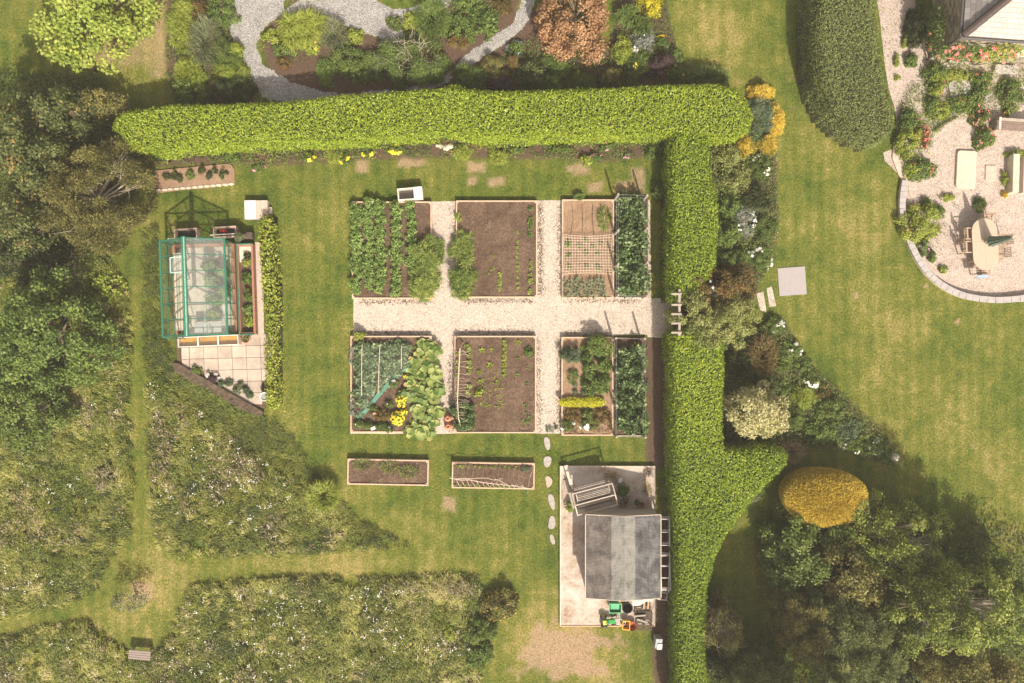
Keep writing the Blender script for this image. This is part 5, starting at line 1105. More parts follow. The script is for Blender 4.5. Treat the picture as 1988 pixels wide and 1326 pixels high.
for i, (lx, ly, q) in enumerate(((.20,-1.75,'white wire tray near the ridge side at the patio end of the greenhouse'), (.62,-1.75,'white wire tray beside the outer wall at the patio end of the greenhouse'), (-.22,-1.75,'white wire tray in the ridge middle at the patio end of the greenhouse'))):
    x, y = gpt(lx, ly); t = thing('wire_tray', q, 'tray', (x, y, .62), GR); m = MB()
    for k in range(7): m.bar((-.18+.06*k, -.22, 0), (-.18+.06*k, .22, 0), .008)
    for k in range(6): m.bar((-.18, -.22+.088*k, .004), (.18, -.22+.088*k, .004), .008)
    m.build('mesh', M_white, t); m = MB()
    for sx in (-1, 1):
        for sy in (-1, 1): m.bar((sx*.18, sy*.22, -.61), (sx*.18, sy*.22, .03), .012)
    m.build('legs', M_white, t); MB().box((0, 0, -.02), (.37, .46, .015)).build('tray_base', M_alu, t)
# side bed against the greenhouse
def side_bed():
    x, y = P(480, 562, .2); t = thing('side_bed', 'long narrow brick-sided bed with a green rail beside the greenhouse', 'planting bed', (x, y, 0), GR); w, d = .34, 1.98; m = MB()
    for sx in (-1, 1): m.box((sx*w, 0, .2), (.09, 2*d, .4))
    for sy in (-1, 1): m.box((0, sy*(d+.045), .2), (2*w+.09, .09, .4))
    m.build('brick_wall', matte('worn_brick', (.34,.19,.13), .35, 14, .9), t); MB().box((0, 0, .06), (2*w-.09, 2*d, .12)).build('soil', S_dark, t)
    MB().box((0, 1.62, .17), (2*w-.09, .7, .1)).build('pale_board', M_pale, t)
    m = MB(); m.bar((-w, d+.09, .43), (w, d+.09, .43), .05); m.bar((-w, -d-.09, .43), (w, -d-.09, .43), .05); m.bar((-w+.0, -d, .43), (-w, d, .43), .045); m.build('green_rail', M_green, t)
    MB().bar((w, -d, .42), (w, d, .42), .04, .02).build('rust_rail', matte('rusty_edge', (.40,.17,.09), .25, 12, .8), t)
side_bed()
for a in [(479,510,10,9,'lime','bright green plant nearest the pale board in the brick side bed'), (484,498,9,8,'dark','dark purple-green plant behind the pale board in the brick side bed'), (482,540,11,13,'mid','green plant in the upper middle of the brick side bed'),
          (484,572,11,14,'mid','green plant in the middle of the brick side bed'), (484,600,11,13,'potato','light green plant in the lower middle of the brick side bed'), (485,622,10,12,'lime','yellow-green plant at the patio end of the brick side bed')]:
    sh('bed_plant', 'plant', 'mound', a[4], a[0], a[1], a[2], a[3], .35, a[5], z=.14)
sh('climber', 'plant', 'fine', 'greyg', 465, 459, 14, 12, .9, 'grey-green bushy plant between the water box and the brick side bed', z=0)
def open_box(name, label, cat, px, py, w, d, h, rz, wood, inner, t=.05):
    x, y = P(px, py, h); r = thing(name, label, cat, (x, y, 0), rz)
    for s in (-1, 1):
        MB().box((0, s*(d/2-t/2), h/2), (w, t, h)).build('side', wood, r); MB().box((s*(w/2-t/2), 0, h/2-.003), (t, d-2*t, h-.006)).build('side', wood, r)
    MB().box((0, 0, .04), (w-2*t, d-2*t, .08)).build('base', inner, r); return r
b1 = open_box('wooden_box', 'open pinkish timber box with dark inside, behind the ridge of the greenhouse', 'box', 360, 455, 1.05, .55, .45, .06, matte('pinkish_timber', (.46,.32,.26), .2, 8, .85), M_black)
b2 = open_box('wooden_box', 'open timber box with red pots inside, behind the whitewashed slope of the greenhouse', 'box', 436, 450, 1.05, .5, .45, .06, matte('pinkish_timber', (.46,.32,.26)), M_black)
for i in range(2):
    x, y = P(429+i*6, 448, .3); m = MB(); m.lathe([(.0,0),(.05,0),(.065,.13),(.072,.13),(.072,.15),(.055,.15),(.045,.03),(0,.03)], n=14); m.build('plant_pot', matte('red_plastic', (.62,.05,.03), .1, 8, .5), loc=(x, y, .08))
for i, o in enumerate([o for o in bpy.data.objects if o.name.startswith('plant_pot')]): tag(o, 'small red pot in the timber box behind the greenhouse', 'pot', 'red pots in the timber box')
tag(MB().bar((*P(325, 464, .3), .3), (*P(367, 461, .3), .3), .05, .03).build('timber_board', M_pale), 'thin pale board lying behind the clear slope of the greenhouse', 'board')
tag(MB().bar((*P(408, 457, .32), .34), (*P(462, 454, .32), .34), .07, .03).build('timber_board', M_pale), 'thin pale board lying in front of the timber box with red pots', 'board')
tag(MB().box((*P(485, 458, .2), .2), (.34, .30, .40)).build('storage_crate', M_dkwood, bevel=.02), 'dark crate standing behind the end of the brick side bed', 'crate')
# glazed trough on the patio
def trough():
    x, y = P(404, 662, .5); t = thing('cold_frame', 'white framed cold frame with three amber glass lights on the patio', 'cold frame', (x, y, 0), .045); w, d = 1.38, .23
    m = MB()
    for s in (-1, 1): m.box((0, s*(d-.02), .24), (2*w, .04, .48)); m.box((s*(w-.02), 0, .239), (.04, 2*d-.08, .478))
    m.build('side_wall', M_pale, t); MB().box((0, 0, .30), (2*w-.1, 2*d-.1, .02)).build('sand_bed', matte('ochre_sand', (.50,.30,.08), .3, 3, .9), t)
    for i in range(3):
        cx = -w+w/3+i*2*w/3; m = MB()
        for s in (-1, 1): m.box((cx, s*(d-.015), .50), (2*w/3, .035, .035)); m.box((cx+s*(w/3-.015), 0, .50), (.03, 2*d-.06, .034))
        o = m.build('glazed_light', M_white, t); g = MB(); g.add([(cx-w/3, -d, .5), (cx+w/3, -d, .5), (cx+w/3, d, .5), (cx-w/3, d, .5)], [(0,1,2,3)]); g.build('pane', Gl_amber, o)
trough()
def pot(name, label, px, py, r, h, mat, plant=None, z=.03, cat='pot', rz=0, ps=1.0):
    x, y = P(px, py, h); t = thing(name, label, cat, (x, y, z), rz)
    MB().lathe([(0,0),(r*.72,0),(r*.95,h*.85),(r*1.05,h*.85),(r*1.05,h),(r*.86,h),(r*.80,h*.8),(0,h*.8)], n=20).build('pot_body', mat, t, smooth=False)
    MB().lathe([(0,h*.82),(r*.84,h*.82)], n=16).build('soil', S_dark, t)
    if plant:
        pos, ax, nr, v, cc = clumps(r*ps, r*ps, r*1.1*ps, h*.85, .09, .05, plant[1]); leaf_obj('plant', pos, ax, nr, .09, .05, v, L_[plant[0]], t)
    return t
pot('flower_pot', 'round terracotta pot with a small green plant on the patio by the cold frame', 477, 658, .20, .28, M_terr, ('mid', .5))
sh('perennial', 'plant', 'mound', 'greyg', 468, 647, 6, 8, .4, 'thin plant beside the round patio pot', z=.02, cover=.9)
for a in [(381,719,11,8,'mid','fine','thin green-brown plant on the patio edge next to the white-flowered one',None), (411,733,13,11,'purple','fine','white-flowered plant at the patio edge',('white',22,.13,4)),
          (428,745,7,7,'bluegreen','fine','round grey-green cushion beside the white-flowered patio plant',None), (443,744,9,9,'bluegreen','fine','larger grey-green cushion plant on the slanting patio edge',None), (459,758,9,9,'bluegreen','fine','grey-green cushion in the middle of the row on the patio edge',None),
          (467,749,9,8,'greyg','fine','upper grey-green cushion of the patio edge row',None), (477,757,8,8,'bluegreen','fine','grey-green cushion near the end of the patio edge row',None), (483,766,8,7,'bluegreen','fine','last grey-green cushion before the white tub',None)]:
    sh('cushion_plant', 'plant', a[5], a[4], a[0], a[1], a[2], a[3], .28, a[6], a[7], z=.02)
def tub():
    x, y = P(514, 770, .4); t = thing('water_tub', 'round white tub standing at the corner of the patio', 'tub', (x, y, .02))
    MB().lathe([(0,0),(.15,0),(.19,.42),(.21,.42),(.21,.45),(.175,.45),(.17,.40),(0,.38)], n=22).build('tub_body', M_white, t); MB().lathe([(0,.40),(.168,.40)], n=20).build('water', matte('dull_water', (.30,.29,.27), .1, 5, .2), t)
tub()
# box by the stone-edged bed: white lid and a bare board half
def board_box():
    x, y = P(497, 407, .32); t = thing('compost_box', 'low box with one white lid and one bare board lid beside the narrow hedge', 'box', (x, y, 0), .02); w, d = .53, .42
    m = MB()
    for s in (-1, 1): m.box((0, s*(d-.02), .15), (2*w, .04, .30)); m.box((s*(w-.02), 0, .149), (.04, 2*d-.08, .298))
    m.build('side_board', M_grey, t); MB().box((-w/2, 0, .32), (w-.01, 2*d+.02, .03)).build('lid', M_white, t, bevel=.004); MB().box((w/2, .01, .318), (w-.01, 2*d-.02, .03)).build('lid', matte('pinkish_board', (.52,.40,.33), .2, 6, .85), t, bevel=.004)
board_box()
tag(MB().box((*P(524, 409, .1), .07), (.20, .32, .14), .05).build('concrete_block', M_stone, bevel=.012), 'small pale block beside the low lidded box', 'block')
def glass_box():
    x, y = P(796, 376, .5); t = thing('cold_frame', 'small weathered white cold frame with one glass light at the potato bed', 'cold frame', (x, y, 0), .09); w, d = .56, .27; m = MB()
    for s in (-1, 1): m.box((0, s*(d-.02), .24), (2*w, .04, .48)); m.box((s*(w-.02), 0, .239), (.04, 2*d-.08, .478))
    m.build('side_wall', matte('worn_white_timber', (.60,.55,.50), .2, 10, .8), t); MB().box((-.12, 0, .1), (.8, .44, .1)).build('soil', S_dark, t)
    MB().box((w-.19, 0, .495), (.40, 2*d+.03, .03)).build('lid', M_white, t)
    m = MB(); 
    for s in (-1, 1): m.box((-.20, s*(d-.02), .50), (.74, .05, .04))
    m.box((-w+.02, 0, .50), (.05, 2*d-.09, .039)); o = m.build('glazed_light', matte('worn_white_timber', (.6,.55,.5)), t); g = MB(); g.add([(-w, -d, .50), (.17, -d, .50), (.17, d, .50), (-w, d, .50)], [(0,1,2,3)]); g.build('pane', Gl_clear, o)
glass_box()
for i, (px, py, q) in enumerate(((869, 812, 'terracotta forcing pot lying open-end up beside the stick frame bed'), (870, 828, 'second terracotta pot below it at the lawn end of the gravel'))):
    x, y = P(px, py, .4); t = thing('terracotta_pot', q, 'pot', (x, y, 0)); MB().lathe([(.0,0),(.16,0),(.19,.15),(.17,.30),(.09,.38),(.09,.42),(.065,.42),(.065,.37),(.0,.30)], n=20).build('pot_body', M_terr, t, smooth=True)
    MB().tube([(.10,0,.2),(.2,-.02,.18),(.26,-.03,.15)], [.05,.05,.045], 8).build('handle', M_terr, t)
# rounded stones in the strip and stepping stones
for i, (px, py, r) in enumerate(((857,284,6),(866,287,7),(874,284,6),(849,283,4))):
    a = np.arange(0, 6.28, .7); o = MB().lathe([(.0,.0),(r/S,.0),(r/S*1.05,.06),(r/S*.75,.14),(0,.17)], n=9, sx=R.uniform(.9, 1.2), sy=R.uniform(.75, 1)).build('stone', M_stone, loc=(*P(px, py), 0), smooth=True)
    tag(o, 'rounded pale stone in the strip below the long hedge', 'stone', 'rounded stones under the long hedge')
SL = ['first stepping stone, closest to the gravel between the beds', 'squarish stepping stone second from the beds', 'pinkish stepping stone level with the corner of the concrete pad', 'long narrow stepping stone in the middle of the row', 'wedge-shaped stepping stone second from the end', 'last small stepping stone farthest from the beds']
for i, q in enumerate([[(1056,849),(1062,848),(1068,854),(1068,871),(1063,875),(1057,866)], [(1055,886),(1071,886),(1070,900),(1064,908),(1056,905)], [(1058,924),(1066,924),(1073,932),(1071,941),(1063,948),(1060,940)],
                        [(1063,959),(1072,959),(1077,970),(1077,991),(1071,988),(1065,976)], [(1067,1001),(1077,1001),(1079,1025),(1063,1028)], [(1066,1038),(1074,1037),(1079,1057),(1070,1056)]]):
    pl = [P(*p) for p in q]; cx = sum(p[0] for p in pl)/len(pl); cy = sum(p[1] for p in pl)/len(pl)
    tag(MB().prism([(x-cx, y-cy) for x, y in smooth_poly(pl, 1)], -.02, .03).build('stepping_stone', matte('step_stone_pink', (.44,.34,.28), .15, 8, .9) if i == 2 else matte('step_stone', (.36,.325,.30), .25, 6, .9), loc=(cx, cy, 0), bevel=.008), SL[i], 'stepping stone', 'stepping stones beside the pad')

# ------------------------------------------------------------ shed on its concrete pad
def pad():
    a = P(1087, 905, .2); b = P(1272, 1217, .2)
    m, n, p = new_mat('stained_concrete'); tc = N(n, 'ShaderNodeTexCoord').outputs['Object']; n1 = noise(n, 1.1, 6, .7, tc, .6); n2 = noise(n, 9, 5, .7, tc)
    f = mathn(n, 'ADD', mathn(n, 'MULTIPLY', n1, .7), mathn(n, 'MULTIPLY', n2, .3))
    n.links.new(ramp(n, [(.32, (.17,.11,.07)), (.43, (.36,.27,.20)), (.50, (.45,.375,.315)), (.62, (.54,.49,.44))], f), p.inputs['Base Color']); p.inputs['Roughness'].default_value = .9; bump(n, p, n2, .2, .01)
    t = MB().box(((a[0]+b[0])/2, (a[1]+b[1])/2, .085), (b[0]-a[0]-.10, a[1]-b[1]-.10, .17)).build('concrete_pad', m); tag(t, kind='structure')
    e = thing('pad_edging', 'pale timber edging boards around the concrete pad', 'edging', ((a[0]+b[0])/2, (a[1]+b[1])/2, 0)); W, D = b[0]-a[0], a[1]-b[1]
    MB().box((0, D/2-.025, .10), (W, .05, .2)).build('edge_board', M_pale, e); MB().box((0, -D/2+.025, .10), (W, .05, .2)).build('edge_board', matte('orange_timber', (.50,.33,.20), .2, 8, .85), e)
    MB().box((-W/2+.025, 0, .099), (.05, D-.1, .198)).build('edge_board', M_pale, e); MB().box((W/2-.025, 0, .099), (.05, D-.1, .198)).build('edge_board', M_grey, e)
pad()
SHX, SHY = P((1134+1265)/2, (984+1136)/2)
def felt(name, a, b, c, st=(1, 1, 1)):
    m, n, p = new_mat(name); tc = N(n, 'ShaderNodeTexCoord').outputs['Object']; mp = N(n, 'ShaderNodeMapping'); mp.inputs['Scale'].default_value = (1.5, .5, 1); n.links.new(tc, mp.inputs[0])
    n1 = noise(n, 1.6, 5, .65, tc, .8); n2 = noise(n, 5, 4, .8, mp.outputs[0]); n3 = noise(n, 60, 2, .7, tc); w_ = N(n, 'ShaderNodeTexWave', wave_type='BANDS', bands_direction='Y'); w_.inputs['Scale'].default_value = 5; w_.inputs['Distortion'].default_value = 3; n.links.new(tc, w_.inputs[0])
    f = mathn(n, 'ADD', mathn(n, 'MULTIPLY', n1, .48), mathn(n, 'MULTIPLY', n2, .26)); f = mathn(n, 'ADD', f, mathn(n, 'MULTIPLY', n3, .20)); f = mathn(n, 'ADD', f, mathn(n, 'MULTIPLY', w_.outputs['Fac'], .09))
    n.links.new(ramp(n, [(.40, a), (.49, b), (.62, c)], f), p.inputs['Base Color']); p.inputs['Roughness'].default_value = .85; bump(n, p, n3, .3, .004); return m
def shed():
    t = thing('garden_shed', 'timber shed with grey felt roof and a paler felt strip along the ridge', 'shed', (SHX, SHY, .17)); w, d, e, r = 1.56, 1.80, 1.62, 1.98
    wm = matte('shed_boards', (.40,.35,.30), .2, 5, .85, stretch=(.3, .3, 9)); m = MB()
    for s in (-1, 1): m.add([(-w, s*d, 0), (w, s*d, 0), (w, s*d, e), (0, s*d, r-.04), (-w, s*d, e)], [(0,1,2,3,4) if s < 0 else (4,3,2,1,0)])
    for s in (-1, 1): m.add([(s*w, -d, 0), (s*w, d, 0), (s*w, d, e), (s*w, -d, e)], [(0,1,2,3) if s > 0 else (3,2,1,0)])
    m.build('wall', wm, t)
    sl = (r-e)/w; ew, ed = w+.08, d+.02; z = lambda x: r+.03-abs(x)*sl
    fd = felt('dark_felt', (.035,.028,.025), (.085,.07,.062), (.19,.165,.145)); fd2 = felt('dark_felt_grey', (.025,.027,.028), (.07,.07,.072), (.19,.185,.18)); fl = felt('pale_felt', (.06,.06,.055), (.185,.18,.158), (.27,.262,.232))
    def panel(name, x0, x1, mat, up=0, yo=0):
        m = MB(); V = []
        for (x, y) in ((x0, -ed), (x1, -ed), (x1, ed), (x0, ed)): V.append((x, y+yo, z(x)+up))
        m.add(V+[(x, y, q-.03) for x, y, q in V], [(0,1,2,3),(7,6,5,4),(0,4,5,1),(1,5,6,2),(2,6,7,3),(3,7,4,0)]); return m.build(name, mat, t)
    panel('roof_felt', -ew, -.02, fd); panel('roof_felt', .02, ew, fd2)
    m = MB(); a_, b_ = -.56, .48
    V = [(a_, z(a_)), (0, z(0)), (b_, z(b_))]
    m.add([(x, y, q+.022) for x, q in V for y in (-ed-.01, ed+.01)]+[(x, y, q+.004) for x, q in V for y in (-ed-.01, ed+.01)], [(0,2,3,1),(2,4,5,3),(0,1,7,6),(4,10,11,5),(0,6,8,2),(2,8,10,4),(1,3,9,7),(3,5,11,9)]); m.build('ridge_strip', fl, t)
    for q_ in (-1.02, 1.1): MB().bar((q_, -ed, z(q_)+.006), (q_, ed, z(q_)+.006), .02, .008).build('felt_lap', fd2, t)
    for s in (-1, 1):
        m = MB(); m.bar((-ew, s*(ed+.02), z(ew)-.03), (0, s*(ed+.02), z(0)-.03), .025, .08); m.bar((0, s*(ed+.02), z(0)-.03), (ew, s*(ed+.02), z(ew)-.03), .025, .08); m.build('barge_board', M_pale, t)
        MB().bar((s*(ew+.02), -ed, z(ew)-.03), (s*(ew+.02), ed, z(ew)-.03), .03, .06).build('fascia', M_pale, t)
    o = MB().box((-.2, -d-.02, .85), (.8, .04, 1.6)).build('door', M_dkwood, t); MB().box((.10, -d-.05, .9), (.03, .03, .14)).build('handle', M_alu, o)
shed()
def arbour():
    x, y = P(1152, 964, .8); t = thing('timber_arbour', 'grey slatted timber bench frame standing askew on the concrete pad', 'garden seat', (x, y, .17), .262); L = .92
    M_arb = matte('silver_brown_timber', (.46,.39,.33), .2, 9, .85)
    def rail(name, a, b, w_=.048, m=M_arb): MB().bar(a, b, w_).build(name, m, t)
    ys = (.50, 0.0, -.50); zt = (1.35, 1.45, 1.20)
    for i, (yy, zz) in enumerate(zip(ys, zt)):
        rail('top_rail', (-L, yy, zz), (L, yy, zz))
        for s in (-1, 1): MB().bar((s*L, yy, 0), (s*L, yy, zz), .06).build('post', M_grey, t)
    for s in (-1, 1): rail('side_rail', (s*L, .5, 1.35), (s*L, 0, 1.45)); rail('side_rail', (s*L, 0, 1.45), (s*L, -.5, 1.20))
    for k in range(6): MB().box((0.02, .42-.068*k, 1.02+.01*k), (1.45, .026, .04)).build('shelf_slat', M_arb if k % 2 else M_grey, t)
    MB().box((-.74, .25, 1.0), (.05, .42, .05)).build('shelf_bearer', M_arb, t); MB().box((.76, .25, .98), (.05, .42, .05)).build('shelf_bearer', M_grey, t)
    for k in range(4): MB().box((.02, -.12-.09*k, .55), (1.5, .05, .03)).build('seat_slat', M_arb if k == 2 else M_dkwood, t)
    for k in range(3): MB().box((-.05, .57+.055*k, .98-.12*k), (1.45, .025, .05)).build('back_slat', M_arb, t)
    MB().box((.88, .25, .60), (.14, .5, .05)).build('end_board', M_grey, t); MB().box((-.98, .1, .70), (.13, .75, .05)).build('end_board', M_grey, t)
arbour()
tag(MB().box((*P(1104, 923, .25), .20), (.16, .95, .05), .28).build('timber_plank', M_pale, bevel=.005), 'pale plank lying across the corner of the pad beside the arbour', 'plank')
tag(MB().box((*P(1101, 945, .25), .205), (.18, .65, .04), .28).build('timber_plank', M_grey, bevel=.005), 'shorter greyish plank on the pad next to the pale one', 'plank')
tag(MB().box((*P(1112, 968, .35), .30), (.20, .60, .25), .28).build('wooden_step', M_grey, bevel=.01), 'low grey wooden step at the end of the arbour', 'step')
pot('flower_pot', 'potted lime green plant on the pad at the arbour corner', 1107, 982, .15, .22, M_black, ('lime', 2.4), z=.17, ps=1.7)
pot('flower_pot', 'tall dark green potted plant with white flowers beside the arbour', 1209, 950, .19, .35, M_black, ('green', 2.4), z=.17, ps=1.6)
pot('flower_pot', 'large empty terracotta pot standing against the shed end', 1245, 979, .15, .24, M_terr, None, z=.17)
pot('flower_pot', 'dark green plastic pot with a dark plant next to the large terracotta pot', 1236, 975, .12, .22, M_green, ('dark', .8), z=.17)
def can():
    x, y = P(1204, 932, .3); t = thing('watering_can', 'galvanised watering can standing on the pad above the potted plant', 'watering can', (x, y, .17), .6)
    MB().lathe([(0,0),(.11,0),(.11,.24),(.085,.28),(.06,.28),(0,.20)], n=18).build('can_body', M_alu, t); MB().tube([(.09,0,.08),(.2,0,.2),(.30,0,.32)], [.03,.02,.018], 8).build('spout', M_alu, t); MB().tube([(-.10,0,.05),(-.2,0,.18),(-.12,0,.33),(.03,0,.36),(.07,0,.28)], .012, 6).build('handle', M_alu, t)
can()
for px, py, r, q in ((1186,922,10,'dry brown plant debris on the pad above the arbour'), (1256,915,9,'dry plant debris in the corner of the pad'), (1256,950,10,'dead sticks and leaves against the edge board of the pad'), (1212,972,12,'brown leaf litter beside the shed end')):
    n = 170; p = R.normal(size=(n, 2))*r/S*.55; ax = nrm(np.column_stack([R.normal(size=(n, 2)), abs(R.normal(size=n))*.3]))
    o = leaf_obj('leaf_litter', np.column_stack([p, .178+R.random(n)*.05]), ax, nrm(R.normal(size=(n, 3))*.4+np.array([0, 0, 1])), R.uniform(.06, .16, n), .025, R.random(n), L_['tan'] if r == 10 else L_mulch, loc=(*P(px, py), 0)); tag(o, kind='stuff')
# clutter behind the shed
def bin_box():
    x, y = P(1194, 1180, .7); t = thing('compost_bin', 'green plastic lidded garden trolley bin at the end of the shed', 'bin', (x, y, .17), 0); g = matte('green_plastic', (.03,.30,.13), .12, 6, .45)
    m = MB(); m.add([(-.20,-.16,.05),(.20,-.16,.05),(.20,.16,.05),(-.20,.16,.05),(-.27,-.20,.60),(.27,-.20,.60),(.27,.20,.60),(-.27,.20,.60)], [(0,3,2,1),(0,1,5,4),(1,2,6,5),(2,3,7,6),(3,0,4,7)]); m.build('bin_body', g, t)
    MB().box((0, .02, .50), (.40, .28, .02)).build('bin_contents', matte('light_green_plastic', (.10,.40,.20), .1, 5, .5), t)
    m = MB()
    for s in (-1, 1): m.box((0, s*.20, .615), (.58, .035, .035)); m.box((s*.27, 0, .614), (.035, .36, .034))
    m.build('rim', matte('light_green_plastic', (.1,.4,.2)), t)
bin_box()
def barrel():
    x, y = P(1217, 1178, .6); t = thing('black_barrel', 'open black plastic barrel next to the green bin', 'barrel', (x, y, .17)); MB().lathe([(0,0),(.17,0),(.21,.3),(.23,.6),(.25,.62),(.23,.64),(.21,.60),(.19,.25),(0,.2)], n=24).build('barrel_body', M_black, t, smooth=True)
barrel()
def tractor():
    x, y = P(1181, 1206, .4); t = thing('toy_tractor', 'green and yellow ride-on toy tractor parked at the pad edge', 'toy tractor', (x, y, .17), .1); g = matte('bright_green_plastic', (.02,.28,.06), .1, 6, .35); yl = matte('bright_yellow_plastic', (.80,.62,.06), .08, 6, .4)
    MB().box((.10, 0, .28), (.42, .20, .16)).build('bonnet', g, t, bevel=.03); MB().box((-.16, 0, .26), (.20, .28, .10)).build('body', g, t, bevel=.02); MB().box((-.18, 0, .36), (.17, .20, .10)).build('seat', yl, t, bevel=.03)
    for sx, r in ((-.20, .16), (.24, .10)):
        for s in (-1, 1):
            m = MB(); yy = s*.20; m.tube([(sx, yy-.04, r), (sx, yy+.04, r)], r, 18); o = m.build('wheel', M_black, t); MB().tube([(sx, yy-.045, r), (sx, yy+.045, r)], r*.5, 12).build('rim', yl, o)
    MB().tube([(.0,0,.34),(-.05,0,.46)], .012, 6).build('steering_column', M_black, t); MB().tube([(-.05+.07*math.cos(a), .07*math.sin(a), .46) for a in np.linspace(0, 6.28, 13)], .010, 5).build('steering_wheel', M_black, t)
tractor()
def barrow():
    x, y = P(1203, 1206, .3); t = thing('child_trike', 'small white and grey metal frame trike lying beside the toy tractor', 'trike', (x, y, .17), -.4)
    m = MB(); m.tube([(-.28,.12,.05),(-.05,.14,.22),(.2,.10,.25),(.3,0,.1)], .018, 6); m.tube([(-.28,-.12,.05),(-.05,-.14,.22),(.2,-.10,.25),(.3,0,.1)], .018, 6); m.tube([(-.05,.14,.22),(-.05,-.14,.22)], .016, 6); m.build('tube_frame', M_white, t)
    for q in ((.3, 0), (-.26, .15), (-.26, -.15)): MB().tube([(q[0], q[1]-.02, .08), (q[0], q[1]+.02, .08)], .08, 14).build('wheel', M_black, t)
barrow()
def crate(name, label, px, py, w, d, h, col, rz, z=.17):
    x, y = P(px, py, h); t = thing(name, label, 'crate', (x, y, z), rz); m = MB(); a, b = w/2, d/2; i = .025
    m.add([(-a*.85,-b*.85,0),(a*.85,-b*.85,0),(a*.85,b*.85,0),(-a*.85,b*.85,0),(-a,-b,h),(a,-b,h),(a,b,h),(-a,b,h),(-a+i,-b+i,h),(a-i,-b+i,h),(a-i,b-i,h),(-a+i,b-i,h),(-a*.8,-b*.8,.03),(a*.8,-b*.8,.03),(a*.8,b*.8,.03),(-a*.8,b*.8,.03)],
          [(3,2,1,0),(0,1,5,4),(1,2,6,5),(2,3,7,6),(3,0,4,7),(4,5,9,8),(5,6,10,9),(6,7,11,10),(7,4,8,11),(8,9,13,12),(9,10,14,13),(10,11,15,14),(11,8,12,15),(12,13,14,15)])
    m.build('tub', matte(name+'_plastic', col, .1, 6, .45), t); MB().tube([(-a, b*.3, h), (-a-.05, b*.3, h+.03), (-a-.05, -b*.3, h+.03), (-a, -b*.3, h)], .012, 6).build('handle', matte(name+'_plastic', col), t)
crate('yellow_crate', 'yellow-orange plastic tub at the edge board behind the shed', 1215, 1212, .34, .42, .30, (.85,.48,.05), -.05)
def rust_tub():
    x, y = P(1226, 1213, .2); t = thing('rusty_tub', 'round rusty red-brown tub behind the yellow tub', 'tub', (x, y, .17)); MB().lathe([(0,0),(.14,0),(.20,.22),(.21,.24),(.19,.22),(.12,.03),(0,.03)], n=20).build('tub_body', matte('rust', (.34,.10,.04), .3, 10, .9), t)
rust_tub()
def pallet(px, py, rz, z, label):
    x, y = P(px, py, z); t = thing('pallet', label, 'pallet', (x, y, z), rz); m = MB()
    for k in range(5): m.box((0, -.36+.18*k, .11), (.75, .09, .02))
    m.build('deck_boards', M_dkwood, t); m = MB()
    for k in range(3): m.box((-.33+.33*k, 0, .05), (.08, .82, .10))
    m.build('bearer', M_dkwood, t)
pallet(1247, 1180, .08, .17, 'dark slatted pallet under the white sheet behind the shed'); pallet(1250, 1205, -.05, .17, 'dark slatted pallet in the corner of the pad')
for i, (px, py, rz, q) in enumerate(((1251,1172,1.45,'orange-brown plank leaning by the shed, nearest the wall corner'), (1259,1172,1.45,'orange-brown plank at the corner post of the pad'), (1243,1196,.1,'pale broken plank on the dark pallets'), (1247,1206,-.3,'stubby pale log among the pallets'))):
    tag(MB().box((0, 0, 0), (.5, .07, .05), rz).build('timber_plank', matte('orange_timber', (.5,.33,.2)) if i < 2 else M_grey, loc=(*P(px, py, .4), .36)), q, 'plank')
def tarp():
    n = 16; X = np.linspace(0, 1, n); gx, gy = np.meshgrid(X, X, indexing='ij'); x = -.46+gx*.98-.05*gy; y = .20-gy*(.42-.34*gx)+.03*np.sin(gx*12); z = .55+.10*fbm(gx*3, gy*3, .6, 401)-.10*gy
    idx = np.arange(n*n).reshape(n, n); q = np.stack([idx[:-1, :-1], idx[:-1, 1:], idx[1:, 1:], idx[1:, :-1]], -1).reshape(-1, 4)[:, ::-1]
    o = link('crumpled_sheet', raw_mesh('crumpled_sheet', np.column_stack([x.ravel(), y.ravel(), z.ravel()]), q, np.zeros((0, 3), int), None), matte('dirty_white_sheet', (.52,.50,.46), .35, 7, .8), loc=(*P(1247, 1170, .5), 0))
    s = o.modifiers.new('s', 'SOLIDIFY'); s.thickness = .012; tag(o, 'crumpled dirty white sheet thrown over the pallets behind the shed', 'sheet')
tarp()
crate('small_tub', 'small yellow tool tray against the shed door', 1206, 1167, .20, .10, .12, (.8,.6,.1), 0)
def ladder(px, y0, y1, w, n, label, z=.9, rz=0):
    a = P(px, (y0+y1)/2, z); L = (y1-y0)/S*(1-z/HC); t = thing('ladder', label, 'ladder', (a[0], a[1], z), rz)
    for s in (-1, 1): MB().box((s*w/2, 0, 0), (.035, L, .06)).build('rail', M_alu, t)
    for k in range(n):
        yy = -L/2+.08+k*(L-.16)/(n-1); MB().tube([(-w/2, yy, 0), (w/2, yy, 0)], .018, 6).build('rung', M_alu, t)
    for yy in (-L*.42, L*.42):
        m = MB(); m.bar((-w/2-.1, yy, -.05), (w/2, yy, -.05), .04); m.bar((-w/2+.04, yy, -.06), (-w/2+.04, yy, -z), .04); m.build('bracket', M_grey, t)
ladder(1289, 1000, 1058, .46, 3, 'aluminium ladder on brackets beside the upper half of the shed', 1.0)
ladder(1291, 1004, 1062, .42, 3, 'aluminium ladder section stacked on the one beside the upper half of the shed', 1.08)
ladder(1290, 1070, 1150, .42, 4, 'shorter aluminium ladder beside the lower half of the shed', .9, -.02)
ladder(1292, 1074, 1147, .42, 4, 'second aluminium ladder laid over the shorter one by the shed', .98, .03)
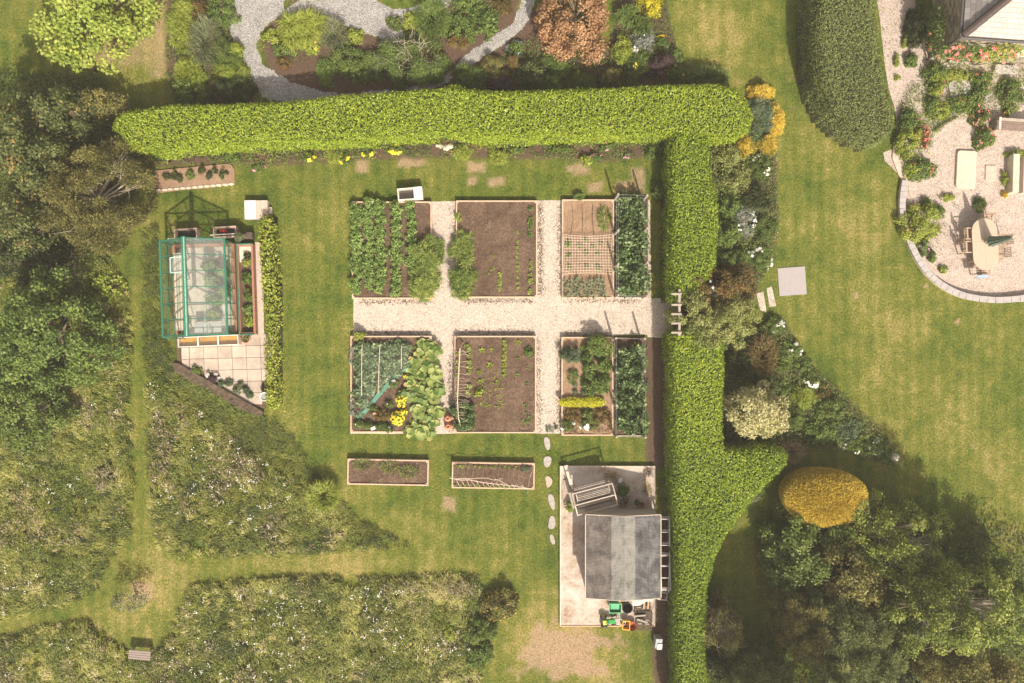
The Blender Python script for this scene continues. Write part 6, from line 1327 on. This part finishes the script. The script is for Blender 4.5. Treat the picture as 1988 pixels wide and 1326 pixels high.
def sq():
    x, y = P(1287, 1159, .6); t = thing('metal_frame', 'small white square metal frame at the foot of the ladders', 'frame', (x, y, .5), -.1); MB().tube([(-.2,.16,0),(-.2,-.16,0),(.2,-.16,0),(.2,.16,0),(-.2,.16,0)], .025, 8).build('tube_ring', M_white, t)
    m = MB()
    for a, b in ((-.2,.16),(.2,.16),(-.2,-.16),(.2,-.16)): m.tube([(a, b, 0), (a, b, -.5)], .015, 6)
    m.build('leg', M_white, t)
sq()
def grey_box():
    x, y = P(1279, 1251, .6); t = thing('meter_box', 'small slanted grey metal box with a white side near the hedge foot', 'box', (x, y, 0), -.05); m = MB()
    m.add([(-.14,-.26,0),(.16,-.26,0),(.16,.26,0),(-.14,.26,0),(-.14,-.26,.42),(.16,-.26,.42),(.16,.26,.66),(-.14,.26,.66)], [(3,2,1,0),(4,5,6,7),(0,1,5,4),(1,2,6,5),(2,3,7,6),(3,0,4,7)]); m.build('casing', matte('grey_metal', (.30,.32,.34), .15, 6, .6), t, bevel=.01)
    m = MB(); m.add([(-.05,-.28,.435),(.18,-.28,.435),(.18,.02,.575),(-.05,.02,.575)], [(0,1,2,3)]); o = m.build('lid', M_white, t); s = o.modifiers.new('s', 'SOLIDIFY'); s.thickness = .03; s.offset = 1
grey_box()
# garden bench in the meadow
def bench():
    x, y = P(271, 1272, .45); t = thing('garden_bench', 'weathered grey wooden bench in the meadow below the young tree', 'bench', (x, y, 0), -.09)
    m = MB()
    for k in range(4): m.box((0, -.16+.105*k, .45), (1.0, .09, .03))
    m.build('seat', matte('silvered_timber', (.27,.215,.19), .25, 12, .85, stretch=(.6, 8, 1)), t)
    for sx in (-1, 1):
        for sy in (-1, 1): MB().box((sx*.42, sy*.14, .22), (.07, .07, .43)).build('leg', M_grey, t)
bench()
# ------------------------------------------------------------ arch and gate in the hedge gap
def arch():
    x, y = P(1306, 610); t = thing('rose_arch', 'grey timber arch posts and cross bars in the hedge gap', 'arch', (x, y, 0)); k = 1-2.1/HC
    for py in (573, 650):
        a = P(1318, py+(0 if py > 600 else 0), 2.1); MB().bar((a[0]-x, a[1]-y, 0), (a[0]-x, a[1]-y, 2.15), .09).build('post', M_grey, t)
    a = P(1319, 562, 2.15); b = P(1319, 652, 2.15); MB().bar((a[0]-x, a[1]-y, 2.15), (b[0]-x, b[1]-y, 2.15), .10, .06).build('top_beam', M_grey, t)
    for py in (571, 592, 610, 628, 646):
        a = P(1303, py, 2.2); b = P(1323, py, 2.2); MB().bar((a[0]-x, a[1]-y, 2.22), (b[0]-x, b[1]-y, 2.22), .08, .07).build('cross_bar', M_grey, t)
arch()
T('climbing_rose', 'climber', 'redbrown', 1372, 560, 66, 40, .9, 2.3, 'red-brown climbing rose with white blooms above the hedge gap', (.09,.055), 2.6, rc=.26, tr=.05, bark=M_twig, twigs=14)
flower_part(1.3, .8, 1.6, L_['white'], 16, .14, bpy.data.objects['climbing_rose'], clus=0)['kind'] = 'thing'
T('climbing_rose', 'climber', 'redbrown', 1430, 548, 50, 34, .7, 1.7, 'lower reddish rose with white blooms towards the lawn', (.09,.055), 2.2, rc=.24, tr=.05, bark=M_twig, twigs=12)
flower_part(1.0, .7, 1.2, L_['white'], 18, .13, bpy.data.objects['climbing_rose.001'], clus=4)
T('climber', 'climber', 'climb', 1346, 606, 48, 50, .9, 2.9, 'olive green climber sprawling over the timber arch', (.10,.055), 2.6, rc=.26, tr=.05, twigs=10)
T('climber', 'climber', 'climb', 1425, 618, 58, 56, .8, 2.5, 'yellow-green climber reaching from the arch towards the lawn', (.10,.055), 2.6, rc=.28, tr=.05, twigs=10)
T('climber', 'climber', 'climb', 1372, 652, 56, 36, .9, 2.7, 'pale green climber trailing over the end of the lower hedge', (.10,.05), 2.4, rc=.26, tr=.05, twigs=10)
sheet('gravel_step', [(1468,570),(1482,566),(1488,606),(1476,602)], .012, G_warm, .01); sheet('gravel_step', [(1488,560),(1498,556),(1507,594),(1494,596)], .012, G_warm, .01)
tag(MB().prism([(a-P(1537,545)[0], b-P(1537,545)[1]) for a, b in (P(1509,521), P(1562,517), P(1566,571), P(1513,575))], 0, .035).build('slate_square', matte('slate_sheet', (.34,.31,.31), .07, 10, .8, fine=60), loc=(*P(1537, 545), 0), bevel=.006), 'flat grey slate square lying on the lawn beside the border', 'slab')
tag(MB().lathe([(.0,0),(.16,.02),(.24,.14),(.20,.28),(.08,.36),(0,.37)], n=14, sy=.92).build('stone_ball', matte('rough_stone', (.46,.40,.37), .35, 9, .9), loc=(*P(1737, 888, .2), 0), smooth=True), 'rounded pinkish grey stone at the tip of the border', 'stone')
# ------------------------------------------------------------ house corner
def house():
    HH = 3.2; x, y = P(1868, 70, HH); t = thing('house', 'stone house corner with a pale slate hipped roof, dark hip tiles and climbing roses', 'house', (x, y, 0), -.072)
    o_ = .22; W, D = 11.0, 10.0; m_st, n, p = new_mat('rubble_stone'); tc = N(n, 'ShaderNodeTexCoord').outputs['Object']; mp = N(n, 'ShaderNodeMapping'); mp.inputs['Scale'].default_value = (1.2, 1.2, 3.2); n.links.new(tc, mp.inputs[0])
    v = N(n, 'ShaderNodeTexVoronoi'); v.inputs['Scale'].default_value = 3.2; n.links.new(mp.outputs[0], v.inputs['Vector']); sx = N(n, 'ShaderNodeSeparateColor'); n.links.new(v.outputs['Color'], sx.inputs[0])
    c = ramp(n, [(0, (.22,.18,.13)), (.5, (.36,.30,.22)), (1, (.52,.45,.35))], sx.outputs[0]); dd = ramp(n, [(.0, (1,1,1)), (.5, (.9,.9,.9)), (.9, (.5,.48,.45))], v.outputs['Distance']); n.links.new(mixc(n, 1.0, c, dd, 'MULTIPLY'), p.inputs['Base Color']); p.inputs['Roughness'].default_value = .9; bump(n, p, mathn(n, 'SUBTRACT', 1, v.outputs['Distance']), .8, .05)
    # walls as slabs butting at the corner
    MB().box((o_+W/2, -(-o_)*0+o_+.20, HH/2), (W, .4, HH)).build('wall', m_st, t); MB().box((o_+.20, o_+.4+D/2, HH/2), (.4, D, HH)).build('wall', m_st, t)
    bh = HH*.5
    MB().box((-.02+o_, -.0+o_+.0, .0), (.02, .02, .02)).build('corner_stone', m_st, t)
    tp = math.tan(math.radians(34)); zz = HH+.05
    def roof(name, verts, mat):
        m = MB(); m.add(verts+[(a, b, c_-.10) for a, b, c_ in verts], [(0,1,2,3),(7,6,5,4),(0,4,5,1),(1,5,6,2),(2,6,7,3),(3,7,4,0)]); return m.build(name, mat, t)
    def slates(name, a, b, c_, ang, var=1):
        m, n, p = new_mat(name); tc = N(n, 'ShaderNodeTexCoord').outputs['Object']; mp = N(n, 'ShaderNodeMapping'); mp.inputs['Rotation'].default_value = (0, 0, ang); n.links.new(tc, mp.inputs[0])
        br = N(n, 'ShaderNodeTexBrick'); br.inputs['Scale'].default_value = 1.0; br.inputs['Brick Width'].default_value = .26; br.inputs['Row Height'].default_value = .17; br.inputs['Mortar Size'].default_value = .008; br.inputs['Color1'].default_value = (*a, 1); br.inputs['Color2'].default_value = (*b, 1); br.inputs['Mortar'].default_value = (*c_, 1)
        n.links.new(mp.outputs[0], br.inputs['Vector']); ns = noise(n, 5, 4, .7, tc); n.links.new(mixc(n, ramp(n, [(.45, (0,0,0)), (.7, (.6,.6,.6))], ns), br.outputs['Color'], (.42,.30,.22)) if var else br.outputs['Color'], p.inputs['Base Color']); p.inputs['Roughness'].default_value = .7; bump(n, p, br.outputs['Fac'], -.4, .02); return m
    q = 4.2
    roof('roof_slope', [(0, 0, zz), (W, 0, zz), (W, q, zz+q*tp), (q, q, zz+q*tp)], slates('slates_painted_sunlit', (.37,.335,.31), (.46,.425,.40), (.17,.15,.14), 0))  # sunlight put into the colour: slates painted paler on the sunny slope
    roof('roof_slope', [(-.002, D, zz), (-.002, .0, zz), (q-.002, q, zz+q*tp), (q-.002, D, zz+q*tp)], slates('slates_painted_shaded', (.20,.18,.175), (.30,.28,.27), (.12,.11,.10), math.pi/2, 0))  # same slates painted darker, shade of the side slope put into the colour
    m = MB(); k = 14
    for i in range(k):
        a, b = i*q/k, (i+1)*q/k+.02; m.tube([(a, a, zz+a*tp+.04), (b, b, zz+b*tp+.07)], [.15, .165], 8)
    m.build('hip_tiles', matte('dark_hip_tile', (.075,.055,.05), .25, 9, .75), t)
    g = matte('dark_gutter', (.09,.085,.085), .2, 9, .5); o = tube_obj('gutter', [(W, -.07, HH-.02), (-.07, -.07, HH-.02)], .06, g, t, 8); o = tube_obj('gutter', [(-.07, -.07, HH-.021), (-.07, D, HH-.021)], .06, g, t, 8)
    tube_obj('downpipe', [(-.02, -.05, HH-.05), (.14, .12, HH-.35), (.16, .13, 1.5), (.16, .13, 0)], .045, g, t, 8)
    MB().box((4.0, o_+.0-.02, 1.6), (1.1, .06, 1.1)).build('window', M_white, t)
    m = MB(); m.box((1.3, .12, 2.1), (.9, .10, .1)); m.build('window_lintel', M_grey, t)
    return t
house()
def climb(name, label, px, py, rx, ry, z0, h, mat, fl, rz=-.072, thick=.3):
    """climber hugging the wall: a slab of leaves"""
    zc = z0+h/2; k = (1-zc/HC)/S; x, y = P(px, py, zc); n = 900; q = R.uniform(-1, 1, (n, 2)); kk = (q**2).sum(1)+.35*R.random(n) < 1.1; q = q[kk]; n = len(q)
    pos = np.column_stack([q[:, 0]*rx/S, -R.random(n)*thick, z0+(q[:, 1]*.5+.5)*h]) if ry == 0 else np.column_stack([-R.random(n)*thick, q[:, 0]*ry/S, z0+(q[:, 1]*.5+.5)*h])
    nr = nrm(R.normal(size=(n, 3))*.6+(np.array([0, -.8, .5]) if ry == 0 else np.array([-.8, 0, .5]))); ax = nrm(np.cross(nr, R.normal(size=(n, 3))))
    o = leaf_obj(name, pos, ax, nr, .12, .08, np.clip(.5+R.normal(size=n)*.2, 0, 1), L_[mat], loc=(x, y, 0)); o.rotation_euler = (0, 0, rz); tag(o, label, 'climber')
    m = MB()
    for i in range(4): b = pos[R.integers(0, n)]; m.tube([(0, -.05, 0), (b[0]*.5, b[1]*.5-.03, z0*.6+.2), tuple(b)], [.03, .02, .01], 5)
    m.build('stem', M_bark, o)
    if fl:
        j = R.integers(0, n, fl); i = np.repeat(np.arange(fl), 6); kq = len(i); up = nrm(np.array([[0, -.6, .8]])+R.normal(size=(kq, 3))*.2); axx = nrm(np.cross(up, R.normal(size=(kq, 3))))
        leaf_obj('blossom', pos[j][i]+np.array([0, -.08 if ry == 0 else 0, .03]), axx, up, .09, .08, R.uniform(.2, 1, kq), L_['red'], o)
climb('climbing_rose', 'red-flowered rose on the sunny house wall nearest the corner', 1865, 98, 44, 0, .7, 2.0, 'mid', 34)
climb('climbing_rose', 'red-flowered climber on the sunny house wall towards the photo edge', 1935, 98, 46, 0, .8, 1.9, 'lime', 22)
climb('climber', 'dark green climber on the shaded side wall of the house', 1822, 55, 0, 42, .8, 1.6, 'green', 5)
for a in [
 ('shrub','shrub','mound','dark',1783,48,16,52,1.1,'dark shrub row along the shaded side wall of the house'),
 ('shrub','shrub','mound','mid',1775,116,14,16,.6,'green rounded shrub in the gravel below the house corner'),
 ('shrub','shrub','fine','lime',1757,82,6,10,.3,'small lime weed growing in the drive gravel'),
 ('shrub','shrub','fine','lime',1742,115,6,16,.25,'thin strip of lime weeds in the middle of the drive'),
 ('shrub','shrub','fine','lime',1744,150,6,5,.2,'yellow-green weed in the drive above the flower bed'),
 ('shrub','shrub','mound','mid',1818,140,24,22,.7,'dark green plant at the foot of the house corner'),
 ('shrub','shrub','mound','lime',1820,165,20,24,.7,'lime green plant below the house corner',('red',6,.09,2)),
 ('shrub','shrub','mound','mid',1812,198,15,20,.6,'green plant between the drive gravel and the stone slab'),
 ('shrub','shrub','fine','lime',1853,148,34,14,.4,'low yellow-green plants along the foot of the sunny wall'),
 ('shrub','shrub','mound','mid',1907,150,30,14,.5,'green plants along the foot of the sunny wall by the rose',('red',8,.09,2)),
 ('shrub','shrub','mound','mid',1908,170,18,18,.6,'green plant with red flowers beside the gravel patch',('red',12,.10,2)),
 ('shrub','shrub','mound','green',1968,178,26,38,.7,'green leafy shrub at the photo edge above the stone trough'),
 ('shrub','shrub','mound','lime',1828,212,24,18,.6,'lime green plant with yellow tips near the log in the terrace bed',('ygold',6,.07,2)),
 ('shrub','shrub','mound','mid',1862,202,20,16,.6,'green plant with a few red blooms below the stone slab',('red',6,.10,2)),
 ('shrub','shrub','mound','mid',1890,195,24,18,.6,'mid green bush below the stone slab towards the trough',('red',7,.10,2)),
 ('shrub','shrub','mound','green',1908,225,18,22,.7,'bush covered with red flowers beside the stone trough',('red',26,.11,0)),
 ('shrub','shrub','mound','mid',1917,268,22,24,.7,'green bush with red flowers just below the stone trough',('red',22,.11,0)),
 ('shrub','shrub','mound','mid',1770,232,20,28,.8,'green shrub at the start of the terrace border by the clipped hedge',('red',6,.10,2)),
 ('shrub','shrub','mound','lime',1765,275,26,36,.9,'tall lime green shrub along the edge of the terrace border'),
 ('shrub','shrub','fine','redbrown',1793,262,16,26,.6,'mass of pink-red valerian flowers inside the terrace border',('red',70,.10,0)),
 ('shrub','shrub','mound','mid',1795,325,28,26,.7,'green bush with red blooms beside the pale stone slab path',('red',20,.10,3)),
 ('shrub','shrub','mound','lime',1775,330,20,20,.5,'lime green plant where the slate coping begins'),
 ('shrub','shrub','mound','lime',1788,432,44,44,.9,'large rounded lime green bush on the slate coping',('red',5,.12,2)),
 ('shrub','shrub','fine','mid',1800,392,12,10,.3,'small green plant above the large lime bush'),
 ('shrub','shrub','mound','mid',1823,412,18,14,.4,'low green plants on the gravel beside the large lime bush'),
 ('shrub','shrub','fine','lime',1842,382,14,8,.3,'small lime plant on the gravel below the pale stone slab'),
 ('shrub','shrub','fine','mid',1795,482,14,20,.4,'green plant trailing along the coping below the large lime bush',('pink',5,.07,2)),
 ('shrub','shrub','fine','mid',1812,498,9,14,.4,'lowest green plant trailing inside the coping',('red',3,.09,1)),
 ('shrub','shrub','mound','lime',1834,522,8,8,.3,'small isolated round lime plant on the gravel'),
 ('shrub','shrub','mound','mid',1905,398,13,14,.4,'small green plant with pink blooms above the garden table',('pink',6,.09,1)),
 ('shrub','shrub','fine','gold',1952,378,7,6,.25,'small olive plant at the foot of the low stone wall'),
 ('shrub','shrub','fine','lime',1951,345,6,14,.3,'strip of lime plant along the low stone wall'),
 ('shrub','shrub','mound','lime',1975,298,20,9,.4,'lime green plant at the head of the low stone wall'),
]: sh(*a[:10], fl=a[10] if len(a) > 10 else None)
TB = smooth_poly([(1745,200),(1790,130),(1830,125),(2040,135),(2040,215),(1930,205),(1925,290),(1890,285),(1885,225),(1850,235),(1822,250),(1800,290),(1826,335),(1800,352),(1755,345),(1738,290)], 1)
cover(TB, 420, L_['mid'], .38, 501, .40); cover(TB, 160, L_['lime'], .42, 511, .48)
cover([(1752,380),(1830,380),(1860,400),(1835,430),(1845,470),(1820,520),(1790,510),(1765,460)], 130, L_['mid'], .2, 521, .50)
cover([(1700,20),(1760,10),(1775,110),(1765,180),(1735,170)], 50, L_['lime'], .12, 531, .58)
cover([(1800,20),(1830,10),(1835,110),(1795,120)], 260, L_['green'], .5, 541, .40)
# coping and stones on the terrace
def coping():
    pts = [(1757,350),(1753,375),(1751,400),(1754,425),(1760,450),(1769,476),(1782,502),(1798,526),(1818,546),(1842,562),(1870,574),(1900,580),(1935,583),(1970,581),(2010,575),(2060,560)]
    t = thing('terrace_wall', 'low curved retaining wall topped with grey slate coping around the terrace', 'wall', (*P(1860, 480), 0)); x0, y0 = t.location.x, t.location.y; W_ = .28
    def arc(t_): f = t_*(len(pts)-1); i = min(int(f), len(pts)-2); f -= i; return np.array(P(pts[i][0]*(1-f)+pts[i+1][0]*f, pts[i][1]*(1-f)+pts[i+1][1]*f, .2))-np.array([x0, y0])
    m = MB(); b = MB(); k = 34
    for i in range(k):
        a, c = arc(i/k), arc((i+1)/k); d = c-a; L = np.linalg.norm(d); d /= L; nn = np.array([-d[1], d[0]])*W_/2; g = d*.006
        q = [a+g-nn, c-g-nn, c-g+nn, a+g+nn]; m.prism([tuple(z) for z in q], .20, .245+R.uniform(0, .012))
        q = [a-nn*.8, c-nn*.8, c+nn*.8, a+nn*.8]; b.prism([tuple(z) for z in q], 0, .198)
    m.build('coping', matte('slate_coping', (.38,.35,.34), .15, 4, .8), t, bevel=.004); b.build('wall', M_stone, t)
coping()
def slab_stone(name, px, py, w, d, h, rz, mat, label, cat='stone slab', rr=.12):
    x, y = P(px, py, h); q = []
    for sx, sy in ((1,1),(-1,1),(-1,-1),(1,-1)):
        for a in (0, .5, 1):
            th = math.atan2(sy, sx)-math.pi/4+a*math.pi/2; q.append((sx*(w/2-rr)+rr*math.cos(th)*R.uniform(.85, 1.1), sy*(d/2-rr)+rr*math.sin(th)*R.uniform(.85, 1.1)))
    o = MB().prism(q, 0, h).build(name, mat, loc=(x, y, 0), bevel=.015); o.rotation_euler = (0, 0, rz); return tag(o, label, cat)
slab_stone('stone_slab', 1877, 329, .90, 1.75, .14, -.05, matte('cream_stone', (.56,.47,.38), .10, 3, .85), 'large cream rounded stone slab set in the terrace gravel')
slab_stone('stone_slab', 1924, 336, .50, .72, .06, -.03, matte('buff_stone', (.50,.40,.33), .15, 6, .85), 'small square buff stone set in the gravel beside the cream slab', rr=.05)
slab_stone('stone_slab', 1864, 173, 1.0, .85, .10, .1, matte('grey_rock', (.40,.36,.34), .2, 6, .9), 'irregular grey stone slab in the planting below the house wall', rr=.2)
slab_stone('stone_slab', 1955, 134, 1.1, .40, .25, -.08, matte('grey_rock', (.40,.36,.34)), 'long grey stone against the sunny wall at the photo edge', rr=.12)
def low_wall():
    t = thing('low_wall', 'low stone wall and paved ledge at the photo edge beside the terrace', 'wall', (*P(1960, 340), 0), -.03)
    MB().box((0, 0, .25), (.30, 1.75, .5)).build('wall', M_stone, t, bevel=.02); MB().box((1.3, .0, .16), (1.7, 1.7, .32)).build('paved_ledge', matte('pale_paving', (.56,.48,.42), .12, 4, .85), t)
low_wall()
def trough2():
    x, y = P(1962, 243, .4); t = thing('stone_trough', 'long weathered grey stone bench at the photo edge with pots on its end', 'bench', (x, y, 0), -.06)
    MB().box((.2, .22, .38), (1.7, .10, .40)).build('backrest', M_grey, t, bevel=.01); m = MB()
    for k in range(4): m.box((.2, -.20+.10*k, .40), (1.7, .085, .035))
    m.build('seat', matte('old_timber_brown', (.22,.16,.13), .25, 9, .9), t)
    for sx in (-.62, 1.0):
        MB().box((sx, 0, .19), (.09, .5, .38)).build('leg', M_grey, t); MB().box((sx, .0, .62), (.10, .55, .05)).build('armrest', M_pale, t)
trough2()
pot('flower_pot', 'ochre pot with a yellow-green plant on the corner of the weathered bench', 1955, 222, .15, .22, matte('ochre_pot', (.60,.36,.10), .15, 8, .8), ('lime', .9), z=.0)
pot('flower_pot', 'terracotta pot with a lime plant in front of the weathered bench', 1946, 243, .16, .22, M_terr, ('lime', 1.6), z=.0)
pot('flower_pot', 'small terracotta pot beside the ochre one', 1942, 232, .09, .16, M_terr, ('mid', .8), z=.0)
tag(MB().tube([(-.55,-.32,.08),(-.1,-.02,.10),(.25,.18,.09),(.55,.35,.08)], [.04,.06,.055,.03], 8).build('fallen_log', M_bark, loc=(*P(1834, 242), 0)), 'thin dark branch lying across the terrace planting', 'log')
tag(MB().prism([(-.05,.9),(.14,.86),(.42,.1),(.55,-.6),(.48,-.9),(.20,-.5),(-.1,.3)], .0, .09).build('edging_stone', matte('pinkish_board', (.52,.40,.33)), loc=(*P(1735, 320), 0), bevel=.02), 'long pale edging stone between the lawn and the drive gravel', 'stone')
# ------------------------------------------------------------ table, chairs, parasol
def table():
    x, y = P(1913, 474, .75); t = thing('garden_table', 'long oval pale wooden garden table on the gravel terrace', 'table', (x, y, 0), .055); a, b = .58, 1.18
    poly = []
    for k in range(25): th = math.pi*k/24; poly.append((a*math.cos(th), b-a+a*math.sin(th)))
    for k in range(25): th = math.pi+math.pi*k/24; poly.append((a*math.cos(th), -(b-a)+a*math.sin(th)))
    MB().prism(poly, .71, .75).build('tabletop', matte('teak_top', (.47,.375,.285), .12, 3, .7, stretch=(9, .7, 1)), t, bevel=.008)
    m = MB(); m.box((0, .12, .753), (2*a-.04, .012, .006)); m.box((-.0, 0, .7525), (.010, 2*b-.3, .005)); m.build('board_joint', M_grey, t)
    for sx in (-1, 1):
        for sy in (-1, 1): MB().box((sx*.36, sy*.72, .355), (.07, .07, .71)).build('leg', M_wood, t)
    MB().box((0, 0, .66), (.8, 1.5, .07)).build('apron', M_wood, t)
    return t
table()
def chair(px, py, rz, label, wood, first=None):
    x, y = P(px, py, .5)
    if first: return dup(first, (x, y, 0), rz, label, None)
    t = thing('garden_chair', label, 'chair', (x, y, 0), rz, 'slatted chairs around the oval table')
    m = MB()
    for k in range(5): m.box((0, -.19+.095*k, .44), (.46, .07, .022))
    m.build('seat', wood, t); m = MB()
    for k in range(6): m.bar((-.19+.076*k, -.245, .50), (-.19+.076*k, -.31, .88), .035, .015)
    m.bar((-.25, -.315, .90), (.25, -.315, .90), .05, .03); m.bar((-.25, -.245, .50), (.25, -.245, .50), .04, .025); m.build('backrest', wood, t)
    for s in (-1, 1):
        MB().bar((s*.25, -.23, 0), (s*.25, -.235, .47), .045).build('leg', wood, t); MB().bar((s*.25, .21, 0), (s*.25, .21, .66), .045).build('leg', wood, t)
        MB().bar((s*.25, -.27, .67), (s*.25, .24, .67), .05, .025).build('armrest', wood, t)
    return t
M_chair = matte('chair_timber', (.42,.31,.23), .2, 9, .75)
c0 = chair(1882, 454, -math.pi/2+.05, 'upper slatted chair on the lawn-ward side of the oval table', M_chair)
chair(1880, 480, -math.pi/2+.05, 'lower slatted chair on the lawn-ward side of the oval table', None, c0)
chair(1944, 466, math.pi/2+.05, 'slatted chair beside the closed parasol tip', None, c0)
chair(1940, 491, math.pi/2+.05, 'slatted chair on the far side of the table, below the parasol tip', None, c0)
c5 = chair(1907, 521, .02, 'slatted chair at the table end with a blue cloth over its back', None, c0)
chair(1918, 428, math.pi, 'slatted chair tucked under the upper rounded end of the table', None, c0)
def cloth():
    x, y = P(1907, 535, .8); n = 10; X = np.linspace(-1, 1, n); gx, gy = np.meshgrid(X, X, indexing='ij'); z = .93-.30*gy**2*1.2+.02*np.sin(gx*9); V = np.column_stack([(gx*.23).ravel(), (gy*.10).ravel(), z.ravel()]); idx = np.arange(n*n).reshape(n, n)
    q = np.stack([idx[:-1, :-1], idx[1:, :-1], idx[1:, 1:], idx[:-1, 1:]], -1).reshape(-1, 4); o = link('blue_cloth', raw_mesh('blue_cloth', V, q, np.zeros((0, 3), int), None), matte('blue_fabric', (.28,.38,.58), .2, 12, .9), loc=(x, y, 0)); s = o.modifiers.new('s', 'SOLIDIFY'); s.thickness = .012; tag(o, 'faded blue cloth hung over the back of the end chair', 'cloth')
cloth()
def parasol():
    x, y = P(1899, 474); t = thing('parasol', 'closed grey-green parasol standing up through the oval table', 'parasol', (x, y, 0)); tube_obj('pole', [(0,0,.05),(0,0,2.55)], .022, M_pale, t, 10)
    pr = [(.05,2.5),(.07,2.3),(.11,1.9),(.15,1.4),(.20,1.0),(.18,.95)]; m = MB(); n = 24; V = []; F = []
    for r, z in pr:
        for k in range(n): rr = r*(1.25 if k % 3 else .68); a = 2*math.pi*k/n; V.append((rr*math.cos(a), rr*math.sin(a), z))
    for i in range(len(pr)-1):
        for k in range(n): F.append((i*n+k, (i+1)*n+k, (i+1)*n+(k+1) % n, i*n+(k+1) % n))
    m.add(V, F); m.build('canopy', matte('green_canvas', (.16,.22,.17), .15, 9, .9), t); MB().lathe([(.0,2.62),(.03,2.6),(.035,2.54),(0,2.5)], n=12).build('finial', M_white, t); MB().lathe([(0,0),(.22,0),(.22,.06),(.05,.10),(0,.1)], n=20).build('base', M_slate, t)
parasol()

black_lift_volume = MB().box((0, 0, 19.4), (820, 820, 40.8)).build('black_lift_volume', new_mat('black_lift_scatter')[0]); tag(black_lift_volume, kind='stuff')  # scattering box added to lift the blacks for a faded look, not real mist
hm = black_lift_volume.data.materials[0]; hn = hm.node_tree; hn.nodes.remove(hn.nodes['Principled BSDF']); pv = hn.nodes.new('ShaderNodeVolumePrincipled'); pv.inputs['Density'].default_value = .0010; pv.inputs['Color'].default_value = (1, .95, .88, 1)
hn.links.new(pv.outputs[0], hn.nodes['Material Output'].inputs['Volume'])

cover([(342,716),(392,738),(440,768),(500,800),(520,812),(470,806),(400,775),(345,735)], 420, L_['mid'], .25, 551, .38)
